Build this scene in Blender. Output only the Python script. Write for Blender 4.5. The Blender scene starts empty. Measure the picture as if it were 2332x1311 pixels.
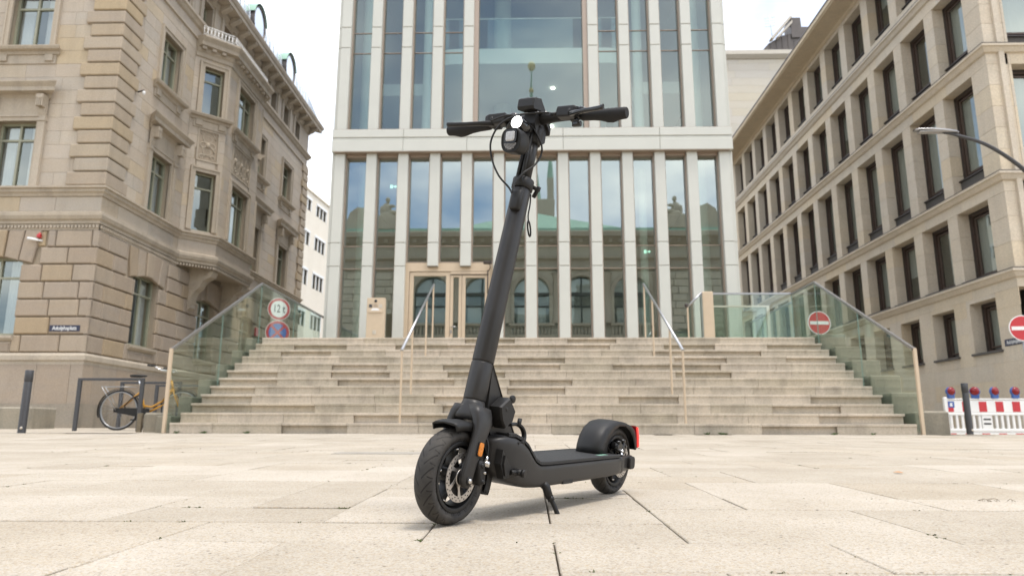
import bpy, bmesh, math, random
from mathutils import Vector, Matrix
RAD = math.radians
scene = bpy.context.scene
COL = scene.collection
random.seed(7)

# ------------------------------------------------------------------ camera
cam_data = bpy.data.cameras.new("camera")
cam = bpy.data.objects.new("camera", cam_data)
COL.objects.link(cam)
cam_data.sensor_width = 36.0
cam_data.lens = 25.08
cam_data.clip_start = 0.05
cam_data.clip_end = 2000.0
_p, _y, _r = 0.1977, 0.02399, 0.0023
_fw = Vector((-math.sin(_y) * math.cos(_p), math.cos(_y) * math.cos(_p), math.sin(_p)))
_r0 = Vector((math.cos(_y), math.sin(_y), 0))
_u0 = _r0.cross(_fw)
_rt = math.cos(_r) * _r0 + math.sin(_r) * _u0
_up = -math.sin(_r) * _r0 + math.cos(_r) * _u0
cam.matrix_world = Matrix(((_rt.x, _up.x, -_fw.x, 0), (_rt.y, _up.y, -_fw.y, 0), (_rt.z, _up.z, -_fw.z, 0.0435), (0, 0, 0, 1)))
cam_data.dof.use_dof = True
cam_data.dof.focus_distance = 1.95
cam_data.dof.aperture_fstop = 5.6
scene.camera = cam

# ------------------------------------------------------------------ sky and sun
SUN_EL, SUN_ROT = RAD(72), RAD(128)
world = bpy.data.worlds.new("World")
scene.world = world
world.use_nodes = True
wt = world.node_tree
wt.nodes.clear()
def wn(kind, **kw):
    n = wt.nodes.new(kind)
    for k, v in kw.items():
        setattr(n, k, v)
    return n
w_out = wn("ShaderNodeOutputWorld")
w_bg = wn("ShaderNodeBackground")
w_bg.inputs["Strength"].default_value = 0.1
w_sky = wn("ShaderNodeTexSky", sky_type="NISHITA", sun_disc=False, sun_elevation=SUN_EL, sun_rotation=SUN_ROT, altitude=20.0, air_density=1.0, dust_density=1.6, ozone_density=1.5)
w_tc = wn("ShaderNodeTexCoord")
w_sep = wn("ShaderNodeSeparateXYZ")
wt.links.new(w_tc.outputs["Generated"], w_sep.inputs[0])
w_zm = wn("ShaderNodeMath", operation="MAXIMUM"); w_zm.inputs[1].default_value = 0.0
wt.links.new(w_sep.outputs["Z"], w_zm.inputs[0])
w_za = wn("ShaderNodeMath", operation="ADD"); w_za.inputs[1].default_value = 0.22
wt.links.new(w_zm.outputs[0], w_za.inputs[0])
w_dx = wn("ShaderNodeMath", operation="DIVIDE"); w_dy = wn("ShaderNodeMath", operation="DIVIDE")
wt.links.new(w_sep.outputs["X"], w_dx.inputs[0]); wt.links.new(w_za.outputs[0], w_dx.inputs[1])
wt.links.new(w_sep.outputs["Y"], w_dy.inputs[0]); wt.links.new(w_za.outputs[0], w_dy.inputs[1])
w_cmb = wn("ShaderNodeCombineXYZ"); w_cmb.inputs["Z"].default_value = 6.1
wt.links.new(w_dx.outputs[0], w_cmb.inputs["X"]); wt.links.new(w_dy.outputs[0], w_cmb.inputs["Y"])
w_n1 = wn("ShaderNodeTexNoise"); w_n1.inputs["Scale"].default_value = 1.15; w_n1.inputs["Detail"].default_value = 7.0; w_n1.inputs["Roughness"].default_value = 0.55
wt.links.new(w_cmb.outputs[0], w_n1.inputs["Vector"])
w_cov = wn("ShaderNodeValToRGB")
w_cov.color_ramp.elements[0].position = 0.36; w_cov.color_ramp.elements[1].position = 0.62
wt.links.new(w_n1.outputs["Fac"], w_cov.inputs[0])
w_n2 = wn("ShaderNodeTexNoise"); w_n2.inputs["Scale"].default_value = 2.6; w_n2.inputs["Detail"].default_value = 5.0
wt.links.new(w_cmb.outputs[0], w_n2.inputs["Vector"])
w_cc = wn("ShaderNodeValToRGB")
w_cc.color_ramp.elements[0].position = 0.30; w_cc.color_ramp.elements[0].color = (0.60, 0.64, 0.70, 1)
w_cc.color_ramp.elements[1].position = 0.65; w_cc.color_ramp.elements[1].color = (1.0, 0.985, 0.96, 1)
wt.links.new(w_n2.outputs["Fac"], w_cc.inputs[0])
w_cs = wn("ShaderNodeMix", data_type="RGBA", blend_type="MULTIPLY"); w_cs.inputs["Factor"].default_value = 1.0
wt.links.new(w_cc.outputs[0], w_cs.inputs["A"]); w_cs.inputs["B"].default_value = (11.0, 11.0, 11.0, 1)
w_mix = wn("ShaderNodeMix", data_type="RGBA")
wt.links.new(w_cov.outputs[0], w_mix.inputs["Factor"])
wt.links.new(w_sky.outputs[0], w_mix.inputs["A"])
wt.links.new(w_cs.outputs["Result"], w_mix.inputs["B"])
wt.links.new(w_mix.outputs["Result"], w_bg.inputs["Color"])
wt.links.new(w_bg.outputs[0], w_out.inputs[0])

sun_data = bpy.data.lights.new("sun", "SUN")
sun_data.energy = 0.95
sun_data.angle = RAD(12)
sun_data.color = (1.0, 0.95, 0.88)
sun = bpy.data.objects.new("sun", sun_data)
COL.objects.link(sun)
_sd = Vector((math.sin(SUN_ROT) * math.cos(SUN_EL), math.cos(SUN_ROT) * math.cos(SUN_EL), math.sin(SUN_EL)))
sun.rotation_euler = _sd.to_track_quat('Z', 'Y').to_euler()
sun.location = (-8, -20, 30)

scene.view_settings.view_transform = 'Standard'
scene.view_settings.look = 'None'
scene.view_settings.gamma = 1.0
scene.view_settings.use_curve_mapping = False
scene.view_settings.exposure = 1.40
scene.cycles.max_bounces = 8
scene.cycles.transparent_max_bounces = 16
scene.cycles.glossy_bounces = 3
scene.cycles.diffuse_bounces = 3
scene.cycles.caustics_reflective = False
scene.cycles.caustics_refractive = False

# ------------------------------------------------------------------ helpers: materials
MATS = {}
def lin(r, g, b):
    f = lambda c: ((c / 255.0 + 0.055) / 1.055) ** 2.4 if c > 10 else c / 255.0 / 12.92
    return (f(r), f(g), f(b), 1.0)

class NT:
    def __init__(s, name):
        s.m = bpy.data.materials.new(name); s.m.use_nodes = True
        s.t = s.m.node_tree; s.t.nodes.clear()
        s.out = s.n("ShaderNodeOutputMaterial")
    def n(s, kind, ins=None, **kw):
        nd = s.t.nodes.new(kind)
        for k, v in kw.items(): setattr(nd, k, v)
        for k, v in (ins or {}).items():
            if hasattr(v, "is_output") or isinstance(v, bpy.types.NodeSocket): s.t.links.new(v, nd.inputs[k])
            else: nd.inputs[k].default_value = v
        return nd
    def l(s, a, b): s.t.links.new(a, b)
    def math(s, op, a, b=0.0, clamp=False):
        return s.n("ShaderNodeMath", {0: a, 1: b}, operation=op, use_clamp=clamp).outputs[0]
    def ramp(s, fac, stops, interp='LINEAR'):
        r = s.n("ShaderNodeValToRGB", {0: fac}); cr = r.color_ramp; cr.interpolation = interp
        while len(cr.elements) < len(stops): cr.elements.new(0.5)
        for e, (p, c) in zip(cr.elements, stops):
            e.position = p; e.color = c if len(c) == 4 else (*c, 1)
        return r.outputs[0]
    def mix(s, fac, a, b, blend='MIX'):
        return s.n("ShaderNodeMix", {"Factor": fac, "A": a, "B": b}, data_type='RGBA', blend_type=blend).outputs["Result"]
    def noise(s, vec, scale, detail=3.0, rough=0.5):
        return s.n("ShaderNodeTexNoise", {"Vector": vec, "Scale": scale, "Detail": detail, "Roughness": rough}).outputs["Fac"]
    def pos(s): return s.n("ShaderNodeNewGeometry").outputs["Position"]
    def rnd(s):
        g = s.n("ShaderNodeNewGeometry"); o = s.n("ShaderNodeObjectInfo")
        return s.math('FRACT', s.math('ADD', g.outputs["Random Per Island"], o.outputs["Random"]))
    def bsdf(s, color, rough=0.5, metal=0.0, bump=None, bstr=0.2, bdist=0.01, spec=0.5, **extra):
        b = s.n("ShaderNodeBsdfPrincipled", {"Base Color": color, "Roughness": rough, "Metallic": metal, "Specular IOR Level": spec})
        for k, v in extra.items(): b.inputs[k].default_value = v
        if bump is not None:
            bp = s.n("ShaderNodeBump", {"Height": bump, "Strength": bstr, "Distance": bdist}); s.l(bp.outputs[0], b.inputs["Normal"])
        s.l(b.outputs[0], s.out.inputs[0]); return b

def mat_stone(name, stops, scale=1.0, bump=0.25, streak=0.35, rough=0.85, grime=0.0):
    t = NT(name); p = t.pos()
    base = t.ramp(t.rnd(), stops)
    mp = t.n("ShaderNodeMapping", {"Vector": p, "Scale": (1.4 * scale, 1.4 * scale, 5.0 * scale)}).outputs[0]
    n1 = t.noise(mp, 1.3, 4.0, 0.6)
    c = t.mix(t.math('MULTIPLY', t.ramp(n1, [(0.35, (0, 0, 0)), (0.75, (1, 1, 1))]), streak), base, (0.52, 0.36, 0.19, 1))
    n2 = t.noise(p, 38 * scale, 5.0, 0.65)
    c = t.mix(0.55, c, t.ramp(n2, [(0.25, (0.62, 0.62, 0.62)), (0.75, (1.25, 1.25, 1.25))]), 'MULTIPLY')
    if grime:
        g = t.noise(t.n("ShaderNodeMapping", {"Vector": p, "Scale": (2.5, 2.5, 0.5)}).outputs[0], 1.0, 5.0, 0.65)
        c = t.mix(t.math('MULTIPLY', t.ramp(g, [(0.45, (0, 0, 0)), (0.75, (1, 1, 1))]), grime), c, (0.10, 0.09, 0.07, 1))
    t.bsdf(c, rough, bump=n2, bstr=bump, bdist=0.01, spec=0.3)
    MATS[name] = t.m; return t.m

def mat_plain(name, col, rough=0.5, metal=0.0, var=0.12, nscale=30.0, bump=0.0, spec=0.5, **extra):
    t = NT(name); p = t.n("ShaderNodeTexCoord").outputs["Object"]
    n = t.noise(p, nscale, 4.0, 0.6)
    lo = tuple(c * (1 - var) for c in col[:3]); hi = tuple(min(1, c * (1 + var)) for c in col[:3])
    c = t.ramp(n, [(0.3, lo), (0.7, hi)])
    r = t.n("ShaderNodeMapRange", {"Value": n, "To Min": max(0, rough - 0.06), "To Max": min(1, rough + 0.06)}).outputs[0]
    t.bsdf(c, r, metal, bump=n if bump else None, bstr=bump, bdist=0.004, spec=spec, **extra)
    MATS[name] = t.m; return t.m

def mat_glass(name, tint, refl, rough=0.0, wob=0.0, opac=0.0, opcol=(0.1, 0.11, 0.12, 1)):
    """thin pane: fresnel-weighted mirror over tinted transparency"""
    t = NT(name)
    bf = t.n("ShaderNodeNewGeometry").outputs["Backfacing"]; fr = t.n("ShaderNodeFresnel", {"IOR": t.math('ADD', t.math('MULTIPLY', bf, 1 / 1.5 - 1.5), 1.5)}).outputs[0]
    f = t.math('ADD', t.math('MULTIPLY', fr, 1.0 - refl), refl, True)
    gl = t.n("ShaderNodeBsdfGlossy", {"Color": (0.90, 0.98, 0.93, 1), "Roughness": rough})
    if wob:
        bp = t.n("ShaderNodeBump", {"Height": t.noise(t.pos(), 1.1, 1.0), "Strength": wob, "Distance": 0.02}); t.l(bp.outputs[0], gl.inputs["Normal"])
    tr = t.n("ShaderNodeBsdfTransparent", {"Color": tint}).outputs[0]
    if opac:
        df = t.n("ShaderNodeBsdfDiffuse", {"Color": opcol}).outputs[0]
        tr = t.n("ShaderNodeMixShader", {0: opac, 1: tr, 2: df}).outputs[0]
    mx = t.n("ShaderNodeMixShader", {0: f, 1: tr, 2: gl.outputs[0]})
    t.l(mx.outputs[0], t.out.inputs[0])
    MATS[name] = t.m; return t.m

def mat_emit(name, col, strength):
    t = NT(name)
    e = t.n("ShaderNodeEmission", {"Color": col, "Strength": strength}); t.l(e.outputs[0], t.out.inputs[0])
    MATS[name] = t.m; return t.m

SAND = [(0.0, (0.44, 0.378, 0.305)), (0.2, (0.475, 0.418, 0.348)), (0.4, (0.455, 0.388, 0.308)), (0.6, (0.43, 0.385, 0.325)), (0.78, (0.485, 0.425, 0.345)), (0.9, (0.485, 0.395, 0.27)), (1.0, (0.46, 0.40, 0.33))]
QUO = [(0.0, (0.38, 0.305, 0.215)), (0.35, (0.42, 0.345, 0.25)), (0.65, (0.375, 0.305, 0.225)), (0.9, (0.43, 0.33, 0.20)), (1.0, (0.39, 0.33, 0.25))]
mat_stone("sandstone", SAND, 1.0, 0.2, 0.15, grime=0.16)
mat_stone("quoin_stone", [(p, (k[0], k[1] * 1.03, k[2] * 1.1)) for p, k in QUO], 1.0, 0.5, 0.16, grime=0.2)
mat_stone("rustic_stone", [(p, (k[0] * 0.79, k[1] * 0.75, k[2] * 0.72)) for p, k in SAND], 1.0, 0.55, 0.14, grime=0.2)
mat_stone("moulding_stone", [(0.0, (0.43, 0.37, 0.29)), (1.0, (0.46, 0.40, 0.32))], 1.0, 0.2, 0.12, grime=0.3)
mat_stone("joint_stone", [(0.0, (0.33, 0.28, 0.21)), (1.0, (0.35, 0.29, 0.22))], 1.0, 0.3, 0.1)
mat_stone("plinth_stone", [(0.0, (0.30, 0.265, 0.215)), (1.0, (0.34, 0.30, 0.24))], 1.0, 0.4, 0.1, grime=0.7)
mat_stone("limestone", [(0.0, (0.60, 0.52, 0.41)), (0.25, (0.645, 0.56, 0.44)), (0.5, (0.60, 0.535, 0.44)), (0.75, (0.655, 0.565, 0.43)), (1.0, (0.63, 0.52, 0.37))], 0.8, 0.15, 0.14, grime=0.14)
mat_stone("pale_stone", [(0.0, (0.60, 0.55, 0.47)), (0.5, (0.63, 0.585, 0.51)), (0.85, (0.64, 0.57, 0.44)), (1.0, (0.58, 0.545, 0.48))], 0.7, 0.1, 0.1)
mat_stone("old_stone", [(0.0, (0.54, 0.49, 0.39)), (0.5, (0.58, 0.53, 0.43)), (1.0, (0.50, 0.46, 0.37))], 0.7, 0.2, 0.12, grime=0.2)
mat_plain("panel_white", (0.54, 0.54, 0.485), 0.45, 0, 0.025, 2.0)
mat_plain("panel_joint", (0.20, 0.19, 0.165), 0.7)
mat_plain("bronze_frame", (0.36, 0.285, 0.225), 0.42, 0.35, 0.06)
mat_plain("tan_metal", (0.56, 0.445, 0.315), 0.42, 0.15, 0.03, 8.0)
mat_plain("dark_frame", (0.045, 0.035, 0.03), 0.5, 0.1, 0.15)
mat_plain("brown_frame", (0.10, 0.07, 0.055), 0.45, 0.3, 0.15)
mat_plain("sage_frame", (0.30, 0.30, 0.215), 0.5, 0, 0.08)
mat_stone("slate_panel", [(0.0, (0.085, 0.08, 0.075)), (1.0, (0.10, 0.095, 0.088))], 1.5, 0.35, 0.05)
mat_plain("dark_metal_roof", (0.12, 0.105, 0.095), 0.5, 0.5, 0.1, 3.0)
mat_plain("slate_roof", (0.10, 0.10, 0.105), 0.35, 0.2, 0.15, 4.0)
mat_plain("copper_green", (0.36, 0.55, 0.44), 0.7, 0, 0.12, 1.5)
mat_plain("iron_grey", (0.065, 0.065, 0.068), 0.5, 0.3, 0.12, 40.0)
mat_plain("white_paint", (0.78, 0.78, 0.76), 0.4, 0, 0.03)
mat_plain("red_paint", (0.50, 0.028, 0.035), 0.4, 0, 0.06)
mat_plain("blue_paint", (0.045, 0.11, 0.34), 0.4, 0, 0.06)
mat_plain("blue_plate", (0.016, 0.018, 0.045), 0.35, 0, 0.06)
mat_plain("black_paint", (0.012, 0.012, 0.012), 0.4)
mat_plain("steel", (0.40, 0.40, 0.40), 0.36, 1.0, 0.05)
mat_plain("steel_warm", (0.60, 0.54, 0.45), 0.38, 0.7, 0.04)
mat_plain("chrome", (0.8, 0.8, 0.8), 0.12, 1.0, 0.03)
mat_plain("curtain", (0.62, 0.62, 0.63), 0.9, 0, 0.05)
mat_plain("blind", (0.42, 0.43, 0.40), 0.85, 0, 0.05)
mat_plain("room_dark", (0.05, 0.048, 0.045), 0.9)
mat_plain("room_wall", (0.74, 0.77, 0.75), 0.9, 0, 0.03)
mat_plain("room_ceiling", (0.50, 0.53, 0.56), 0.9, 0, 0.03)
mat_plain("room_white", (0.78, 0.82, 0.79), 0.7, 0, 0.02)
mat_plain("soil_moss", (0.17, 0.15, 0.115), 0.95, 0, 0.3, 25.0)
mat_plain("moss", (0.09, 0.115, 0.035), 0.95, 0, 0.3, 60.0)
mat_plain("leaf", (0.075, 0.13, 0.035), 0.7, 0, 0.25, 40.0)
mat_plain("concrete", (0.30, 0.275, 0.23), 0.9, 0, 0.18, 6.0, 0.3)
mat_glass("glass_front", (0.72, 0.86, 0.79, 1), 0.31, 0.0, 0.02)
mat_glass("glass_upper", (0.74, 0.86, 0.82, 1), 0.12, 0.0, 0.02)
mat_glass("glass_rail", (0.89, 0.94, 0.91, 1), 0.02)
mat_glass("glass_window", (0.76, 0.80, 0.78, 1), 0.16, 0.0, 0.05)

# ------------------------------------------------------------------ helpers: geometry
def link(name, mesh, parent=None, loc=None):
    o = bpy.data.objects.new(name, mesh); COL.objects.link(o)
    if parent is not None: o.parent = parent
    if loc is not None: o.location = loc
    return o
def tag(o, label=None, cat=None, group=None, kind=None):
    if label: o["label"] = label
    if cat: o["category"] = cat
    if group: o["group"] = group
    if kind: o["kind"] = kind
    return o
def thing(name, label, cat, loc=(0, 0, 0), rotz=0.0, group=None):
    o = bpy.data.objects.new(name, None); COL.objects.link(o)
    o.empty_display_size = 0.2; o.location = loc; o.rotation_euler = (0, 0, rotz)
    return tag(o, label, cat, group)

class MB:
    """collects faces for one mesh object"""
    def __init__(s): s.v = []; s.f = []; s.sm = []; s.mi = []
    def add(s, vs, fs, smooth=False, mi=0):
        b = len(s.v); s.v.extend([tuple(v) for v in vs])
        s.f.extend([tuple(i + b for i in f) for f in fs]); s.sm.extend([smooth] * len(fs)); s.mi.extend([mi] * len(fs)); return s
    def box(s, x0, x1, y0, y1, z0, z1, **k):
        return s.add([(x0, y0, z0), (x1, y0, z0), (x1, y1, z0), (x0, y1, z0), (x0, y0, z1), (x1, y0, z1), (x1, y1, z1), (x0, y1, z1)],
                     [(0, 3, 2, 1), (4, 5, 6, 7), (0, 1, 5, 4), (1, 2, 6, 5), (2, 3, 7, 6), (3, 0, 4, 7)], **k)
    def cbox(s, x0, x1, y0, y1, z0, z1, b, **k):
        """box with all edges chamfered"""
        vs = []; ix = {}
        for i, (xa, xs) in enumerate(((x0, 1), (x1, -1))):
            for j, (ya, ys) in enumerate(((y0, 1), (y1, -1))):
                for l, (za, zs) in enumerate(((z0, 1), (z1, -1))):
                    for a, p in enumerate(((xa, ya + ys * b, za + zs * b), (xa + xs * b, ya, za + zs * b), (xa + xs * b, ya + ys * b, za))):
                        ix[(i, j, l, a)] = len(vs); vs.append(p)
        fs = []
        g = lambda i, j, l, a: ix[(i, j, l, a)]
        fs.append((g(0, 0, 0, 0), g(0, 0, 1, 0), g(0, 1, 1, 0), g(0, 1, 0, 0)))
        fs.append((g(1, 0, 0, 0), g(1, 1, 0, 0), g(1, 1, 1, 0), g(1, 0, 1, 0)))
        fs.append((g(0, 0, 0, 1), g(1, 0, 0, 1), g(1, 0, 1, 1), g(0, 0, 1, 1)))
        fs.append((g(0, 1, 0, 1), g(0, 1, 1, 1), g(1, 1, 1, 1), g(1, 1, 0, 1)))
        fs.append((g(0, 0, 0, 2), g(0, 1, 0, 2), g(1, 1, 0, 2), g(1, 0, 0, 2)))
        fs.append((g(0, 0, 1, 2), g(1, 0, 1, 2), g(1, 1, 1, 2), g(0, 1, 1, 2)))
        def q(a, b_, c, d, flip): fs.append((a, b_, c, d) if not flip else (d, c, b_, a))
        for j in (0, 1):
            for l in (0, 1): q(g(0, j, l, 1), g(0, j, l, 2), g(1, j, l, 2), g(1, j, l, 1), (j + l) % 2 == 1)
        for i in (0, 1):
            for l in (0, 1): q(g(i, 0, l, 2), g(i, 0, l, 0), g(i, 1, l, 0), g(i, 1, l, 2), (i + l) % 2 == 1)
        for i in (0, 1):
            for j in (0, 1): q(g(i, j, 0, 0), g(i, j, 0, 1), g(i, j, 1, 1), g(i, j, 1, 0), (i + j) % 2 == 1)
        for i in (0, 1):
            for j in (0, 1):
                for l in (0, 1):
                    t = (g(i, j, l, 0), g(i, j, l, 1), g(i, j, l, 2))
                    fs.append(t if (i + j + l) % 2 == 1 else t[::-1])
        return s.add(vs, [f[::-1] if False else f for f in fs], **k)
    def prism(s, poly, axis, a0, a1, **k):
        """extrude a polygon along an axis; poly in the two other axes, in cyclic order"""
        n = len(poly); mk = {'x': lambda p, a: (a, p[0], p[1]), 'y': lambda p, a: (p[0], a, p[1]), 'z': lambda p, a: (p[0], p[1], a)}[axis]
        vs = [mk(p, a0) for p in poly] + [mk(p, a1) for p in poly]
        fs = [tuple(range(n))[::-1], tuple(range(n, 2 * n))] + [(i, (i + 1) % n, n + (i + 1) % n, n + i) for i in range(n)]
        return s.add(vs, fs, **k)
    def tube(s, pts, r, n=10, smooth=True, cap=True, squash=1.0, **k):
        pts = [Vector(p) for p in pts]; m = len(pts)
        rs = r if isinstance(r, (list, tuple)) else [r] * m
        vs = []; prev = None
        for i, p in enumerate(pts):
            d = (pts[min(i + 1, m - 1)] - pts[max(i - 1, 0)]).normalized()
            if prev is None:
                a = Vector((0, 0, 1)) if abs(d.z) < 0.9 else Vector((1, 0, 0))
                x = d.cross(a).normalized()
            else:
                x = (prev - d * prev.dot(d)).normalized()
            prev = x; y = d.cross(x)
            for q in range(n):
                t = 2 * math.pi * q / n
                vs.append(p + x * math.cos(t) * rs[i] + y * math.sin(t) * rs[i] * squash)
        fs = [(i * n + q, i * n + (q + 1) % n, (i + 1) * n + (q + 1) % n, (i + 1) * n + q) for i in range(m - 1) for q in range(n)]
        s.add(vs, fs, smooth=smooth, **k)
        if cap:
            b = len(s.v) - len(vs)
            s.f.append(tuple(b + q for q in range(n))[::-1]); s.f.append(tuple(b + (m - 1) * n + q for q in range(n))); s.sm += [False] * 2; s.mi += [k.get("mi", 0)] * 2
        return s
    def lathe(s, prof, n=32, axis='y', c=(0, 0, 0), a0=0.0, a1=2 * math.pi, smooth=True, closed_prof=False, **k):
        """prof: list of (radius, along-axis)"""
        full = abs(a1 - a0 - 2 * math.pi) < 1e-6; m = len(prof); cols = n if full else n + 1
        vs = []
        for q in range(cols):
            t = a0 + (a1 - a0) * q / n; ct, st = math.cos(t), math.sin(t)
            for (r, h) in prof:
                vs.append({'y': (c[0] + r * ct, c[1] + h, c[2] + r * st), 'z': (c[0] + r * ct, c[1] + r * st, c[2] + h), 'x': (c[0] + h, c[1] + r * ct, c[2] + r * st)}[axis])
        fs = []
        for q in range(n):
            q2 = (q + 1) % cols if full else q + 1
            for i in range(m if closed_prof else m - 1):
                j = (i + 1) % m
                fs.append((q * m + i, q * m + j, q2 * m + j, q2 * m + i))
        return s.add(vs, fs, smooth=smooth, **k)
    def xf(s, M, start=0):
        for i in range(start, len(s.v)): s.v[i] = tuple(M @ Vector(s.v[i]))
        return s
    def mesh(s, name, mats, fix=True, merge=0.0):
        me = bpy.data.meshes.new(name)
        me.from_pydata(s.v, [], s.f)
        for m in (mats if isinstance(mats, (list, tuple)) else [mats]): me.materials.append(MATS[m] if isinstance(m, str) else m)
        if any(s.sm): me.polygons.foreach_set("use_smooth", s.sm)
        if any(s.mi): me.polygons.foreach_set("material_index", s.mi)
        if fix:
            bm = bmesh.new(); bm.from_mesh(me)
            if merge: bmesh.ops.remove_doubles(bm, verts=bm.verts, dist=merge)
            bmesh.ops.recalc_face_normals(bm, faces=bm.faces); bm.to_mesh(me); bm.free()
        me.update(); return me
    def obj(s, name, mats, parent=None, loc=None, fix=True, merge=0.0):
        return link(name, s.mesh(name, mats, fix, merge), parent, loc)

class Fr:
    """a wall plane: u to the right seen from outside, z up, d outwards"""
    def __init__(s, o, u, n): s.o = Vector(o); s.u = Vector(u).normalized(); s.n = Vector(n).normalized()
    def p(s, u, z, d=0.0): return s.o + s.u * u + s.n * d + Vector((0, 0, z))
def fbox(mb, fr, u0, u1, z0, z1, d0, d1, **k):
    P = fr.p
    return mb.add([P(u0, z0, d0), P(u1, z0, d0), P(u1, z1, d0), P(u0, z1, d0), P(u0, z0, d1), P(u1, z0, d1), P(u1, z1, d1), P(u0, z1, d1)],
                  [(3, 2, 1, 0), (4, 5, 6, 7), (0, 1, 5, 4), (1, 2, 6, 5), (2, 3, 7, 6), (3, 0, 4, 7)], **k)
def fblock(mb, fr, u0, u1, z0, z1, d0, d1, b, **k):
    """stone: chamfered face, no back"""
    P = fr.p; b = min(b, (u1 - u0) * 0.4, (z1 - z0) * 0.4)
    vs = [P(u0, z0, d0), P(u1, z0, d0), P(u1, z1, d0), P(u0, z1, d0), P(u0, z0, d1 - b), P(u1, z0, d1 - b), P(u1, z1, d1 - b), P(u0, z1, d1 - b),
          P(u0 + b, z0 + b, d1), P(u1 - b, z0 + b, d1), P(u1 - b, z1 - b, d1), P(u0 + b, z1 - b, d1)]
    fs = [(8, 9, 10, 11)]
    for i in range(4):
        j = (i + 1) % 4
        fs += [(i, j, 4 + j, 4 + i), (4 + i, 4 + j, 8 + j, 8 + i)]
    return mb.add(vs, fs, **k)
def fprofile(mb, fr, u0, u1, prof, e0=0, e1=0, smooth=False, **k):
    """moulding: profile (d, z) swept along u; e0/e1 mitre the ends (end shifts by e*d)"""
    n = len(prof); P = fr.p
    vs = [P(u0 - e0 * d, z, d) for d, z in prof] + [P(u1 + e1 * d, z, d) for d, z in prof]
    fs = [(i, i + 1, n + i + 1, n + i) for i in range(n - 1)]
    mb.add(vs, fs, smooth=smooth, **k)
    mb.add(vs[:n], [tuple(range(n))], **k); mb.add(vs[n:], [tuple(range(n))], **k)
    return mb
def rsub(rects, h):
    out = []
    for (a, b, c, d) in rects:
        (e, f, g, i) = h
        if e >= b or f <= a or g >= d or i <= c: out.append((a, b, c, d)); continue
        if a < e: out.append((a, e, c, d))
        if f < b: out.append((f, b, c, d))
        a2, b2 = max(a, e), min(b, f)
        if c < g: out.append((a2, b2, c, g))
        if i < d: out.append((a2, b2, i, d))
    return out
def ashlar(u0, u1, z0, z1, nrows, bw, holes, rng, jit=0.3):
    res = []; rh = (z1 - z0) / nrows
    for r in range(nrows):
        a, b = z0 + r * rh, z0 + (r + 1) * rh
        u = u0 - rng.random() * bw * 0.8 if True else u0
        while u < u1:
            w = bw * (1 + (rng.random() - 0.5) * 2 * jit)
            rs = [(max(u, u0), min(u + w, u1), a, b)]
            if rs[0][1] - rs[0][0] > 0.04:
                for h in holes: rs = rsub(rs, h)
                res += [q for q in rs if q[1] - q[0] > 0.05 and q[3] - q[2] > 0.04]
            u += w
    return res
def wall_sheet(mb, fr, u0, u1, z0, z1, holes, d=0.0, reveal=0.3, **k):
    us = sorted(set([u0, u1] + [x for h in holes for x in h[:2]])); zs = sorted(set([z0, z1] + [x for h in holes for x in h[2:]]))
    us = [u for u in us if u0 <= u <= u1]; zs = [z for z in zs if z0 <= z <= z1]
    for a, b in zip(us, us[1:]):
        for c, e in zip(zs, zs[1:]):
            m, n_ = (a + b) / 2, (c + e) / 2
            if any(h[0] < m < h[1] and h[2] < n_ < h[3] for h in holes): continue
            mb.add([fr.p(a, c, d), fr.p(b, c, d), fr.p(b, e, d), fr.p(a, e, d)], [(0, 1, 2, 3)], **k)
    for (a, b, c, e) in holes:
        q = [(a, c), (b, c), (b, e), (a, e)]
        for i in range(4):
            (x, y), (x2, y2) = q[i], q[(i + 1) % 4]
            mb.add([fr.p(x, y, d), fr.p(x2, y2, d), fr.p(x2, y2, d - reveal), fr.p(x, y, d - reveal)], [(0, 3, 2, 1)], **k)
    return mb
def stones(rects, fr, name, mat, parent, d0, d1, b, gap, most=300, key=None):
    """each stone an object; beyond 'most' the smaller ones are joined"""
    rects = sorted(rects, key=key or (lambda r: -(r[1] - r[0]) * (r[3] - r[2])))
    for r in rects[:most]:
        m = MB(); fblock(m, fr, r[0] + gap, r[1] - gap, r[2] + gap, r[3] - gap, d0, d1, b); m.obj(name, mat, parent, fix=False)
    if len(rects) > most:
        m = MB()
        for r in rects[most:]: fblock(m, fr, r[0] + gap, r[1] - gap, r[2] + gap, r[3] - gap, d0, d1, b)
        tag(m.obj(name + "s_beyond", mat, parent, fix=False), kind="stuff")
def frame_rect(mb, fr, u0, u1, z0, z1, w, d0, d1, **k):
    fbox(mb, fr, u0, u0 + w, z0, z1, d0, d1, **k); fbox(mb, fr, u1 - w, u1, z0, z1, d0, d1, **k)
    fbox(mb, fr, u0 + w, u1 - w, z0, z0 + w, d0, d1, **k); fbox(mb, fr, u0 + w, u1 - w, z1 - w, z1, d0, d1, **k)
def text_mesh(name, body, size, mat, parent, M, extrude=0.001, bold=0.0):
    cu = bpy.data.curves.new(name, 'FONT'); cu.body = body; cu.size = size; cu.align_x = 'CENTER'; cu.align_y = 'CENTER'; cu.extrude = extrude; cu.offset = bold
    o = bpy.data.objects.new(name + "_tmp", cu); COL.objects.link(o)
    dg = bpy.context.evaluated_depsgraph_get(); me = bpy.data.meshes.new_from_object(o.evaluated_get(dg)); me.name = name
    bpy.data.objects.remove(o); bpy.data.curves.remove(cu)
    me.materials.clear(); me.materials.append(MATS[mat]); me.transform(M)
    return link(name, me, parent)
def copy_tree(o, parent=None):
    c = o.copy(); COL.objects.link(c); c.parent = parent
    for ch in list(o.children): copy_tree(ch, c)
    return c

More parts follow.
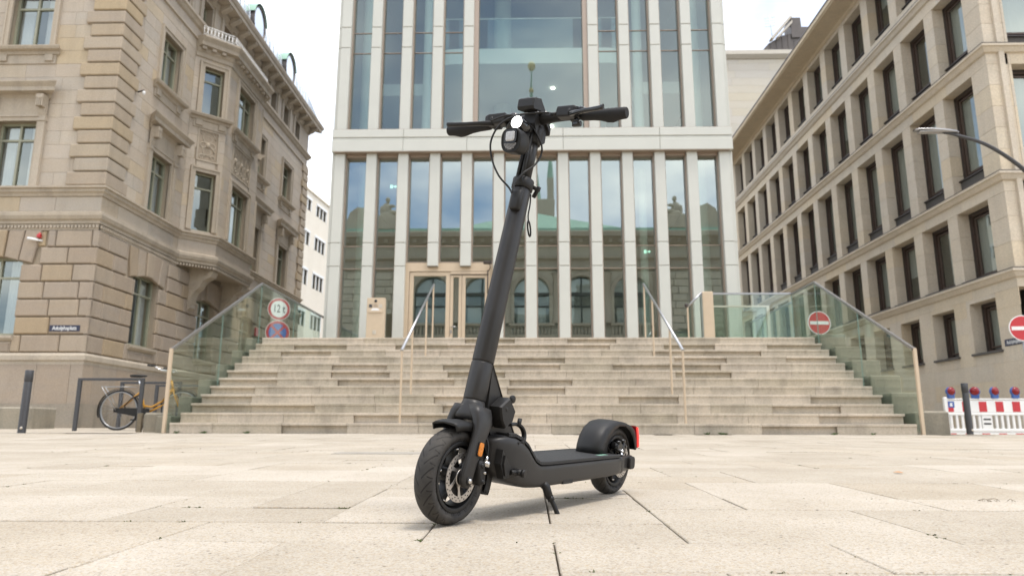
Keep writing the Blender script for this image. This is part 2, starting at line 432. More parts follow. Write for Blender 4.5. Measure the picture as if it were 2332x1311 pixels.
# ------------------------------------------------------------------ ground
SL = 0.020923
def gz(x, y):
    z = SL * (max(y, -6.0) - 10.5)
    if y > 10.5:
        w = min(1.0, max(0.0, (5.0 - x) / 10.0)); z = SL * (min(y, 14.5) - 10.5) * w
    return z
def mat_paving():
    t = NT("paving"); p = t.pos()
    base = t.ramp(t.rnd(), [(0.0, (0.395, 0.362, 0.312)), (0.3, (0.445, 0.412, 0.362)), (0.55, (0.42, 0.386, 0.335)), (0.8, (0.485, 0.452, 0.405)), (1.0, (0.405, 0.366, 0.308))])
    big = t.noise(p, 2.2, 5.0, 0.6)
    c = t.mix(0.85, base, t.ramp(big, [(0.3, (0.84, 0.82, 0.78)), (0.7, (1.06, 1.06, 1.06))]), 'MULTIPLY')
    # exposed aggregate: pale and dark grains
    vo = t.n("ShaderNodeTexVoronoi", {"Vector": p, "Scale": 260.0, "Randomness": 1.0})
    gr = t.ramp(t.n("ShaderNodeSeparateColor", {0: vo.outputs["Color"]}).outputs[0], [(0.0, (0.72, 0.66, 0.57)), (0.25, (1.0, 0.97, 0.92)), (0.6, (1.12, 1.10, 1.06)), (0.88, (0.92, 0.80, 0.62)), (1.0, (1.2, 1.19, 1.16))])
    c = t.mix(0.85, c, gr, 'MULTIPLY')
    sp = t.noise(p, 95.0, 2.0, 0.7)
    c = t.mix(t.ramp(sp, [(0.62, (0, 0, 0)), (0.70, (0.6, 0.6, 0.6))]), c, (0.16, 0.13, 0.10, 1))
    vo2 = t.n("ShaderNodeTexVoronoi", {"Vector": p, "Scale": 42.0, "Randomness": 1.0})
    pick = t.ramp(t.n("ShaderNodeSeparateColor", {0: vo2.outputs["Color"]}).outputs[1], [(0.80, (0, 0, 0)), (0.82, (1, 1, 1))], 'CONSTANT')
    dot = t.math('MULTIPLY', t.ramp(vo2.outputs["Distance"], [(0.10, (1, 1, 1)), (0.20, (0, 0, 0))]), pick)
    c = t.mix(t.math('MULTIPLY', dot, 0.75), c, (0.07, 0.06, 0.05, 1))
    st = t.noise(p, 0.55, 4.0, 0.6)
    c = t.mix(t.math('MULTIPLY', t.ramp(st, [(0.58, (0, 0, 0)), (0.8, (1, 1, 1))]), 0.35), c, (0.44, 0.33, 0.19, 1))
    h = t.math('ADD', vo.outputs["Distance"], sp)
    t.bsdf(c, 0.88, bump=h, bstr=0.35, bdist=0.002, spec=0.25)
    MATS["paving"] = t.m
mat_paving()
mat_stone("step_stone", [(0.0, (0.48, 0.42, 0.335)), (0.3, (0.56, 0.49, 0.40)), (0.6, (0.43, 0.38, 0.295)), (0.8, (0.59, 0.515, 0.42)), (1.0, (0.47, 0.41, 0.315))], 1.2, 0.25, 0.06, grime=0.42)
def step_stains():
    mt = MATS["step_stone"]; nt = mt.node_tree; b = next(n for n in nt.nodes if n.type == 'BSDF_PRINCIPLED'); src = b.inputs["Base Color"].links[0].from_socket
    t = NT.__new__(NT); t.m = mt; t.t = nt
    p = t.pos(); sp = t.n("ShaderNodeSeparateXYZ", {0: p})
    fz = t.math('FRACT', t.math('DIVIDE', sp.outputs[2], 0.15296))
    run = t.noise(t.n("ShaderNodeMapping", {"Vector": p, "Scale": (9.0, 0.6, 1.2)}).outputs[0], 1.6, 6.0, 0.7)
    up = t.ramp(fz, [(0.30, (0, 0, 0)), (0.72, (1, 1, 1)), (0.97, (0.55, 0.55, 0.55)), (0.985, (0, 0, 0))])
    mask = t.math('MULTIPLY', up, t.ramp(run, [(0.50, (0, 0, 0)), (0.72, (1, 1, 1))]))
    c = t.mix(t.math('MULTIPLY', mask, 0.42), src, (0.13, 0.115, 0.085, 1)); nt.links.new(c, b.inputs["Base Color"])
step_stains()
mat_stone("cheek_stone", [(0.0, (0.26, 0.235, 0.185)), (1.0, (0.31, 0.28, 0.22))], 1.0, 0.3, 0.1, grime=0.6)

g = MB()
xs = [-400, -120, -60, -30, -20, -14, -10, -8, -6, -5, -3, -1.5, 0, 1.5, 3, 5, 6.5, 8, 10, 14, 20, 30, 60, 120, 400]
ys = [-400, -120, -60, -30, -20, -12, -6, -3, 0, 2, 4, 6, 8, 10.5, 11.5, 12.5, 13.5, 14.5, 16, 20, 30, 50, 90, 160, 400]
for y in ys:
    for x in xs: g.v.append((x, y, gz(x, y) - 0.016))
nx = len(xs)
for j in range(len(ys) - 1):
    for i in range(nx - 1):
        g.f.append((j * nx + i, j * nx + i + 1, (j + 1) * nx + i + 1, (j + 1) * nx + i)); g.sm.append(False); g.mi.append(0)
ground = tag(g.obj("ground", "soil_moss", fix=False), kind="structure")
plaza = bpy.data.objects.new("plaza_paving", None); COL.objects.link(plaza); tag(plaza, "pale exposed-aggregate slab paving of the square", "paving", kind="structure")

MX, MY, X0, Y0 = 0.285, 0.279, 0.052, 1.300
I0, I1, J0, J1 = -52, 56, -28, 48
occ = {}
slabs = []
def put(i, j, w, h):
    for a in range(i, i + w):
        for b in range(j, j + h):
            if (a, b) in occ: return False
    for a in range(i, i + w):
        for b in range(j, j + h): occ[(a, b)] = 1
    slabs.append((i, j, w, h)); return True
for s_ in ((-6, 0, 3, 2), (-3, 0, 1, 1), (-3, 1, 2, 1), (-2, -1, 2, 2), (-1, 1, 2, 1), (0, 0, 2, 1), (0, -1, 1, 1), (1, -1, 2, 1), (1, 1, 2, 2), (0, 2, 1, 2), (-2, 2, 2, 2), (-4, 2, 2, 1), (-3, 3, 1, 2),
           (-7, 2, 3, 2), (-6, 4, 3, 2), (2, 0, 2, 1), (3, 1, 2, 2), (1, 3, 1, 2), (2, 3, 2, 1), (-2, 4, 2, 1), (0, 4, 1, 1), (-2, 5, 1, 2), (4, 4, 2, 2), (2, 4, 2, 2), (-5, 6, 3, 2), (5, 0, 3, 2)):
    put(*s_)
rp = random.Random(11)
for j in range(J0, J1):
    for i in range(I0, I1):
        if (i, j) in occ: continue
        for w, h in rp.sample([(2, 2), (3, 2), (2, 1), (3, 1), (2, 2), (4, 2), (3, 2), (4, 1), (2, 1)], 9) + [(1, 2), (1, 1)]:
            ends = [q for q in slabs[-220:] if q[0] + q[2] == i + w and q[1] + q[3] == j]
            if ends and rp.random() < 0.85: continue
            if put(i, j, w, h): break
        else: put(i, j, 1, 1)
def inview(s_):
    x, y = X0 + (s_[0] + s_[2] / 2) * MX, Y0 + (s_[1] + s_[3] / 2) * MY
    return y > 1.0 and abs(x) < 0.80 * y + 0.3
def slab_mesh(mb, s_, rng):
    i, j, w, h = s_; gp = 0.0012 + 0.0014 * rng.random()
    x0, x1, y0, y1 = X0 + i * MX + gp, X0 + (i + w) * MX - gp, Y0 + j * MY + gp, Y0 + (j + h) * MY - gp
    dz = (rng.random() - 0.5) * 0.003; ta, tb = (rng.random() - 0.5) * 0.003, (rng.random() - 0.5) * 0.003
    b = 0.0022; vs = []
    for (d, dd) in ((0.0, -0.018), (0.0, -b), (b, 0.0)):
        for (x, y, sx, sy) in ((x0, y0, 1, 1), (x1, y0, -1, 1), (x1, y1, -1, -1), (x0, y1, 1, -1)):
            X, Y = x + sx * d, y + sy * d
            vs.append((X, Y, gz(X, min(Y, 10.5)) + dz + dd + ta * (x > (x0 + x1) / 2) + tb * (y > (y0 + y1) / 2)))
    fs = [(8, 9, 10, 11)]
    for k in range(4):
        n_ = (k + 1) % 4; fs += [(k, n_, 4 + n_, 4 + k), (4 + k, 4 + n_, 8 + n_, 8 + k)]
    mb.add(vs, fs)
slabs = [s_ for s_ in slabs if Y0 + (s_[1] + s_[3]) * MY < 15.5]
def keep(s_):
    x, y = X0 + (s_[0] + s_[2] / 2) * MX, Y0 + (s_[1] + s_[3]) * MY
    return y < 10.56
slabs = [s_ for s_ in slabs if keep(s_)]
near = sorted([s_ for s_ in slabs if inview(s_)], key=lambda s_: Y0 + s_[1] * MY)[:300]
ns = set(near); rs = random.Random(5)
for s_ in near:
    m = MB(); slab_mesh(m, s_, rs); m.obj("paving_slab", "paving", plaza, fix=False)
m = MB()
for s_ in slabs:
    if s_ not in ns: slab_mesh(m, s_, rs)
tag(m.obj("paving_slabs_beyond", "paving", plaza, fix=False), kind="stuff")
# street surface either side of the stairs and the far square, coarser sheets of the same stone
m = MB()
def sheet(mb, x0, x1, y0, y1, n=6, mm=6, up=0.0):
    b = len(mb.v); N, M = n, mm
    vs = [(x0 + (x1 - x0) * i / N, y0 + (y1 - y0) * j / M, gz(x0 + (x1 - x0) * i / N, y0 + (y1 - y0) * j / M) + up) for j in range(M + 1) for i in range(N + 1)]
    mb.add(vs, [(j * (N + 1) + i, j * (N + 1) + i + 1, (j + 1) * (N + 1) + i + 1, (j + 1) * (N + 1) + i) for j in range(M) for i in range(N)])
sheet(m, -16, -5.5, 10.57, 34, 10, 24); sheet(m, 6.3, 16, 10.57, 60, 10, 40); sheet(m, -60, 60, -60, -6.55, 12, 12); sheet(m, -60, -14.8, -6.5, 10.5, 6, 8); sheet(m, 16.1, 60, -6.5, 10.5, 6, 8)
tag(m.obj("street", "paving", fix=False), kind="structure")

# weeds and moss in the joints
m = MB(); rw = random.Random(3)
def tuft(mb, x, y, z, n, h, w):
    for k in range(n):
        a = rw.random() * 6.28; l = h * (0.5 + rw.random()); sp = (rw.random() + 0.2) * w
        bx, by = x + (rw.random() - 0.5) * w, y + (rw.random() - 0.5) * w * 0.5
        dx, dy = math.cos(a) * sp, math.sin(a) * sp; t = l * 0.12; px, py = -math.sin(a) * t, math.cos(a) * t
        mb.add([(bx - px, by - py, z), (bx + px, by + py, z), (bx + dx * 0.5 + px * 1.5, by + dy * 0.5 + py * 1.5, z + l * 0.7), (bx + dx, by + dy, z + l * 0.75), (bx + dx * 0.5 - px * 1.5, by + dy * 0.5 - py * 1.5, z + l * 0.7)], [(0, 1, 2, 3, 4)])
for x in (-5.15, -4.75, -4.7, -4.1, 0.9, 2.55, 2.75, 2.8, 4.35, 4.9, -1.2):
    tuft(m, x, 10.48, 0.0, 12, 0.03, 0.05)
tag(m.obj("weeds_at_stair_foot", "leaf", fix=False), "small green weeds sprouting along the foot of the stone stairs", "weeds", kind="stuff")
m = MB()
for s_ in near[:150]:
    if rw.random() < 0.62:
        x, y = X0 + s_[0] * MX, Y0 + s_[1] * MY
        for k in range(rw.randint(1, 5)):
            if rw.random() < 0.5: qx, qy = x + rw.random() * s_[2] * MX, y
            else: qx, qy = x, y + rw.random() * s_[3] * MY
            tuft(m, qx, qy, gz(qx, qy) - 0.004, rw.randint(3, 9), 0.006, 0.012)
tag(m.obj("moss_in_joints", "moss", plaza, fix=False), kind="stuff")
m = MB()
for k in range(9):
    a = rw.random() * 0.10; x, y = 1.42 + a + (rw.random() - 0.5) * 0.02, 2.36 + (rw.random() - 0.5) * 0.02; z = gz(x, y) + 0.002
    l = 0.02 + 0.02 * rw.random(); d = rw.random() * 6.28
    m.tube([(x, y, z), (x + math.cos(d) * l * 0.5, y + math.sin(d) * l * 0.4, z + 0.008), (x + math.cos(d) * l, y + math.sin(d) * l, z + 0.002)], 0.0009, 4)
tag(m.obj("twig_litter", "plinth_stone", fix=False), "dry twig litter lying on a paving joint at the right", "twig")
m = MB()
rl = random.Random(9)
for k in range(9):
    a = k / 9 * 6.28; m.v.append((1.71 + 0.018 * math.cos(a) * (1 + rl.random() * 0.4), 3.45 + 0.022 * math.sin(a), gz(0.9, 3.45) + 0.006 + 0.006 * rl.random()))
m.v.append((1.71, 3.45, gz(0.9, 3.45) + 0.014))
for k in range(9): m.f.append((k, (k + 1) % 9, 9)); m.sm.append(False); m.mi.append(0)
mat_plain("dry_leaf", (0.42, 0.22, 0.10), 0.8)
tag(m.obj("fallen_leaf", "dry_leaf", fix=False), "small orange dry leaf lying on the paving behind the scooter", "leaf")

# ------------------------------------------------------------------ stairs
ST_R, ST_T, ST_Y, ST_X, ST_W, ST_N = 0.15296, 0.30676, 10.5027, 0.139, 10.8, 12
LAND = ST_R * ST_N
stairs = thing("stone_staircase", "broad pale stone staircase leading up to the glass building", "stairs", (0, 0, 0)); stairs["kind"] = "structure"
sr = random.Random(21)
for k in range(1, ST_N + 1):
    y0 = ST_Y + (k - 1) * ST_T; z1 = k * ST_R; z0 = z1 - ST_R
    x = ST_X - ST_W / 2; xe = ST_X + ST_W / 2; first = True
    while x < xe - 0.01:
        w = (0.55 + 0.5 * sr.random()) if first else 0.93 + 0.14 * sr.random()
        first = False
        x2 = x + w
        if xe - x2 < 0.45: x2 = xe
        rec = 0.010 if sr.random() < 0.70 else 0.055
        pr = [(y0 + ST_T + 0.03, z0), (y0 + rec + 0.004, z0), (y0 + rec, z1 - 0.040), (y0 + 0.003, z1 - 0.037), (y0, z1 - 0.033), (y0, z1 - 0.004), (y0 + 0.004, z1), (y0 + ST_T + 0.03, z1)]
        m = MB(); m.prism(pr, 'x', x + 0.0025, x2 - 0.0025)
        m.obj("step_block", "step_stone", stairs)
        x = x2
m = MB()
m.prism([(10.62, -0.3), (18.6, -0.3), (18.6, LAND - 0.03), (10.5 + 12 * ST_T, LAND - 0.03), (10.62, -0.02)], 'x', ST_X - ST_W / 2 + 0.02, ST_X + ST_W / 2 - 0.02)
m.obj("stair_core", "cheek_stone", stairs)
m = MB(); m.box(ST_X - ST_W / 2 - 0.1, ST_X + ST_W / 2 + 0.1, ST_Y + 12 * ST_T + 0.035, 18.6, LAND - 0.06, LAND)
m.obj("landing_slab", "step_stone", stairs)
# stepped cheek blocks outside the glass balustrades
for side, xa, xb in ((1, 5.72, 6.22), (-1, -5.66, -5.44)):
    for k in range(6):
        z1 = 0.335 + k * 0.318 if side > 0 else 0.26 + k * 0.318
        ya = 10.88 + k * 0.64
        m = MB(); m.cbox(xa, xb, ya, (ya + 0.64 if k < 5 else 18.4), gz(xa, ya) - 0.1, z1, 0.012); m.obj("cheek_block", "cheek_stone", stairs)

# ------------------------------------------------------------------ glass-fronted office building
def rebase(t, loc):
    t.location = loc
    for c in t.children: c.location = c.location - Vector(loc)
office = thing("office_building", "modern white-panelled office building with tall narrow glass bays", "building")
FO = Fr((0, 18.0, 0), (1, 0, 0), (0, -1, 0))
PC = [-5.07 + 0.856 * k for k in range(13)]; PW = 0.139
TOPZ = 15.6
def panel(name, u0, u1, z0, z1, d0, d1, mat="panel_white", b=0.012, parent=None):
    m = MB(); fblock(m, FO, u0, u1, z0, z1, d0, d1, b); return m.obj(name, mat, parent or office, fix=False)
def pier(k, zs, dmax=0.0):
    for a, b in zip(zs, zs[1:]):
        panel("pier_panel", PC[k] - PW, PC[k] + PW, a + 0.006, b - 0.006, -0.32, dmax)
for k in range(13):
    pier(k, [4.235, 4.865, 7.35] if k in (3, 4) else [LAND, 4.235, 4.865, 7.35])
for k in (3, 4):
    m = MB(); fbox(m, FO, PC[k] - PW, PC[k] + PW, 4.236, 4.24, -0.3, -0.012); m.obj("pier_soffit", "panel_joint", office)
UP = (0, 1, 2, 3, 4, 8, 9, 10, 11, 12)
for k in UP: pier(k, [7.99, 10.455, 11.075, 13.55, TOPZ], 0.0)
m = MB()
for k in range(13): fbox(m, FO, PC[k] - PW + 0.02, PC[k] + PW - 0.02, LAND if k not in (3, 4) else 4.25, 7.34, -0.32, -0.02)
for k in UP: fbox(m, FO, PC[k] - PW + 0.02, PC[k] + PW - 0.02, 8.0, TOPZ, -0.32, -0.02)
m.obj("pier_core", "panel_joint", office)["kind"] = "stuff"
# corner returns
for sx, xx in ((-1, -5.245), (1, 5.375)):
    for a, b in ((LAND, 4.235), (4.235, 4.865), (4.865, 7.35), (7.99, 10.455), (10.455, 11.075), (11.075, 13.55), (13.55, TOPZ)):
        m = MB(); u0, u1 = (xx - 0.045, xx + 0.034) if sx < 0 else (xx - 0.034, xx + 0.045)
        fblock(m, FO, u0, u1, a + 0.006, b - 0.006, -0.5, -0.05, 0.008); m.obj("corner_panel", "panel_white", office, fix=False)
# band course
cuts = [-5.275, -3.358, -1.646, 0.922, 3.49, 5.41]
for a, b in zip(cuts, cuts[1:]):
    panel("band_panel", a + 0.003, b - 0.003, 7.352, 7.672, -0.3, 0.12)
    panel("band_strip", a + 0.003, b - 0.003, 7.680, 7.752, -0.3, 0.085, "panel_white")
    panel("band_panel", a + 0.003, b - 0.003, 7.760, 7.990, -0.3, 0.10)
m = MB(); fbox(m, FO, -5.26, 5.395, 7.36, 7.985, -0.30, 0.07); m.obj("band_core", "panel_joint", office)
m = MB(); fbox(m, FO, -5.2, 5.33, 7.34, 7.351, -0.35, 0.118); fbox(m, FO, -5.27, 5.405, 7.9905, 7.998, -0.35, 0.09); m.obj("band_flashing", "bronze_frame", office)
m = MB(); fbox(m, FO, -5.3, 5.43, TOPZ + 0.01, TOPZ + 0.5, -0.5, 0.1); m.obj("parapet", "panel_white", office)
# window bays
def bay(u0, u1, zs, name="window_bay", gl="glass_front", head=True):
    m = MB(); fw = 0.032
    fbox(m, FO, u0, u0 + fw, zs[0], zs[-1], -0.30, -0.14); fbox(m, FO, u1 - fw, u1, zs[0], zs[-1], -0.30, -0.14)
    if head: fbox(m, FO, u0 + fw, u1 - fw, zs[-1] - 0.085, zs[-1], -0.30, -0.10)
    fbox(m, FO, u0 + fw, u1 - fw, zs[0], zs[0] + 0.02, -0.30, -0.15)
    for z in zs[1:-1]: fbox(m, FO, u0 + fw, u1 - fw, z - 0.009, z + 0.009, -0.285, -0.238)
    w = m.obj(name, "bronze_frame", office)
    for a, b in zip(zs, zs[1:]):
        m = MB(); m.add([FO.p(u0 + fw, a + 0.01, -0.262), FO.p(u1 - fw, a + 0.01, -0.262), FO.p(u1 - fw, b - 0.01, -0.262), FO.p(u0 + fw, b - 0.01, -0.262)], [(0, 1, 2, 3)]); m.obj("pane", gl, w, fix=False)
    return w
for k in range(12):
    u0, u1 = PC[k] + PW, PC[k + 1] - PW
    if k in (2, 3, 4): bay(u0, u1, [4.36, 4.83, 7.35])
    else: bay(u0, u1, [LAND, 4.22, 4.83, 7.35])
for k in (0, 1, 2, 3, 8, 9, 10, 11): bay(PC[k] + PW, PC[k + 1] - PW, [7.99, 10.41, 11.03, 13.5, TOPZ], gl="glass_upper", head=False)
m = MB()
ua, ub = PC[4] + PW, PC[8] - PW
fbox(m, FO, ua, ua + 0.13, 7.99, TOPZ, -0.34, -0.05); fbox(m, FO, ub - 0.13, ub, 7.99, TOPZ, -0.34, -0.05)
cw = m.obj("centre_window", "bronze_frame", office)
for a, b in ((7.995, TOPZ),):
    m = MB(); m.add([FO.p(ua + 0.13, a, -0.262), FO.p(ub - 0.13, a, -0.262), FO.p(ub - 0.13, b, -0.262), FO.p(ua + 0.13, b, -0.262)], [(0, 1, 2, 3)]); m.obj("pane", "glass_upper", cw, fix=False)
# entrance doors
d0, d1 = PC[2] + PW, PC[5] - PW
m = MB()
fbox(m, FO, d0, d1, 4.125, 4.35, -0.34, -0.13); fbox(m, FO, d0, d0 + 0.10, LAND, 4.125, -0.34, -0.13); fbox(m, FO, d1 - 0.12, d1, LAND, 4.125, -0.34, -0.13)
door = m.obj("entrance_door", "tan_metal", office)
def leaf(u0, u1, z0, z1, w, name="door_leaf"):
    m = MB(); frame_rect(m, FO, u0, u1, z0, z1, w, -0.30, -0.16); l_ = m.obj(name, "tan_metal", door)
    m = MB(); m.add([FO.p(u0 + w, z0 + w, -0.22), FO.p(u1 - w, z0 + w, -0.22), FO.p(u1 - w, z1 - w, -0.22), FO.p(u0 + w, z1 - w, -0.22)], [(0, 1, 2, 3)]); m.obj("pane", "glass_front", door, fix=False)
leaf(-3.11, -2.05, LAND, 4.115, 0.105); leaf(-2.04, -1.745, LAND, 4.05, 0.075); leaf(-1.735, -1.05, LAND, 4.05, 0.09)
m = MB(); fbox(m, FO, -2.04, -1.05, 4.05, 4.115, -0.30, -0.13); m.obj("door_closer_rail", "tan_metal", door)
m = MB(); fbox(m, FO, -2.04, -1.05, 4.028, 4.05, -0.24, -0.14); m.obj("door_gasket", "dark_frame", door)
m = MB(); m.tube([FO.p(-2.00, 2.66, -0.16), FO.p(-2.00, 2.66, -0.10), FO.p(-1.87, 2.665, -0.095)], 0.012, 10); m.box(-2.02, -1.985, 18.14, 18.16, 2.50, 2.58); m.obj("door_handle", "steel", door)
m = MB(); m.cbox(-1.17, -0.95, 17.78, 17.95, 4.26, 4.32, 0.01); m.tube([(-1.0, 17.86, 4.26), (-0.99, 17.9, 4.15), (-1.04, 18.0, 4.10)], 0.01, 8); m.tube([(-1.06, 17.98, 4.12), (-1.06, 17.98, 3.5)], 0.014, 8); m.obj("door_camera", "dark_frame", office)
# interior: slabs, back walls, columns, balcony
m = MB(); m.box(-5.15, 5.3, 18.33, 27.0, 7.42, 7.97); m.box(-5.15, 5.3, 18.33, 27.0, 15.3, 15.6); m.obj("floor_slab", "room_ceiling", office)
m = MB(); m.box(-5.15, 5.3, 26.9, 27.1, LAND, 15.6); m.box(-5.24, -5.14, 18.35, 27.1, 0, 15.6); m.box(5.28, 5.38, 18.35, 27.1, 0, 15.6); m.box(-5.3, 5.4, 27.12, 27.3, 0, 16.0); m.box(-5.3, 5.4, 18.4, 27.3, 15.9, 16.05); m.obj("interior_wall", "room_ceiling", office)
m = MB(); m.box(-5.14, 5.28, 18.3, 26.9, LAND - 0.05, LAND + 0.01); m.obj("lobby_floor", "room_wall", office)
for (x, y, z0, z1, r) in ((-4.55, 19.1, LAND, 7.42, 0.24), (4.72, 19.1, LAND, 7.42, 0.24), (-2.75, 19.6, 4.4, 7.42, 0.11), (3.25, 19.6, LAND, 7.42, 0.11), (-4.62, 19.2, 7.97, 15.3, 0.26), (4.72, 19.2, 7.97, 15.3, 0.26), (-3.05, 19.9, 7.97, 15.3, 0.14), (3.3, 19.9, 7.97, 15.3, 0.14), (-0.9, 23.0, 7.97, 15.3, 0.3)):
    m = MB(); m.lathe([(r, z0), (r, z1)], 20, 'z', (x, y, 0)); m.obj("column", "room_white", office)
m = MB()
def rr_slab(mb, x0, x1, y0, y1, z0, z1, r, n=6):
    pts = [(x0, y1)]
    for k in range(n + 1):
        a = math.pi + k / n * math.pi / 2; pts.append((x0 + r + r * math.cos(a), y0 + r + r * math.sin(a)))
    for k in range(n + 1):
        a = 1.5 * math.pi + k / n * math.pi / 2; pts.append((x1 - r + r * math.cos(a), y0 + r + r * math.sin(a)))
    pts.append((x1, y1)); mb.prism(pts, 'z', z0, z1)
rr_slab(m, -2.95, 3.1, 20.0, 26.9, 11.03, 11.53, 0.7); m.obj("balcony_slab", "room_white", office)
m = MB(); m.box(-5.1, -3.3, 21.2, 26.9, 10.6, 11.0); m.box(3.4, 5.2, 21.2, 26.9, 10.6, 11.0); m.obj("side_slab", "room_white", office)
m = MB(); m.box(-2.6, 2.8, 20.1, 20.12, 11.53, 12.6); m.obj("balcony_glass", "glass_rail", office)
m = MB(); m.tube([(-2.6, 20.11, 12.6), (2.8, 20.11, 12.6)], 0.02, 8); m.obj("balcony_rail", "room_white", office)
m = MB(); m.box(-1.52, -1.02, 23.9, 24.0, 7.97, 11.3); m.obj("white_door_panel", "room_white", office)
m = MB(); m.box(-2.7, 2.8, 24.05, 24.2, 7.97, 11.03); m.obj("hall_wall", "room_wall", office)
mat_emit("ceiling_lamp", (1.0, 0.96, 0.82, 1), 4.0); mat_emit("exit_sign", (0.45, 0.85, 0.66, 1), 0.8)
for (x, y, z, r) in ((0.80, 21.6, 11.02, 0.06), (0.78, 24.02, 11.7, 0.06)):
    m = MB(); m.lathe([(0.0, 0.0), (r, 0.0), (r, 0.02)], 14, 'z', (x, y, z - 0.02)); m.obj("ceiling_light", "ceiling_lamp", office)
m = MB(); m.lathe([(0.0, 0.0), (0.07, 0.0), (0.07, 0.03)], 14, 'y', (0.82, 24.0, 10.75)); m.obj("wall_light", "ceiling_lamp", office)
for (x, z, y) in ((-3.72, 6.62, 18.6), (3.15, 8.22, 18.6), (3.18, 4.78, 18.7), (2.72, 10.72, 18.6)):
    m = MB(); m.box(x - 0.08, x - 0.01, y, y + 0.02, z - 0.045, z + 0.045); m.prism([(x + 0.10, z), (x + 0.055, z + 0.04), (x + 0.055, z + 0.012), (x + 0.01, z + 0.012), (x + 0.01, z - 0.012), (x + 0.055, z - 0.012), (x + 0.055, z - 0.04)], 'y', y, y + 0.02); m.obj("exit_sign", "exit_sign", office)
rebase(office, (0.06, 18.0, LAND))

# ------------------------------------------------------------------ exchange building behind the camera (seen mirrored in the glass)
EX = -22.0
exch = thing("exchange_building", "old stone exchange with arched windows and green roof, mirrored in the glass front", "building")
FE = Fr((0, EX, 0), (-1, 0, 0), (0, 1, 0))
arcs = [-8.1, -3.92, 0.25, 4.42, 8.58]
holes = []
AW = 1.48
for x in arcs: holes.append((-x - AW, -x + AW, 8.72, 11.31))
m = MB(); z_arch = 12.95
wall_holes = [(-x - AW, -x + AW, 8.72, z_arch) for x in arcs]
wall_sheet(m, FE, -16.5, 16.5, -0.8, 16.0, wall_holes, 0.0, 0.5)
# arch heads as spandrel pieces
for x in arcs:
    N = 14; c = 11.31; vs = []; 
    for s in (0, 1):
        for k in range(N + 1):
            a = math.pi * k / N; u = -x + AW * math.cos(a); z = c + AW * math.sin(a)
            vs.append(FE.p(u, z, 0.0)); vs.append(FE.p(u, z_arch, 0.0)); 
        break
    m.add(vs, [(2 * k, 2 * k + 2, 2 * k + 3, 2 * k + 1) for k in range(N)])
    vs = []
    for k in range(N + 1):
        a = math.pi * k / N; vs += [FE.p(-x + AW * math.cos(a), c + AW * math.sin(a), 0.0), FE.p(-x + AW * math.cos(a), c + AW * math.sin(a), -0.5)]
    m.add(vs, [(2 * k, 2 * k + 1, 2 * k + 3, 2 * k + 2) for k in range(N)])
m.obj("wall", "old_stone", exch, fix=False)
m = MB(); fbox(m, FE, -16.4, 16.4, -0.8, 16.0, -12, -0.7); m.obj("building_core", "room_dark", exch)
for x in arcs:
    m = MB(); N = 16
    rg = []
    for k in range(N + 1):
        a = math.pi * k / N
        rg.append([FE.p(-x + r * math.cos(a), 11.31 + r * math.sin(a), d) for r, d in ((AW, -0.2), (AW, 0.12), (AW + 0.32, 0.12), (AW + 0.36, 0.0))])
    n = 4; vs = [p for r in rg for p in r]; m.add(vs, [(i * n + q, i * n + q + 1, (i + 1) * n + q + 1, (i + 1) * n + q) for i in range(N) for q in range(n - 1)])
    m.obj("arch_moulding", "moulding_stone", exch)
    m = MB(); fbox(m, FE, -x - AW, -x + AW, 11.15, 11.42, -0.5, -0.3); fbox(m, FE, -x - 0.06, -x + 0.06, 8.72, 12.75, -0.5, -0.36); fbox(m, FE, -x - AW, -x + AW, 10.2, 10.32, -0.5, -0.38); w = m.obj("window", "dark_frame", exch)
    m = MB(); m.add([FE.p(-x - AW, 8.72, -0.52), FE.p(-x + AW, 8.72, -0.52), FE.p(-x + AW, 12.9, -0.52), FE.p(-x - AW, 12.9, -0.52)], [(0, 1, 2, 3)]); m.obj("pane", "glass_window", w, fix=False)
    m = MB(); fbox(m, FE, -x - AW, -x + AW, 11.45, 12.6, -0.60, -0.58); fbox(m, FE, -x - 1.2, -x + 1.2, 8.75, 10.2, -0.66, -0.64); m.obj("curtain", "white_paint" if x > -4.5 else "curtain", w)
    m = MB(); fbox(m, FE, -x - 1.9, -x + 1.9, 7.62, 7.8, -0.05, 0.42); fbox(m, FE, -x - 1.9, -x + 1.9, 8.55, 8.75, -0.05, 0.40)
    for q in range(13):
        c = FE.p(-x - 1.7 + q * 0.283, 0, 0.22); m.lathe([(0.05, 7.8), (0.1, 7.98), (0.1, 8.1), (0.05, 8.35), (0.07, 8.55)], 8, 'z', (c.x, c.y, 0))
    m.obj("balustrade", "moulding_stone", exch)
for x in (-10.2, -6.0, -1.83, 2.34, 6.5, 10.7):
    m = MB(); c = FE.p(-x, 0, 0.1); m.lathe([(0.42, 8.75), (0.42, 9.0), (0.33, 9.15), (0.30, 12.6), (0.40, 12.8), (0.45, 13.0)], 14, 'z', (c.x, c.y, 0)); m.obj("half_column", "moulding_stone", exch)
m = MB(); fprofile(m, FE, -16.6, 16.6, [(0, 13.2), (0.25, 13.35), (0.25, 13.6), (0.05, 13.7), (0.05, 14.1), (0.35, 14.25), (0.35, 14.45), (0.0, 14.5)]); m.obj("entablature", "moulding_stone", exch)
m = MB(); fprofile(m, FE, -16.6, 16.6, [(0, 15.35), (0.3, 15.5), (0.7, 15.95), (0.95, 16.0), (0.95, 16.4), (0.6, 16.55), (0.0, 16.6)]); m.obj("cornice", "moulding_stone", exch)
m = MB()
for q in range(40):
    u = -16.0 + q * 0.82; fbox(m, FE, u, u + 0.3, 15.55, 15.9, 0.2, 0.66)
tag(m.obj("cornice_brackets", "moulding_stone", exch), kind="stuff")
rg_ = random.Random(4)
rct = [r for a, b in ((-16.4, -10.9), (10.4, 16.4)) for r in ashlar(a, b, -0.5, 13.1, 22, 1.5, [], rg_)]
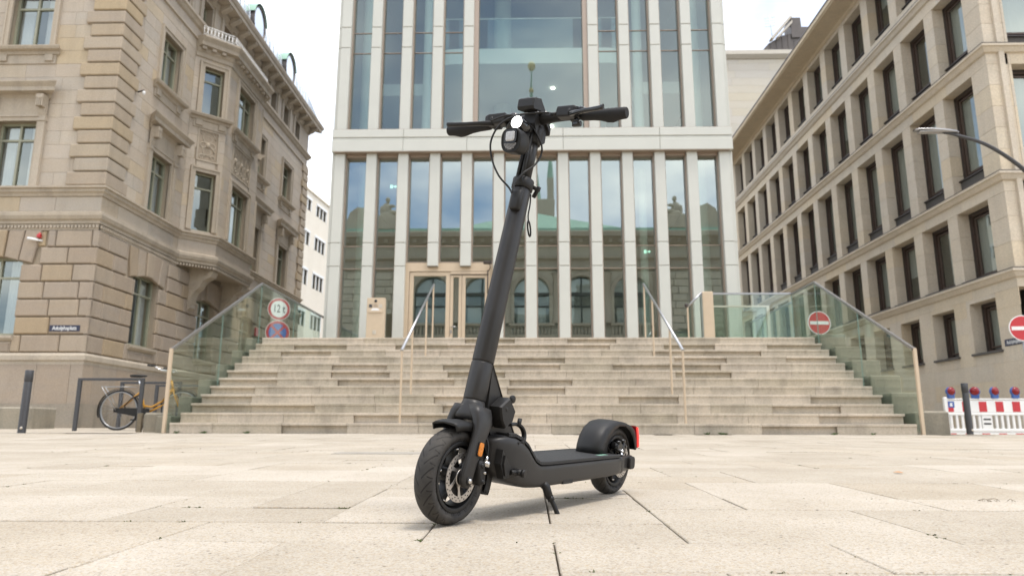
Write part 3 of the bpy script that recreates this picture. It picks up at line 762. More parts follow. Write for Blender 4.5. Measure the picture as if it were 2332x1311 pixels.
stones(rct, FE, "rusticated_block", "old_stone", exch, -0.05, 0.14, 0.04, 0.02, 60)
m = MB(); m.add([(-9.5, EX - 1, 16.6), (11.5, EX - 1, 16.6), (11.5, EX - 22, 16.6), (-9.5, EX - 22, 16.6), (0.25, EX - 6, 20.2), (1.5, EX - 12, 20.2)], [(0, 1, 4), (1, 2, 5, 4), (2, 3, 5), (3, 0, 4, 5)]); m.box(-16.4, 16.4, EX - 14, EX + 0.4, 16.55, 16.85); m.obj("copper_roof", "copper_green", exch)
# corner attics with seated statues
def blob(mb, c, r, n=8):
    mb.lathe([(r[0] * math.sin(math.pi * k / n), -math.cos(math.pi * k / n)) for k in range(n + 1)], 12, 'z'); st = len(mb.v) - 12 * (n + 1)
    for i in range(st, len(mb.v)): x, y, z = mb.v[i]; mb.v[i] = (c[0] + x, c[1] + y * r[1] / r[0], c[2] + z * r[2])
for x in (-12.25, 12.6):
    m = MB(); m.cbox(x - 1.5, x + 1.5, EX - 2.5, EX + 0.5, 16.8, 18.0, 0.05); m.prism([(x - 3.4, 16.85), (x - 3.4, 17.6), (x - 3.1, 18.4), (x - 2.5, 18.9), (x - 1.8, 18.8), (x - 1.5, 18.0), (x - 1.5, 16.85)], 'y', EX - 1.5, EX) if x < 0 else m.prism([(x + 3.6, 16.85), (x + 3.6, 17.6), (x + 3.3, 18.6), (x + 2.6, 19.1), (x + 1.9, 18.8), (x + 1.5, 18.0), (x + 1.5, 16.85)], 'y', EX - 1.5, EX)
    m.obj("corner_attic", "old_stone", exch)
    m = MB(); s_ = 1 if x < 0 else -1
    for c, r in (((0, 0, 18.3), (0.75, 0.6, 0.4)), ((-0.1, 0, 18.9), (0.42, 0.36, 0.6)), ((0.0, 0.05, 19.75), (0.2, 0.2, 0.25)), ((0.45, 0.2, 18.6), (0.5, 0.3, 0.2)), ((0.8, 0.2, 18.3), (0.18, 0.2, 0.4)), ((0.35, 0.2, 19.15), (0.35, 0.16, 0.14)), ((-0.5, 0, 18.8), (0.2, 0.2, 0.45)), ((0.0, 0, 19.45), (0.12, 0.12, 0.2))): blob(m, (x + s_ * c[0], EX - 0.8 + c[1], c[2]), r)
    m.obj("statue", "old_stone", exch)
rebase(exch, (0, EX, 0))
tower = thing("church_tower", "green spired tower rising behind the mirrored exchange roof", "tower")
TX, TY = 3.3, -116.0
m = MB(); m.cbox(TX - 3.2, TX + 2.4, TY - 3, TY + 3, 0, 50, 0.3); m.cbox(TX + 0.8, TX + 2.2, TY + 1.2, TY + 2.6, 50, 55, 0.1); m.obj("tower_body", "old_stone", tower)
m = MB(); m.lathe([(2.2, 50), (1.6, 55), (1.1, 60), (0.6, 68), (0.3, 76), (0.1, 82)], 8, 'z', (TX - 2.6, TY, 0), smooth=False); m.lathe([(0.7, 55), (0.1, 62)], 6, 'z', (TX + 1.5, TY + 1.9, 0)); m.obj("spire", "copper_green", tower)
m = MB(); blob(m, (TX - 2.6, TY, 83), (0.9, 0.9, 1.2)); blob(m, (TX - 2.6, TY, 77), (0.6, 0.6, 0.6)); mat_plain("gilt", (0.9, 0.66, 0.25), 0.45, 0.2); m.obj("gilt_finial", "gilt", tower)
rebase(tower, (TX, TY, 0))

# ------------------------------------------------------------------ sandstone corner building, left
XL, YL, YE = -10.15, 16.0, 30.72
FLF = Fr((0, YL, 0), (1, 0, 0), (0, -1, 0)); FLS = Fr((XL, 0, 0), (0, 1, 0), (1, 0, 0))
hotel = thing("sandstone_corner_building", "ornate sandstone building with quoins, oriel bay and hooded windows", "building")
mat_plain("zinc_roof", (0.72, 0.74, 0.74), 0.25, 0.85, 0.05, 3.0)
mat_plain("dormer_glass", (0.75, 0.78, 0.8), 0.06, 0.9, 0.02)
rl_ = random.Random(31)
GW, W1, W2 = (2.18, 4.02), (5.73, 7.42), (9.36, 10.95)
fwin = [(-12.46, 0.6, GW), (-12.46, 0.5, W1), (-12.46, 0.54, W2), (-15.6, 0.6, GW), (-15.6, 0.5, W1), (-15.6, 0.54, W2)]
swin = [(c, 0.6, GW) for c in (18.3, 21.85, 25.1, 28.2)] + [(c, 0.52, w) for c in (18.4, 25.1, 28.2) for w in (W1, W2)]
att = [17.3 + 1.48 * k for k in range(9)]
fatt = [-11.9 - 1.48 * k for k in range(4)]
def H(ws, ex=0.0): return [(c - h - ex, c + h + ex, z[0] - ex * 0.0, z[1] + ex) for c, h, z in ws]
AZ = (12.6, 13.34)
m = MB()
wall_sheet(m, FLF, -19, XL - 0.0, -0.3, 13.9, H(fwin) + [(c - 0.32, c + 0.32, *AZ) for c in fatt], -0.02, 0.32)
wall_sheet(m, FLS, YL, YE, -0.3, 13.9, H(swin) + [(c - 0.32, c + 0.32, *AZ) for c in att], -0.02, 0.32)
bk = Fr((0, YE, 0), (-1, 0, 0), (0, 1, 0)); wall_sheet(m, bk, -XL, 19, -0.3, 13.9, [], -0.02)
m.obj("wall", "joint_stone", hotel, fix=False)
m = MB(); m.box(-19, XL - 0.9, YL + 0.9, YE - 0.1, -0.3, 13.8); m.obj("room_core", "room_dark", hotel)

# ground storey: rusticated courses
rows = 7; rz0, rz1 = 1.77, 4.66
gh_f = [(c - 0.6, c + 0.6, 2.0, 4.02) for c, h, z in fwin if z == GW] + [(c - 1.02, c + 1.02, 3.86, 4.66) for c, h, z in fwin if z == GW] + [(-11.93, -11.31, 4.25, 4.66)]
gh_s = [(c - 0.6, c + 0.6, 2.0, 4.02) for c, h, z in swin if z == GW] + [(c - 1.02, c + 1.02, 3.86, 4.66) for c, h, z in swin if z == GW]
rf = ashlar(-19, XL - 0.0, rz0, rz1, rows, 0.86, gh_f, rl_, 0.18); rsd = ashlar(YL, YE, rz0, rz1, rows, 0.86, gh_s, rl_, 0.18)
corner_fix = lambda R, lo, hi: [(a + (0 if a > lo + 0.01 else 0), b, c, d) for a, b, c, d in R]
for r in sorted([r for r in rf if r[1] > -13.8], key=lambda r: -r[1]):
    m = MB(); e = 0.055 if abs(r[1] - XL) < 0.02 else -0.009; fblock(m, FLF, r[0] + 0.009, r[1] + e, r[2] + 0.012, r[3] - 0.012, -0.03, 0.055, 0.026); m.obj("rusticated_block", "rustic_stone", hotel, fix=False)
for r in rsd:
    m = MB(); s0 = -0.054 if abs(r[0] - YL) < 0.02 else 0.009; fblock(m, FLS, r[0] + s0, r[1] - 0.009, r[2] + 0.012, r[3] - 0.012, -0.03, 0.055, 0.026); m.obj("rusticated_block", "rustic_stone", hotel, fix=False)
def voussoirs(fr, c):
    edges = [(-1.0, -0.86), (-0.60, -0.52), (-0.20, -0.17), (0.20, 0.17), (0.60, 0.52), (1.0, 0.86)]
    for (t0, b0), (t1, b1) in zip(edges, edges[1:]):
        key = abs(t0 + t1) < 0.01; d = 0.10 if key else 0.06; g_ = 0.012
        def zb(u): return 3.90 + 0.12 * (1 - min(1, (u / 0.6) ** 2)) if abs(u) < 0.62 else 3.87
        m = MB(); q = [(b0 + g_, zb(b0)), (b1 - g_, zb(b1)), (t1 - g_, 4.65), (t0 + g_, 4.65)]
        vs = [fr.p(c + u, z, -0.03) for u, z in q] + [fr.p(c + u, z, d - 0.02) for u, z in q]; mu, mz = sum(u for u, z in q) / 4, sum(z for u, z in q) / 4
        vs += [fr.p(c + u + math.copysign(0.022, mu - u), z + math.copysign(0.022, mz - z), d) for u, z in q]
        fs = [(8, 9, 10, 11)]
        for i in range(4): j = (i + 1) % 4; fs += [(i, j, 4 + j, 4 + i), (4 + i, 4 + j, 8 + j, 8 + i)]
        m.add(vs, fs); m.obj("voussoir", "rustic_stone", hotel, fix=False)
voussoirs(FLF, -12.46)
for c in (18.3, 21.85, 25.1, 28.2): voussoirs(FLS, c)
m = MB(); fblock(m, FLF, -11.62, -11.37, 4.28, 4.64, -0.03, 0.02, 0.02); m.obj("alarm_backing", "quoin_stone", hotel, fix=False)
# plinth
m = MB(); prof = [(0.0, 1.50), (0.085, 1.50), (0.085, 1.56), (0.12, 1.60), (0.12, 1.70), (0.085, 1.755), (0.0, 1.77)]
fprofile(m, FLF, -19, XL, prof, 0, 1); fprofile(m, FLS, YL, YE, prof, 1, 1); m.obj("water_table", "moulding_stone", hotel)
for r in ashlar(-13.9, XL, 0.62, 1.50, 1, 0.95, [], rl_, 0.25):
    m = MB(); fblock(m, FLF, r[0] + 0.003, (XL + 0.079 if r[1] > XL - 0.12 else r[1] - 0.003), r[2], r[3], -0.03, 0.085, 0.004); m.obj("plinth_block", "rustic_stone", hotel, fix=False)
for r in ashlar(YL, YE, 0.62, 1.50, 1, 0.95, [], rl_, 0.25):
    m = MB(); fblock(m, FLS, (YL - 0.078 if r[0] < YL + 0.12 else r[0] + 0.003), r[1] - 0.003, r[2], r[3], -0.03, 0.085, 0.004); m.obj("plinth_block", "rustic_stone", hotel, fix=False)
m = MB(); fbox(m, FLF, -19, XL + 0.14, -0.3, 0.62, -0.1, 0.14); fbox(m, FLS, YL + 0.001, YE, -0.3, 0.62, -0.1, 0.14); m.obj("plinth_base", "plinth_stone", hotel)
# storey ledges
def mould(prof, name, mat="moulding_stone", bay=True):
    m = MB(); fprofile(m, FLF, -19, XL, prof, 0, 1)
    if bay:
        fprofile(m, FLS, YL, 19.73, prof, 1, -0.414); fprofile(m, FC1, 0, LC, prof, -0.414, 0.414); fprofile(m, FCM, 20.5, 23.2, prof, 0.414, 0.414); fprofile(m, FC2, 0, LC, prof, 0.414, -0.414); fprofile(m, FLS, 23.97, YE, prof, -0.414, 1)
    else: fprofile(m, FLS, YL, YE, prof, 1, 1)
    return m.obj(name, mat, hotel)
XB = -9.37; LC = math.hypot(0.78, 0.77)
FC1 = Fr((XL, 19.73, 0), (0.78, 0.77, 0), (0.77, -0.78, 0)); FCM = Fr((XB, 0, 0), (0, 1, 0), (1, 0, 0)); FC2 = Fr((XB, 23.2, 0), (-0.78, 0.77, 0), (0.77, 0.78, 0))
mould([(0.0, 4.80), (0.05, 4.82), (0.05, 4.88), (0.10, 4.92), (0.13, 5.0), (0.13, 5.08), (0.02, 5.12), (0.0, 5.14)], "lower_ledge")
mould([(0.0, 5.50), (0.03, 5.50), (0.05, 5.56), (0.10, 5.60), (0.10, 5.66), (0.15, 5.68), (0.15, 5.725), (0.0, 5.75)], "upper_ledge")
for fr, a, b in ((FLF, -19, XL + 0.03), (FLS, YL - 0.029, 19.73), (FLS, 23.97, YE)):
    m = MB(); fbox(m, fr, a, b, 4.66, 4.80, -0.03, 0.03); m.obj("dentil_band", "moulding_stone", hotel)
m = MB()
def dent(fr, a, b, z0, z1, d0, d1, p, w):
    u = a
    while u < b: fbox(m, fr, u, u + w, z0, z1, d0, d1); u += p
dent(FLF, -14, XL + 0.05, 4.71, 4.78, 0.03, 0.065, 0.085, 0.05); dent(FLS, YL, 19.7, 4.71, 4.78, 0.03, 0.065, 0.085, 0.05); dent(FLS, 24, YE, 4.71, 4.78, 0.03, 0.065, 0.085, 0.05)
dent(FC1, 0.02, LC, 4.72, 4.79, -0.1, 0.045, 0.085, 0.05); dent(FCM, 20.5, 23.2, 4.72, 4.79, -0.1, 0.045, 0.085, 0.05)
tag(m.obj("dentil_row", "moulding_stone", hotel), kind="stuff")
fz = ashlar(-14, XL, 5.14, 5.5, 1, 1.2, [], rl_); 
for r in fz: m = MB(); fblock(m, FLF, r[0] + 0.003, r[1] - 0.003, r[2], r[3], -0.03, 0.0, 0.004); m.obj("frieze_block", "sandstone", hotel, fix=False)
for r in ashlar(YL, 19.73, 5.14, 5.5, 1, 1.2, [], rl_) + ashlar(23.97, YE, 5.14, 5.5, 1, 1.2, [], rl_): m = MB(); fblock(m, FLS, r[0] + 0.003, r[1] - 0.003, r[2], r[3], -0.03, 0.0, 0.004); m.obj("frieze_block", "sandstone", hotel, fix=False)
# upper ashlar
uh_f = H([w for w in fwin if w[2] != GW]); uh_s = H([w for w in swin if w[2] != GW]) + [(19.73, 23.97, 4.6, 12.0)]
NR = 17; U0, U1 = 5.75, 11.78
ra = [r for r in ashlar(-14.2, XL, U0, U1, NR, 0.9, uh_f, rl_, 0.25)]
for r in ra: m = MB(); fblock(m, FLF, r[0] + 0.002, r[1] - 0.002, r[2] + 0.002, r[3] - 0.002, -0.03, 0.0, 0.003); m.obj("ashlar_block", "sandstone", hotel, fix=False)
rb = ashlar(YL, YE, U0, U1, NR, 0.9, uh_s, rl_, 0.25)
stones(rb, FLS, "ashlar_block", "sandstone", hotel, -0.03, 0.0, 0.003, 0.002, 300 - len(ra), key=lambda r: r[0] - 0.3 * r[2])
m = MB(); fbox(m, FLF, -19, -14.2, U0, U1, -0.03, -0.002); m.obj("outer_wall", "sandstone", hotel)
# quoins
rh = (U1 - U0) / NR
for k in range(NR):
    z0, z1 = U0 + k * rh + 0.014, U0 + (k + 1) * rh - 0.014; lng = k % 2 == 0
    a, b = (0.90, 0.86) if lng else (0.76, 0.72)
    m = MB(); m.cbox(XL - a, XL + 0.075, YL - 0.075, YL + b, z0, z1, 0.022); m.obj("quoin_block", "quoin_stone", hotel)
    m = MB(); m.cbox(XL - a, XL + 0.075, YE - b * 0.75, YE + 0.075, z0, z1, 0.022); m.obj("quoin_block", "quoin_stone", hotel)
for k in range(rows):
    z0, z1 = rz0 + k * (rz1 - rz0) / rows + 0.012, rz0 + (k + 1) * (rz1 - rz0) / rows - 0.012
# attic and main cornice
mould([(0.0, 11.77), (0.05, 11.79), (0.05, 11.85), (0.0, 11.87)], "string_course", bay=False)
mould([(0.0, 12.16), (0.06, 12.2), (0.10, 12.28), (0.15, 12.32), (0.15, 12.40), (0.02, 12.46), (0.0, 12.47)], "attic_ledge", bay=False)
m = MB(); fbox(m, FLF, -19, XL - 0.0, 11.87, 12.16, -0.03, -0.001); fbox(m, FLS, YL + 0.03, YE, 11.87, 12.16, -0.03, -0.001)
m.obj("attic_frieze", "sandstone", hotel)
m = MB(); fr_ = [(a, b) for a, b in zip([YL + 0.03] + [c + 0.32 for c in att], [c - 0.32 for c in att] + [YE])]
for a, b in fr_: fbox(m, FLS, a, b, 12.47, 13.5, -0.03, 0.0)
ff_ = [(a, b) for a, b in zip([-19] + [c + 0.32 for c in fatt[::-1]], [c - 0.32 for c in fatt[::-1]] + [XL - 0.001])]
for a, b in ff_: fbox(m, FLF, a, b, 12.47, 13.5, -0.03, 0.0)
for c in att: fbox(m, FLS, c - 0.32, c + 0.32, 12.47, 12.6, -0.03, 0.0); fbox(m, FLS, c - 0.32, c + 0.32, 13.34, 13.5, -0.03, 0.0)
tag(m.obj("attic_wall", "sandstone", hotel), kind="stuff")
for a, b in fr_[1:-1]:
    for q in (a + 0.06, b - 0.24):
        m = MB(); fbox(m, FLS, q, q + 0.18, 12.47, 13.46, 0.0, 0.05); m.obj("attic_pilaster", "moulding_stone", hotel)
mould([(0.0, 13.40), (0.05, 13.44), (0.09, 13.52), (0.12, 13.56), (0.12, 13.66), (0.46, 13.67), (0.46, 13.80), (0.50, 13.83), (0.54, 13.93), (0.54, 13.98), (0.0, 14.0)], "main_cornice", bay=False)
u = YL + 0.4
while u < YE:
    m = MB(); P_ = [(0.10, 13.48), (0.12, 13.42), (0.20, 13.46), (0.36, 13.56), (0.42, 13.60), (0.42, 13.665), (0.10, 13.665)]
    vs = [FLS.p(u, z, d) for d, z in P_] + [FLS.p(u + 0.20, z, d) for d, z in P_]; n = len(P_)
    m.add(vs, [tuple(range(n)), tuple(range(n, 2 * n))] + [(i, (i + 1) % n, n + (i + 1) % n, n + i) for i in range(n)]); m.obj("cornice_bracket", "moulding_stone", hotel); u += 0.74
# windows
WIN = {}
def window(fr, c, h, z, hood=False, sill=True, surround=True, trans=0.74, curt=True, n=2):
    z0, z1 = z; u0, u1 = c - h, c + h; D = -0.17
    m = MB(); frame_rect(m, fr, u0, u1, z0, z1, 0.055, D - 0.05, D + 0.03)
    zt = z0 + (z1 - z0) * trans
    for k in range(1, n): uu = u0 + (u1 - u0) * k / n; fbox(m, fr, uu - 0.028, uu + 0.028, z0 + 0.055, z1 - 0.055, D - 0.045, D + 0.025)
    fbox(m, fr, u0 + 0.055, u1 - 0.055, zt - 0.025, zt + 0.025, D - 0.044, D + 0.028)
    w = m.obj("window", "sage_frame", hotel)
    for k in range(n):
        ua, ub = u0 + (u1 - u0) * k / n + 0.03, u0 + (u1 - u0) * (k + 1) / n - 0.03
        for za, zb in ((z0 + 0.05, zt - 0.025), (zt + 0.025, z1 - 0.05)):
            m = MB(); t = (rl_.random() - 0.5) * 0.012; m.add([fr.p(ua, za, D - 0.01 + t), fr.p(ub, za, D - 0.01 - t), fr.p(ub, zb, D - 0.01 - t), fr.p(ua, zb, D - 0.01 + t)], [(0, 1, 2, 3)]); m.obj("pane", "glass_window", w, fix=False)
    if curt:
        for s in (-1, 1):
            m = MB(); N = 14; wd = (u1 - u0) * (0.30 + 0.12 * rl_.random()); vs = []
            for k in range(N + 1):
                uu = (u0 + wd * k / N) if s < 0 else (u1 - wd * k / N); dd = D - 0.16 + 0.025 * math.sin(k * 2.1 + c)
                vs += [fr.p(uu, z0 + 0.02, dd), fr.p(uu, z1 - 0.02, dd)]
            m.add(vs, [(2 * k, 2 * k + 2, 2 * k + 3, 2 * k + 1) for k in range(N)], smooth=True); m.obj("curtain", "curtain", w, fix=False)
    if surround:
        m = MB(); s = 0.15
        for (a, b, za, zb) in ((u0 - s, u0, z0, z1 + s), (u1, u1 + s, z0, z1 + s), (u0, u1, z1, z1 + s)): fbox(m, fr, a, b, za, zb, -0.04, 0.05)
        for (a, b, za, zb) in ((u0 - s, u0 - s + 0.05, z0, z1 + s), (u1 + s - 0.05, u1 + s, z0, z1 + s), (u0 - s + 0.05, u1 + s - 0.05, z1 + s - 0.05, z1 + s)): fbox(m, fr, a, b, za, zb, 0.05, 0.075)
        m.obj("surround", "moulding_stone", w)
    if hood:
        e = h + 0.16
        m = MB(); fbox(m, fr, c - e, c + e, z1 + 0.15, z1 + 0.58, -0.02, 0.06); m.obj("hood_frieze", "moulding_stone", w)
        m = MB()
        P_ = [(0.0, z1 + 0.55), (0.06, z1 + 0.57), (0.10, z1 + 0.66), (0.28, z1 + 0.68), (0.28, z1 + 0.78), (0.33, z1 + 0.84), (0.36, z1 + 0.88), (0.36, z1 + 0.91), (0.0, z1 + 0.95)]
        fprofile(m, fr, c - e - 0.06, c + e + 0.06, P_, 1, 1)
        nP = len(P_); m.obj("hood", "moulding_stone", w)
        for s in (-1, 1):
            uu = c + s * (e - 0.02); m = MB(); P_ = [(0.05, z1 + 0.14), (0.09, z1 + 0.12), (0.12, z1 + 0.22), (0.13, z1 + 0.34), (0.20, z1 + 0.44), (0.27, z1 + 0.50), (0.27, z1 + 0.60), (0.05, z1 + 0.60)]
            n_ = len(P_); vs = [fr.p(uu - 0.09, z_, d) for d, z_ in P_] + [fr.p(uu + 0.09, z_, d) for d, z_ in P_]
            m.add(vs, [tuple(range(n_)), tuple(range(n_, 2 * n_))] + [(i, (i + 1) % n_, n_ + (i + 1) % n_, n_ + i) for i in range(n_)])
            for q in range(4): fbox(m, fr, uu - 0.08 + q * 0.045, uu - 0.055 + q * 0.045, z1 + 0.30, z1 + 0.56, 0.1, 0.285 - 0.02)
            m.obj("console", "moulding_stone", w)
            m = MB(); fbox(m, fr, uu - 0.08, uu + 0.08, z0, z1 + 0.13, 0.0, 0.085); fbox(m, fr, uu - 0.095, uu + 0.095, z1 - 0.02, z1 + 0.05, 0.0, 0.11); m.obj("pilaster", "moulding_stone", w)
    if sill:
        m = MB(); e = h + 0.26; fprofile(m, fr, c - e, c + e, [(0.0, z0 - 0.20), (0.06, z0 - 0.18), (0.08, z0 - 0.11), (0.17, z0 - 0.09), (0.20, z0 - 0.03), (0.20, z0 - 0.005), (-0.2, z0 + 0.012)], 0.5, 0.5); m.obj("sill", "moulding_stone", w)
        for s in (-1, 1):
            m = MB(); uu = c + s * (h + 0.04); fbox(m, fr, uu - 0.10, uu + 0.10, z0 - 0.36, z0 - 0.19, -0.01, 0.075); m.obj("sill_console", "moulding_stone", w)
        m = MB(); fbox(m, fr, c - h - 0.2, c + h + 0.2, z0 - 0.42, z0 - 0.195, -0.02, 0.03); m.obj("sill_apron", "moulding_stone", w)
    return w
for c, h, z in fwin[:3]: window(FLF, c, h, z, hood=z == W1, sill=z == W2, surround=z != GW)
for c, h, z in swin: window(FLS, c, h, z, hood=z == W1, sill=z == W2, surround=z != GW)
for c in [fwin[0][0]]: m = MB(); fprofile(m, FLF, c - 0.66, c + 0.66, [(0.0, 2.02), (0.06, 2.04), (0.12, 2.1), (0.12, 2.16), (-0.2, 2.185)], 0, 0); m.obj("sill", "moulding_stone", hotel)
for c in (18.3, 21.85, 25.1, 28.2):
    m = MB(); fprofile(m, FLS, c - 0.66, c + 0.66, [(0.0, 2.02), (0.06, 2.04), (0.12, 2.1), (0.12, 2.16), (-0.2, 2.185)], 0, 0); m.obj("sill", "moulding_stone", hotel)
    m = MB(); fbox(m, FLS, c - 0.6, c + 0.6, 1.775, 2.02, -0.03, 0.03); m.obj("sill_apron", "sandstone", hotel)
m = MB(); fbox(m, FLF, -13.06, -11.86, 1.775, 2.02, -0.03, 0.03); m.obj("sill_apron", "sandstone", hotel)
for fr, cs in ((FLS, att), (FLF, fatt)):
    for c in cs:
        m = MB(); frame_rect(m, fr, c - 0.32, c + 0.32, 12.6, 13.34, 0.05, -0.29, -0.22); w = m.obj("attic_window", "sage_frame", hotel)
        m = MB(); m.add([fr.p(c - 0.3, 12.62, -0.26), fr.p(c + 0.3, 12.62, -0.26), fr.p(c + 0.3, 13.32, -0.26), fr.p(c - 0.3, 13.32, -0.26)], [(0, 1, 2, 3)]); m.obj("pane", "glass_window", w, fix=False)
# oriel bay
BZ0, BZ1 = 4.82, 11.35
wc = LC / 2
bwin = {1: (5.82, 7.62), 2: (9.42, 11.0)}
for fr, a, b, ch, hw_ in ((FC1, 0.0, LC, wc + 0.06, 0.30), (FCM, 20.5, 23.2, 21.85, 0.66), (FC2, 0.0, LC, wc - 0.06, 0.30)):
    m = MB(); hs = [(ch - hw_, ch + hw_, *bwin[1]), (ch - hw_, ch + hw_, *bwin[2])]
    wall_sheet(m, fr, a, b, BZ0, BZ1 + 0.5, hs, -0.02, 0.3); m.obj("oriel_wall", "joint_stone", hotel, fix=False)
    pan = (ch - hw_ * 1.1, ch + hw_ * 1.1, 7.98, 8.98)
    rs_ = ashlar(a, b, 5.75, BZ1, 15, 0.8, hs + [pan], rl_, 0.2)
    for r in rs_:
        m = MB(); fblock(m, fr, r[0] + 0.002, r[1] - 0.002, r[2] + 0.002, r[3] - 0.002, -0.03, 0.0, 0.003); m.obj("oriel_block", "sandstone", hotel, fix=False)
    m = MB(); fbox(m, fr, a, b, BZ0, 4.8, -0.03, 0.0); fbox(m, fr, a, b, 5.14, 5.5, -0.03, 0.0); m.obj("oriel_frieze", "sandstone", hotel)
    for k in (1, 2): window(fr, ch, hw_, bwin[k], hood=False, sill=k == 2, surround=True, n=1 if hw_ < 0.4 else 3, curt=hw_ > 0.4)
    # carved relief panel
    m = MB(); u0, u1, z0, z1 = pan; fbox(m, fr, u0, u1, z0, z1, -0.06, -0.035); frame_rect(m, fr, u0, u1, z0, z1, 0.05, -0.035, 0.02); rp_ = m.obj("relief_panel", "moulding_stone", hotel)
    m = MB(); nn = 1 if hw_ < 0.4 else 3
    for q in range(nn):
        cu = u0 + (u1 - u0) * (q + 0.5) / nn; s = min(0.22, (u1 - u0) / nn * 0.36)
        for (du, dz, r) in ((0, 0.24, s), (0, -0.18, s * 0.9), (-0.6 * s, 0.0, s * 0.55), (0.6 * s, 0.0, s * 0.55), (-0.75 * s, -0.36, s * 0.4), (0.75 * s, -0.36, s * 0.4), (-0.8 * s, 0.4, s * 0.35), (0.8 * s, 0.4, s * 0.35)):
            pts = []
            for k in range(20):
                t = k / 19 * 9.0; rr_ = r * (1 - 0.085 * t); pts.append(fr.p(cu + du + rr_ * math.cos(t) * (1 if du <= 0 else -1), (z0 + z1) / 2 + dz + rr_ * math.sin(t), -0.022))
            m.tube(pts, [0.026 - 0.0008 * k for k in range(20)], 5)
        c_ = fr.p(cu, (z0 + z1) / 2 + 0.02, -0.02); blob(m, tuple(c_), (0.07, 0.07, 0.09))
    m.obj("scrollwork", "moulding_stone", rp_)
m = MB()
plan = lambda d: [(XL - 0.05, 19.73 - d * 0.414 - 0.05 - d * 0.6), (XB + d, 20.5 - d * 0.42), (XB + d, 23.2 + d * 0.42), (XL - 0.05, 23.97 + d * 0.414 + 0.05 + d * 0.6)]
m.prism(plan(-0.005), 'z', BZ0 - 0.02, BZ0); m.obj("oriel_soffit", "moulding_stone", hotel); m = MB(); m.prism(plan(0.0), 'z', BZ1 + 0.48, BZ1 + 0.56); m.obj("oriel_roof", "moulding_stone", hotel)
def bmould(prof, name):
    m = MB(); fprofile(m, FC1, 0, LC, prof, -0.414, 0.414); fprofile(m, FCM, 20.5, 23.2, prof, 0.414, 0.414); fprofile(m, FC2, 0, LC, prof, 0.414, -0.414); return m.obj(name, "moulding_stone", hotel)
bmould([(0.0, 11.25), (0.04, 11.28), (0.04, 11.40), (0.09, 11.46), (0.09, 11.56), (0.24, 11.58), (0.24, 11.70), (0.30, 11.78), (0.33, 11.82), (0.33, 11.87), (0.0, 11.92)], "oriel_cornice")
for fr, a, b, s in ((FC1, 0.12, LC, 0.30), (FCM, 20.6, 23.2, 0.30)):
    u = a
    while u < b - 0.1:
        m = MB(); fbox(m, fr, u, u + 0.13, 11.48, 11.56, 0.09, 0.20); m.obj("oriel_dentil", "moulding_stone", hotel); u += s
m = MB()
for fr, a, b in ((FC1, 0.15, LC), (FCM, 20.5, 23.2), (FC2, 0.0, LC - 0.15)):
    for z in (12.0, 12.27): m.tube([fr.p(a, z, 0.1), fr.p(b, z, 0.1)], 0.014, 6)
    u = a
    while u < b:
        m.tube([fr.p(u, 11.9, 0.1), fr.p(u, 12.28, 0.1)], 0.009, 5); m.tube([fr.p(u + 0.055 + 0.05 * math.cos(t * 0.785), 12.13 + 0.09 * math.sin(t * 0.785), 0.1) for t in range(9)], 0.008, 5); u += 0.11
m.obj("oriel_railing", "white_paint", hotel)
for uc in (20.72, 22.98):
    m = MB(); P_ = [(-0.02, 4.80), (0.72, 4.80), (0.74, 4.66), (0.68, 4.52), (0.56, 4.46), (0.46, 4.40), (0.40, 4.28), (0.34, 4.18), (0.22, 4.08), (0.16, 3.94), (0.12, 3.72), (0.14, 3.60), (0.06, 3.52), (-0.02, 3.5)]
    n_ = len(P_); vs = [FLS.p(uc - 0.17, z_, d) for d, z_ in P_] + [FLS.p(uc + 0.17, z_, d) for d, z_ in P_]
    m.add(vs, [tuple(range(n_)), tuple(range(n_, 2 * n_))] + [(i, (i + 1) % n_, n_ + (i + 1) % n_, n_ + i) for i in range(n_)])
    for s in (-1, 1):
        for (d, z, r) in ((0.56, 4.62, 0.11), (0.16, 4.22, 0.10), (0.10, 3.72, 0.07)):
            m.tube([FLS.p(uc + s * 0.172, z + r * (1 - k / 16) * math.sin(k * 0.8), d + r * (1 - k / 16) * math.cos(k * 0.8)) for k in range(15)], 0.016, 6)
    m.obj("oriel_bracket", "moulding_stone", hotel)
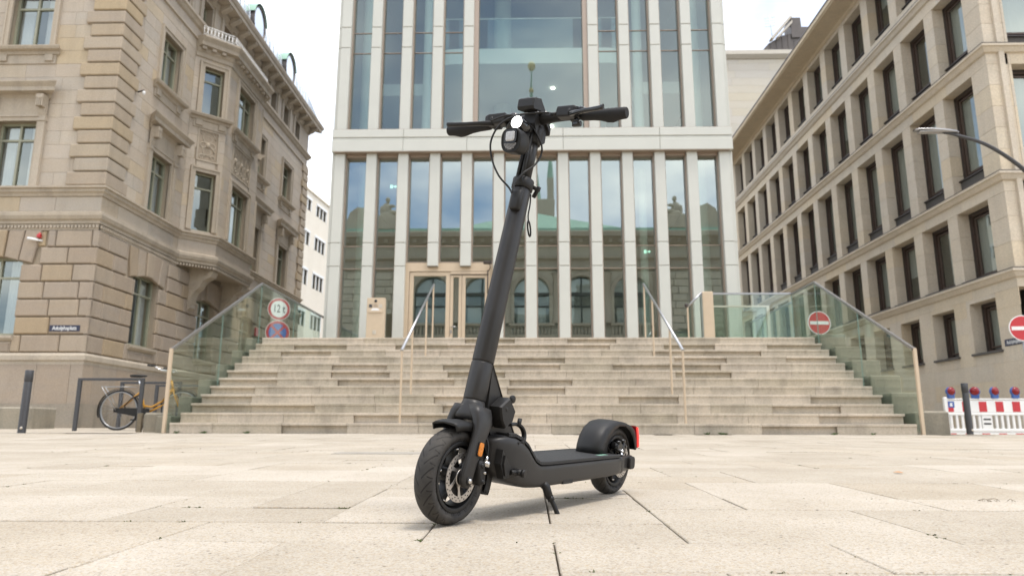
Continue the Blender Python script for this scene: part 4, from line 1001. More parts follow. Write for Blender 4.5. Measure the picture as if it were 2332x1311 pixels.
# roof with round dormers
m = MB(); rp2 = [(0.42, 13.99), (0.0, 14.02), (-0.03, 14.6), (-0.06, 15.1), (-0.16, 15.5), (-0.4, 15.9), (-0.9, 16.25), (-2.5, 16.6)]
fprofile(m, FLS, YL, YE, rp2, 1, 1, smooth=True); fprofile(m, FLF, -19, XL, rp2, 0, 1, smooth=True); m.box(-19, XL - 2.4, YL + 2.4, YE - 2.4, 16.4, 16.58)
roof = m.obj("mansard_roof", "zinc_roof", hotel)
u = YL + 0.3
m = MB()
while u < YE:
    pts = [FLS.p(u, z, d + 0.012) for d, z in rp2[1:]]; m.tube(pts, 0.014, 5); u += 0.42
tag(m.obj("roof_seams", "zinc_roof", roof), kind="stuff")
for yc in (18.0, 20.9, 24.05, 27.55):
    zc = 14.95; a, b = 0.52, 0.62; N = 24
    m = MB(); rg = []
    for (e, d) in ((1.08, -0.9), (1.08, 0.1), (1.05, 0.12), (1.0, 0.10), (0.98, 0.04)): rg.append([FLS.p(yc + a * e * math.cos(2 * math.pi * k / N), zc + b * e * math.sin(2 * math.pi * k / N), d) for k in range(N)])
    loft_v = [p for r in rg for p in r]; m.add(loft_v, [(i * N + k, i * N + (k + 1) % N, (i + 1) * N + (k + 1) % N, (i + 1) * N + k) for i in range(len(rg) - 1) for k in range(N)], smooth=True)
    fbox(m, FLS, yc - a * 1.07, yc + a * 1.07, 14.1, zc, -0.9, 0.06); dm = m.obj("dormer", "dark_metal_roof", hotel)
    m = MB(); m.add([FLS.p(yc + a * math.cos(2 * math.pi * k / N), zc + b * math.sin(2 * math.pi * k / N), 0.075) for k in range(N)], [tuple(range(N))]); m.obj("dormer_pane", "dormer_glass", dm, fix=False)
    m = MB(); vs = []
    for k in range(9):
        t = math.pi * (0.08 + 0.84 * k / 8)
        for d in (-1.0, 0.15): vs.append(FLS.p(yc + a * 1.24 * math.cos(t), zc + b * 1.22 * math.sin(t), d))
    m.add(vs, [(2 * k, 2 * k + 1, 2 * k + 3, 2 * k + 2) for k in range(8)], smooth=True); m.obj("dormer_hood", "copper_green", dm)
rebase(hotel, (XL, YL, 0.1))
# small fittings on the corner
sgn_ = thing("street_name_plate", "small dark blue street name plate on the sandstone corner wall", "sign")
m = MB(); fblock(m, FLF, -10.975, -10.265, 2.255, 2.395, 0.056, 0.068, 0.004); m.obj("plate", "blue_plate", sgn_, fix=False)
text_mesh("lettering", "Adolphsplatz", 0.125, "white_paint", sgn_, Matrix.Translation((-10.62, YL - 0.0695, 2.325)) @ Matrix.Rotation(math.pi / 2, 4, 'X') @ Matrix.Diagonal((0.86, 1, 1, 1)), 0.0006, 0.0015)
rebase(sgn_, (-10.62, YL - 0.06, 2.325))
al = thing("alarm_siren", "red alarm light above a white siren on the sandstone wall", "alarm")
m = MB(); m.cbox(-11.53, -11.45, YL - 0.13, YL - 0.03, 4.46, 4.54, 0.015); m.lathe([(0.0, 0.045), (0.025, 0.035), (0.035, 0.0)], 12, 'z', (-11.48, YL - 0.08, 4.54)); m.obj("flash_light", "red_paint", al)
m = MB(); m.tube([(-11.70, YL - 0.16, 4.43), (-11.62, YL - 0.15, 4.42), (-11.50, YL - 0.10, 4.40), (-11.44, YL - 0.02, 4.40)], [0.034, 0.034, 0.026, 0.022], 12); m.obj("siren_body", "white_paint", al)
rebase(al, (-11.5, YL - 0.02, 4.4))
cm = thing("security_camera", "tiny white dome camera mounted on the quoins of the corner building", "camera")
m = MB(); m.tube([(XL + 0.06, 16.85, 8.6), (XL + 0.25, 16.8, 8.62)], 0.02, 8); m.obj("arm", "dark_frame", cm)
m = MB(); m.lathe([(0.0, -0.11), (0.028, -0.095), (0.04, -0.06), (0.04, -0.015), (0.0, 0.0)], 14, 'z', (XL + 0.25, 16.8, 8.6)); m.obj("dome", "white_paint", cm)
rebase(cm, (XL + 0.06, 16.85, 8.6))

# ------------------------------------------------------------------ limestone office block, right
XR, YR, YRE = 12.0, 17.45, 45.3
FRS = Fr((XR, 0, 0), (0, -1, 0), (-1, 0, 0)); FRF = Fr((0, YR, 0), (1, 0, 0), (0, -1, 0))
block = thing("limestone_office_block", "limestone office block with a grid of deep dark-framed windows", "building")
rr_ = random.Random(77)
PITCH, WW, NB = 1.83, 1.37, 15
rowsR = [(4.05, 6.0, 0.0), (6.55, 9.48, 0.42), (10.08, 12.35, 0.32), (13.25, 15.24, 0.30)]
RV = 0.40
nearj = [18.13 + PITCH * k for k in range(NB)]
gj = [18.34 + PITCH * k for k in range(NB)]
m = MB()
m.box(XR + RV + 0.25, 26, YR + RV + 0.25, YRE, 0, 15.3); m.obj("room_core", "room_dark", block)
# side wall: piers of separate stones, lintel bands, ground storey ashlar
pb = 0
for (z0, z1, pn) in rowsR:
    nst = max(3, round((z1 - z0) / 0.62))
    for k in range(-1, NB):
        y0, y1 = (nearj[k] + WW, nearj[k] + PITCH) if k >= 0 else (YR, nearj[0])
        nn = nst if k < 9 else 1
        for s in range(nn):
            za, zb = z0 + (z1 - z0) * s / nn, z0 + (z1 - z0) * (s + 1) / nn
            if k < 0:
                m = MB(); m.cbox(XR + 0.0, XR + 0.55, y0 + 0.0, y1, za + 0.002, zb - 0.002, 0.004)
            else:
                m = MB(); m.cbox(XR, XR + RV + 0.02, y0, y1, za + 0.002, zb - 0.002, 0.004)
            m.obj("pier_block", "limestone", block); pb += 1
def rband(z0, z1, name="lintel_block", w=1.83):
    y = YR
    while y < YRE:
        y2 = min(YRE, y + w * (2 if y > 30 else 1)); m = MB(); m.cbox(XR, XR + RV + 0.02, y + 0.002, y2 - 0.002, z0 + 0.002, z1 - 0.002, 0.004); m.obj(name, "limestone", block); y = y2
rband(6.0, 6.30); rband(9.48, 9.80); rband(12.35, 12.72); rband(15.24, 15.45); rband(3.55, 3.86)
def rmould(zt, pr, h, name):
    P_ = [(0.0, zt - h), (pr * 0.35, zt - h + 0.02), (pr * 0.75, zt - 0.09), (pr, zt - 0.075), (pr, zt - 0.012), (0.0, zt)]
    m = MB(); fprofile(m, FRS, -YRE, -YR, P_, 0, 1); fprofile(m, FRF, XR, 20, P_, 1, 0); o = m.obj(name, "limestone", block)
    m = MB(); fprofile(m, FRS, -YRE, -YR, [(0.0, zt), (pr + 0.008, zt - 0.008), (pr + 0.008, zt + 0.006), (0.0, zt + 0.02)], 0, 1); fprofile(m, FRF, XR, 20, [(0.0, zt), (pr + 0.008, zt - 0.008), (pr + 0.008, zt + 0.006), (0.0, zt + 0.02)], 1, 0); m.obj("ledge_flashing", "dark_metal_roof", o)
for zt in (4.0, 6.5, 10.0, 12.90): rmould(zt, 0.17, 0.22, "storey_ledge")
m = MB(); fbox(m, FRS, -YRE, -YR - 0.0, 4.02, 4.05, -RV, 0.0); fbox(m, FRS, -YRE, -YR, 6.52, 6.55, -RV, 0.0); fbox(m, FRS, -YRE, -YR, 10.02, 10.08, -RV, 0.0); fbox(m, FRS, -YRE, -YR, 12.92, 13.25, -RV, -0.001); tag(m.obj("ledge_bed", "limestone", block), kind="stuff")
m = MB(); P_ = [(0.0, 15.40), (0.06, 15.42), (0.10, 15.47), (0.86, 15.47), (0.86, 15.50), (0.92, 15.52), (0.92, 15.66), (0.5, 15.75), (0.0, 15.78)]
fprofile(m, FRS, -YRE, -YR, P_, 0, 1); fprofile(m, FRF, XR, 20, P_, 1, 0); m.obj("roof_cornice", "limestone", block)
m = MB(); P_ = [(0.90, 15.66), (0.945, 15.66), (0.945, 15.72), (0.5, 15.80), (0.0, 15.82)]; fprofile(m, FRS, -YRE, -YR, P_, 0, 1); fprofile(m, FRF, XR, 20, P_, 1, 0); m.obj("gutter", "dark_metal_roof", block)
gh = [(-(g + 1.11), -g, 2.08, 3.44) for g in gj]
rc = ashlar(-YRE, -YR, 0.0, 3.55, 8, 1.35, gh, rr_, 0.35)
m = MB(); wall_sheet(m, FRS, -YRE, -YR, -0.3, 4.0, gh, -0.006, 0.33); m.obj("ground_wall", "limestone", block, fix=False)
stones(rc, FRS, "ashlar_block", "limestone", block, -0.02, 0.0, 0.002, 0.0015, 230, key=lambda r: -r[0] * -1 if False else -r[1])
# windows: one of each row, then copies along the street
def rwin(fr, u0, u1, z0, z1, pn, sill=True, blind=None):
    D = -RV + 0.08; zb = z0 + pn
    m = MB(); frame_rect(m, fr, u0, u1, zb, z1, 0.07, D - 0.10, D); w = m.obj("window", "dark_frame", block)
    m = MB(); frame_rect(m, fr, u0 + 0.07, u1 - 0.07, zb + 0.07, z1 - 0.07, 0.035, D - 0.10, D - 0.02); frame_rect(m, fr, u0 + 0.15, u1 - 0.15, zb + 0.15, z1 - 0.15, 0.05, D - 0.10, D - 0.05); m.obj("sash", "brown_frame", w)
    m = MB(); m.add([fr.p(u0 + 0.18, zb + 0.18, D - 0.08), fr.p(u1 - 0.18, zb + 0.18, D - 0.08), fr.p(u1 - 0.18, z1 - 0.18, D - 0.08), fr.p(u0 + 0.18, z1 - 0.18, D - 0.08)], [(0, 1, 2, 3)]); m.obj("pane", "glass_window", w, fix=False)
    m = MB(); N = 18; vs = []
    for k in range(N + 1):
        uu = u0 + 0.1 + (u1 - u0 - 0.2) * k / N; dd = D - 0.17 + 0.02 * math.sin(k * 1.9); vs += [fr.p(uu, zb + 0.1, dd), fr.p(uu, z1 - 0.1, dd)]
    m.add(vs, [(2 * k, 2 * k + 2, 2 * k + 3, 2 * k + 1) for k in range(N)], smooth=True); m.obj("net_curtain", "blind", w, fix=False)
    if pn:
        m = MB(); fblock(m, fr, u0, u1, z0, zb - 0.03, D - 0.10, D + 0.10, 0.006); pp = m.obj("spandrel_panel", "slate_panel", w, fix=False)
        m = MB(); fbox(m, fr, u0 - 0.03, u1 + 0.02, zb - 0.03, zb + 0.002, D - 0.1, D + 0.15); m.obj("spandrel_sill", "dark_frame", w)
    elif sill:
        m = MB(); fbox(m, fr, u0 - 0.06, u1 + 0.06, z0 - 0.04, z0 + 0.015, D - 0.1, 0.07); m.obj("sill", "slate_panel", w)
    return w
def clone(w, dy):
    c = w.copy(); COL.objects.link(c); c.parent = w.parent; c.location = c.location + Vector((0, dy, 0))
    q = rr_.random()
    for ch in w.children:
        if ch.name.startswith("net_curtain"):
            if q < 0.30: continue
            d = ch.copy(); COL.objects.link(d); d.parent = c
            if q < 0.55: zt = max(v.co.z for v in ch.data.vertices); f_ = 0.25 + 0.5 * rr_.random(); d.scale = (1, 1, f_); d.location = (0, 0, zt * (1 - f_))
            continue
        d = ch.copy(); COL.objects.link(d); d.parent = c
for (z0, z1, pn) in rowsR:
    w = rwin(FRS, -(nearj[0] + WW), -nearj[0], z0, z1, pn)
    for k in range(1, NB): clone(w, PITCH * k)
w = rwin(FRS, -(gj[0] + 1.11), -gj[0], 2.08, 3.44, 0.0)
for k in range(1, NB): clone(w, PITCH * k)
# front face towards the square
fh = [(12.63, 14.3, z0, z1) for z0, z1, pn in rowsR]
rf_ = ashlar(XR + 0.555, 20, 0.0, 15.4, 26, 1.1, fh, rr_, 0.4)
m = MB(); wall_sheet(m, FRF, XR + 0.56, 20, -0.3, 15.4, fh, -0.006, 0.4); m.obj("front_wall", "limestone", block, fix=False)
stones([r for r in rf_ if r[1] < 15.5], FRF, "front_block", "limestone", block, -0.02, 0.0, 0.003, 0.002, 200)
m = MB(); fbox(m, FRF, 15.0, 20, -0.3, 15.4, -0.02, -0.003); m.obj("front_wall_far", "limestone", block)
for (z0, z1, pn) in rowsR: rwin(FRF, 12.63, 14.3, z0, z1, pn)
for dx, w_ in ((0.30, 0.14),):
    m = MB(); fbox(m, FRF, XR + dx, XR + dx + w_, 4.02, 15.4, 0.0, 0.07); m.obj("corner_pilaster", "limestone", block)
m = MB(); m.box(XR - 0.3, 26, YR - 0.3, YRE, 15.6, 15.9); m.obj("flat_roof", "dark_metal_roof", block)
rebase(block, (XR, YR, 0))
pl = thing("street_name_plate", "dark blue street name plate low on the limestone wall, half behind the round sign", "sign")
m = MB(); fblock(m, FRS, -18.19, -17.47, 2.155, 2.325, 0.002, 0.014, 0.004); m.obj("plate", "blue_plate", pl, fix=False)
text_mesh("lettering", "Adolphsplatz", 0.13, "white_paint", pl, Matrix.Translation((XR - 0.0155, 17.83, 2.24)) @ Matrix.Rotation(-math.pi / 2, 4, 'Z') @ Matrix.Rotation(math.pi / 2, 4, 'X') @ Matrix.Diagonal((0.82, 1, 1, 1)), 0.0006, 0.001)
rebase(pl, (XR - 0.01, 17.83, 2.24))

# ------------------------------------------------------------------ pale buildings closing the side streets
YP = 46.5
rear = thing("pale_stone_building", "pale stone building with a dark metal roof behind the limestone block", "building")
FP = Fr((0, YP, 0), (1, 0, 0), (0, -1, 0))
m = MB(); m.box(9.0, 30, YP + 0.03, YP + 14, -0.3, 26.2); m.obj("wall", "pale_stone", rear)
rq = ashlar(9.5, 24, 9.0, 26.0, 30, 2.6, [], rr_, 0.5)
stones(rq, FP, "ashlar_block", "pale_stone", rear, -0.06, 0.0, 0.003, 0.003, 260, key=lambda r: r[0] * 0.5 - r[2])
m = MB(); fprofile(m, FP, 8.9, 30, [(0.0, 25.7), (0.12, 25.75), (0.30, 25.9), (0.36, 25.95), (0.36, 26.25), (0.0, 26.35)], 1, 1); m.obj("cornice", "pale_stone", rear)
m = MB(); m.prism([(16.4, 26.3), (17.1, 27.1), (18.1, 27.7), (19.3, 28.0), (26, 28.2), (26, 26.3)], 'y', YP + 0.3, YP + 10); 
m.prism([(18.75, 27.5), (18.75, 29.05), (19.45, 29.05), (19.5, 27.5)], 'y', YP + 0.2, YP + 1.5); m.prism([(19.4, 27.5), (19.4, 28.35), (25, 28.35), (25, 27.5)], 'y', YP + 0.25, YP + 6); rfm = m.obj("metal_roof", "dark_metal_roof", rear)
for q in range(14):
    m = MB(); x = 16.8 + q * 0.42; zt = 26.4 + min(1.7, (x - 16.4) * 1.0) * 0.92; m.box(x, x + 0.03, YP + 0.26, YP + 0.3, 26.3, zt); m.obj("roof_seam", "dark_metal_roof", rfm)
m = MB(); m.prism([(17.15, 27.3), (17.35, 27.3), (18.8, 29.0), (18.6, 29.0)], 'y', YP - 0.1, YP + 0.4); m.prism([(17.6, 27.4), (17.75, 27.4), (18.75, 28.5), (18.75, 28.7)], 'y', YP - 0.1, YP + 0.4); m.obj("skylight_frame", "pale_stone", rfm)
m = MB(); m.cbox(11.6, 13.2, YP + 0.6, YP + 2.0, 26.3, 27.0, 0.12); m.obj("roof_vent", "dark_metal_roof", rear)
m = MB(); m.tube([(17.6, YP + 0.8, 27.6), (17.5, YP + 0.8, 29.6)], 0.02, 5)
for q in range(4): m.tube([(17.1, YP + 0.8, 28.7 + q * 0.22), (17.9, YP + 0.8, 28.8 + q * 0.22)], 0.012, 4)
m.obj("aerial", "steel", rear)
rebase(rear, (16, YP, 0))
cream = thing("cream_office_building", "cream office building with grouped narrow windows beyond the sandstone corner", "building")
dx_, dy_ = 0.0936, 0.9956
FQ = Fr((-19.65 - dx_ / dy_ * 12, 48, 0), (dx_, dy_, 0), (dy_, -dx_, 0))
def uq(y): return (y - 48) / dy_
grp = [51.45 + 3.6 * k - 0.0 for k in range(6)]
zr = [(19.28, 20.25), (16.1, 17.25), (12.55, 13.85), (8.9, 10.15), (5.3, 6.6), (2.0, 3.3)]
hq = []
for g_ in grp:
    for (a, b) in zr:
        for q in range(3): hq.append((uq(g_) + q * 0.82, uq(g_) + q * 0.82 + 0.66, a, b))
m = MB(); wall_sheet(m, FQ, 0, 26, -0.3, 21.05, hq, 0.0, 0.12); FQ2 = Fr(FQ.o, (1, 0, 0), (0, -1, 0)); m.add([FQ.p(0, -0.3), FQ.p(0, 21.05), FQ.p(0, 21.05) + Vector((-12, 0, 0)), FQ.p(0, -0.3) + Vector((-12, 0, 0))], [(0, 1, 2, 3)]); m.obj("wall", "cream_render", cream, fix=False) if "cream_render" in MATS else (mat_stone("cream_render", [(0.0, (0.80, 0.74, 0.63)), (1.0, (0.82, 0.76, 0.65))], 0.6, 0.05, 0.08), m.obj("wall", "cream_render", cream, fix=False))
m = MB(); fbox(m, FQ, 0.3, 25.7, 0, 20.9, -8, -0.7); m.obj("room_core", "room_dark", cream)
for (a, b, z0, z1) in hq:
    m = MB(); frame_rect(m, FQ, a, b, z0, z1, 0.06, -0.12, -0.05); w = m.obj("window", "dark_frame", cream)
    m = MB(); m.add([FQ.p(a + 0.05, z0 + 0.05, -0.1), FQ.p(b - 0.05, z0 + 0.05, -0.1), FQ.p(b - 0.05, z1 - 0.05, -0.1), FQ.p(a + 0.05, z1 - 0.05, -0.1)], [(0, 1, 2, 3)]); m.obj("pane", "glass_window", w, fix=False)
for g_ in grp:
    for (a, b) in zr:
        m = MB(); fbox(m, FQ, uq(g_) - 0.08, uq(g_) + 2.4, b + 0.0, b + 0.22, 0.002, 0.10); m.obj("blind_box", "white_paint", cream)
        for q in range(4):
            m = MB(); fbox(m, FQ, uq(g_) + q * 0.82 - 0.14, uq(g_) + q * 0.82 - 0.02, a, b, 0.002, 0.05); m.obj("window_pier", "white_paint", cream)
m = MB(); fbox(m, FQ, -0.1, 26, 21.05, 21.2, -9, 0.12); m.obj("roof_edge", "cream_render", cream)
rebase(cream, (-20.5, 55, 0))

# ------------------------------------------------------------------ electric scooter
def mat_scooter():
    t = NT("scooter_grey"); p = t.n("ShaderNodeTexCoord").outputs["Object"]
    n = t.noise(p, 900.0, 2.0); n2 = t.noise(p, 9.0, 4.0, 0.6)
    c = t.ramp(n2, [(0.3, (0.025, 0.0237, 0.0227)), (0.7, (0.033, 0.0312, 0.0298))])
    r = t.n("ShaderNodeMapRange", {"Value": n2, "To Min": 0.34, "To Max": 0.46}).outputs[0]
    t.bsdf(c, r, 0.15, bump=n, bstr=0.06, bdist=0.0005, spec=0.35); MATS["scooter_grey"] = t.m
    t = NT("tyre_rubber"); p = t.n("ShaderNodeTexCoord").outputs["Object"]
    s = t.n("ShaderNodeSeparateXYZ", {0: p}); ang = t.math('ARCTAN2', s.outputs[2], s.outputs[0]); ay = t.math('ABSOLUTE', s.outputs[1])
    ph = t.math('ADD', t.math('MULTIPLY', ang, 22 / 6.28318), t.math('MULTIPLY', ay, 38.0))
    sgn = t.math('MULTIPLY', t.math('GREATER_THAN', s.outputs[1], 0.0), 0.5)
    fr = t.math('FRACT', t.math('ADD', ph, sgn))
    gro = t.math('MULTIPLY', t.math('LESS_THAN', fr, 0.16), t.math('MULTIPLY', t.math('GREATER_THAN', ay, 0.003), t.math('LESS_THAN', ay, 0.0265)))
    gro2 = t.math('MULTIPLY', t.math('LESS_THAN', t.math('FRACT', t.math('ADD', t.math('MULTIPLY', ang, 22 / 6.28318), t.math('ADD', t.math('MULTIPLY', ay, -10.0), 0.45))), 0.10), t.math('MULTIPLY', t.math('GREATER_THAN', ay, 0.017), t.math('LESS_THAN', ay, 0.0275)))
    g_ = t.math('MAXIMUM', gro, gro2)
    n = t.noise(p, 40.0, 4.0, 0.6)
    c = t.mix(g_, t.ramp(n, [(0.3, (0.030, 0.028, 0.026)), (0.7, (0.048, 0.044, 0.040))]), (0.012, 0.011, 0.010, 1))
    du = t.noise(p, 14.0, 5.0, 0.7)
    c = t.mix(t.math('MULTIPLY', t.ramp(du, [(0.45, (0, 0, 0)), (0.75, (1, 1, 1))]), 0.45), c, (0.105, 0.09, 0.07, 1))
    hgt = t.math('SUBTRACT', 1.0, g_)
    t.bsdf(c, 0.72, bump=hgt, bstr=0.9, bdist=0.003, spec=0.35); MATS["tyre_rubber"] = t.m
    t = NT("deck_mat"); p = t.n("ShaderNodeTexCoord").outputs["Object"]
    mp = t.n("ShaderNodeMapping", {"Vector": p, "Scale": (90.0, 130.0, 1.0)}).outputs[0]
    v = t.n("ShaderNodeTexVoronoi", {"Vector": mp, "Scale": 1.0, "Randomness": 0.0}, voronoi_dimensions='2D').outputs["Distance"]
    d = t.ramp(v, [(0.22, (1, 1, 1)), (0.36, (0, 0, 0))])
    c = t.mix(d, (0.020, 0.020, 0.020, 1), (0.032, 0.032, 0.032, 1))
    t.bsdf(c, 0.62, bump=d, bstr=0.6, bdist=0.002, spec=0.4); MATS["deck_mat"] = t.m
mat_scooter()
mat_plain("black_plastic", (0.013, 0.0125, 0.012), 0.50, 0, 0.1, 60.0, 0.0, 0.35)
mat_plain("gloss_black", (0.012, 0.012, 0.012), 0.16, 0, 0.05)
mat_plain("grip_rubber", (0.014, 0.0135, 0.013), 0.7, 0, 0.1, 200.0, 0.1, 0.35)
mat_plain("disc_steel", (0.50, 0.47, 0.44), 0.36, 0.9, 0.06)
mat_plain("bolt_steel", (0.55, 0.53, 0.50), 0.25, 1.0, 0.05)
mat_plain("amber", (0.62, 0.20, 0.02), 0.25, 0, 0.15, 220.0, 0.4)
mat_plain("hole_dark", (0.015, 0.014, 0.013), 0.7)
mat_plain("lens_clear", (0.42, 0.41, 0.40), 0.15, 0.3, 0.25, 260.0, 0.4)
mat_plain("label_green", (0.20, 0.36, 0.27), 0.5)
mat_emit("lamp_white", (1.0, 0.97, 0.92, 1), 6.0)
mat_emit("tail_red", (1.0, 0.06, 0.05, 1), 0.9)
mat_plain("tail_lens", (0.35, 0.02, 0.02), 0.2)

def loft(mb, rings, cap=True, smooth=True, **k):
    n = len(rings[0]); b = len(mb.v)
    vs = [p for r in rings for p in r]
    fs = [(i * n + q, i * n + (q + 1) % n, (i + 1) * n + (q + 1) % n, (i + 1) * n + q) for i in range(len(rings) - 1) for q in range(n)]
    mb.add(vs, fs, smooth=smooth, **k)
    if cap:
        mb.f.append(tuple(b + q for q in range(n))[::-1]); mb.f.append(tuple(b + (len(rings) - 1) * n + q for q in range(n))); mb.sm += [False, False]; mb.mi += [k.get("mi", 0)] * 2
def sring(c, ax, ay, ra, rb, n=20, e=2.0):
    """superellipse ring, exponent e, in the plane of ax, ay"""
    c, ax, ay = Vector(c), Vector(ax), Vector(ay); out = []
    for q in range(n):
        t = 2 * math.pi * (q + 0.5) / n; ct, st = math.cos(t), math.sin(t)
        out.append(c + ax * (math.copysign(abs(ct) ** (2 / e), ct) * ra) + ay * (math.copysign(abs(st) ** (2 / e), st) * rb))
    return out
def spline(pts, n=6):
    pts = [Vector(p) for p in pts]; out = []
    for i in range(len(pts) - 1):
        p0, p1, p2, p3 = pts[max(i - 1, 0)], pts[i], pts[i + 1], pts[min(i + 2, len(pts) - 1)]
        for k in range(n):
            t = k / n
            out.append(0.5 * ((2 * p1) + (p2 - p0) * t + (2 * p0 - 5 * p1 + 4 * p2 - p3) * t * t + (3 * p1 - p0 - 3 * p2 + p3) * t ** 3))
    out.append(pts[-1]); return out

# pose: front contact F, rear contact R measured on the paving, leaning on the stand
Fp, Rp = Vector((-0.206, 1.83, -0.1815)), Vector((0.278, 2.568, -0.1665))
ax_ = (Rp - Fp).normalized(); upv = Vector((0, 0, 1)); upv = (upv - ax_ * upv.dot(ax_)).normalized()
lf = upv.cross(ax_); lf = lf if lf.y < 0 else -lf
ph_ = RAD(6); u2 = upv * math.cos(ph_) + lf * math.sin(ph_); l2 = lf * math.cos(ph_) - upv * math.sin(ph_); yv = -l2
scooter = thing("electric_scooter", "dark grey electric kick scooter standing on its side stand on the paving", "scooter")
scooter.matrix_world = Matrix(((ax_.x, yv.x, u2.x, Fp.x), (ax_.y, yv.y, u2.y, Fp.y), (ax_.z, yv.z, u2.z, Fp.z), (0, 0, 0, 1)))
SD = Vector((0.2249, 0, 0.9744)); S0 = Vector((0.0035, 0, 0)); STEER = 0.09
MS = Matrix.Translation(S0) @ Matrix.Rotation(STEER, 4, SD) @ Matrix.Translation(-S0)
MW = Matrix.Translation(S0) @ Matrix.Rotation(0.02, 4, SD) @ Matrix.Translation(-S0)
def axp(z, fwd=0.0): return Vector((S0.x + 0.2308 * z - fwd, 0, z))
SX = Vector((SD.z, 0, -SD.x)); SY = Vector((0, 1, 0))       # axes across the stem

def build_wheel(name, label, R, M, disc_y, disc_r):
    # rim
    m = MB()
    m.lathe([(0.060, -0.020), (0.076, -0.024), (0.0845, -0.0265), (0.0865, -0.0255), (0.0865, -0.022), (0.074, -0.014), (0.072, 0.0), (0.074, 0.014), (0.0865, 0.022), (0.0865, 0.0255), (0.0845, 0.0265), (0.076, 0.024), (0.070, 0.020), (0.0675, 0.0), (0.070, -0.019)][1:], 48, 'y')
    for k in range(5):
        a = 2 * math.pi * k / 5 + 0.35; ct, st = math.cos(a), math.sin(a); rad, tan = Vector((ct, 0, st)), Vector((-st, 0, ct))
        loft(m, [sring(rad * 0.018, tan, SY, 0.013, 0.022, 12, 4), sring(rad * 0.040, tan, SY, 0.0095, 0.015, 12, 4), sring(rad * 0.058, tan, SY, 0.0095, 0.014, 12, 4), sring(rad * 0.073, tan, SY, 0.014, 0.015, 12, 4)])
        for yy in (-0.016,):
            m.lathe([(0.0, -0.003), (0.0025, -0.003), (0.0025, 0.001), (0.0042, 0.001), (0.0042, 0.006)], 10, 'y', rad * 0.066 + Vector((0, yy, 0)), mi=1)
    m.lathe([(0.0, -0.035), (0.018, -0.035), (0.024, -0.026), (0.024, 0.026), (0.018, 0.035), (0.0, 0.035)], 28, 'y')
    w = m.obj(name, ["black_plastic", "bolt_steel"], scooter); w.matrix_local = M
    # tyre
    m = MB(); prof = []
    hw, r0 = 0.031, 0.084
    prof = [(r0 - 0.001, -0.022), (r0 + 0.002, -0.026), (r0 + 0.010, -0.0300), (R - 0.022, -0.0318), (R - 0.014, -0.0310), (R - 0.0075, -0.0272), (R - 0.0035, -0.020), (R - 0.0012, -0.012), (R, -0.004)]
    prof = prof + [(r, -h) for r, h in prof[::-1]] + [(r0 - 0.004, 0.0)]
    prof = [(r, h * 0.9) for r, h in prof]
    m.lathe(prof, 96, 'y', closed_prof=True)
    ty = m.obj("tyre", "tyre_rubber", w)
    if label: ty["label"] = label
    # brake disc
    m = MB(); r1 = disc_r; r2 = disc_r * 0.76
    m.lathe([(r2, -0.0011), (r1, -0.0011), (r1, 0.0011), (r2, 0.0011)], 56, 'y', (0, disc_y, 0), closed_prof=True, smooth=False)
    for k in range(6):
        a = 2 * math.pi * k / 6; p0 = Vector((math.cos(a) * 0.016, disc_y, math.sin(a) * 0.016)); a2 = a + 0.5; p1 = Vector((math.cos(a2) * (r2 + 0.002), disc_y, math.sin(a2) * (r2 + 0.002)))
        d = (p1 - p0).normalized(); tn = Vector((-d.z, 0, d.x))
        loft(m, [sring(p0, tn, SY, 0.007, 0.0009, 8, 5), sring((p0 + p1) / 2, tn, SY, 0.0035, 0.0009, 8, 5), sring(p1, tn, SY, 0.006, 0.0009, 8, 5)], smooth=False)
    m.lathe([(0.010, -0.0016), (0.021, -0.0016), (0.021, 0.0016), (0.010, 0.0016)], 24, 'y', (0, disc_y, 0), closed_prof=True)
    for k in range(44):
        a = 2 * math.pi * k / 44 + 0.03; rr = r2 + (r1 - r2) * (0.28, 0.72)[k % 2]
        m.lathe([(0.0, -0.0019), (0.0017, -0.0019), (0.0017, 0.0)], 8, 'y', (math.cos(a) * rr, disc_y, math.sin(a) * rr), mi=1)
    m.obj("brake_disc", ["disc_steel", "hole_dark"], w)
    return w
FC = Vector((0.004, 0, 0.1175))
build_wheel("front_wheel", None, 0.1175, MW @ Matrix.Translation(FC), -0.0315, 0.060)
build_wheel("rear_wheel", None, 0.115, Matrix.Translation((0.868, 0, 0.115)) @ Matrix.Rotation(0.6, 4, 'Y'), -0.043, 0.054)

# fork: crown lofts into two blades
m = MB()
def blade(sy):
    st = [(axp(0.287), 0.022, 0.033, 0.024), (axp(0.270), 0.031, 0.0355, 0.0205), (axp(0.254), 0.039, 0.0335, 0.0165), (axp(0.236, 0.004), 0.0450, 0.0285, 0.0130), (axp(0.212, 0.010), 0.0475, 0.0250, 0.0112), (axp(0.185, 0.017), 0.0480, 0.0232, 0.0105), (axp(0.160, 0.023), 0.0480, 0.0225, 0.010), (axp(0.130, 0.028), 0.0480, 0.0225, 0.010), (axp(0.112, 0.0285), 0.0480, 0.021, 0.0095), (axp(0.100, 0.027), 0.0480, 0.016, 0.009), (axp(0.0945, 0.026), 0.0480, 0.007, 0.0075)]
    loft(m, [sring((c.x, sy * y, c.z), SX, SY, rx, ry, 22, 3.0) for c, y, rx, ry in st])
blade(-1); blade(1)
loft(m, [sring(axp(z), SX, SY, a_, b_, 32, e_) for z, a_, b_, e_ in ((0.302, 0.0285, 0.0280, 2.2), (0.293, 0.0300, 0.0300, 2.2), (0.284, 0.0325, 0.0345, 2.3), (0.275, 0.0350, 0.0405, 2.4), (0.266, 0.0360, 0.0455, 2.5), (0.257, 0.0345, 0.0475, 2.6), (0.250, 0.0290, 0.0450, 2.6))])
m.xf(MW); fork = m.obj("fork", "scooter_grey", scooter)
m = MB(); c = axp(0.112, 0.0265)
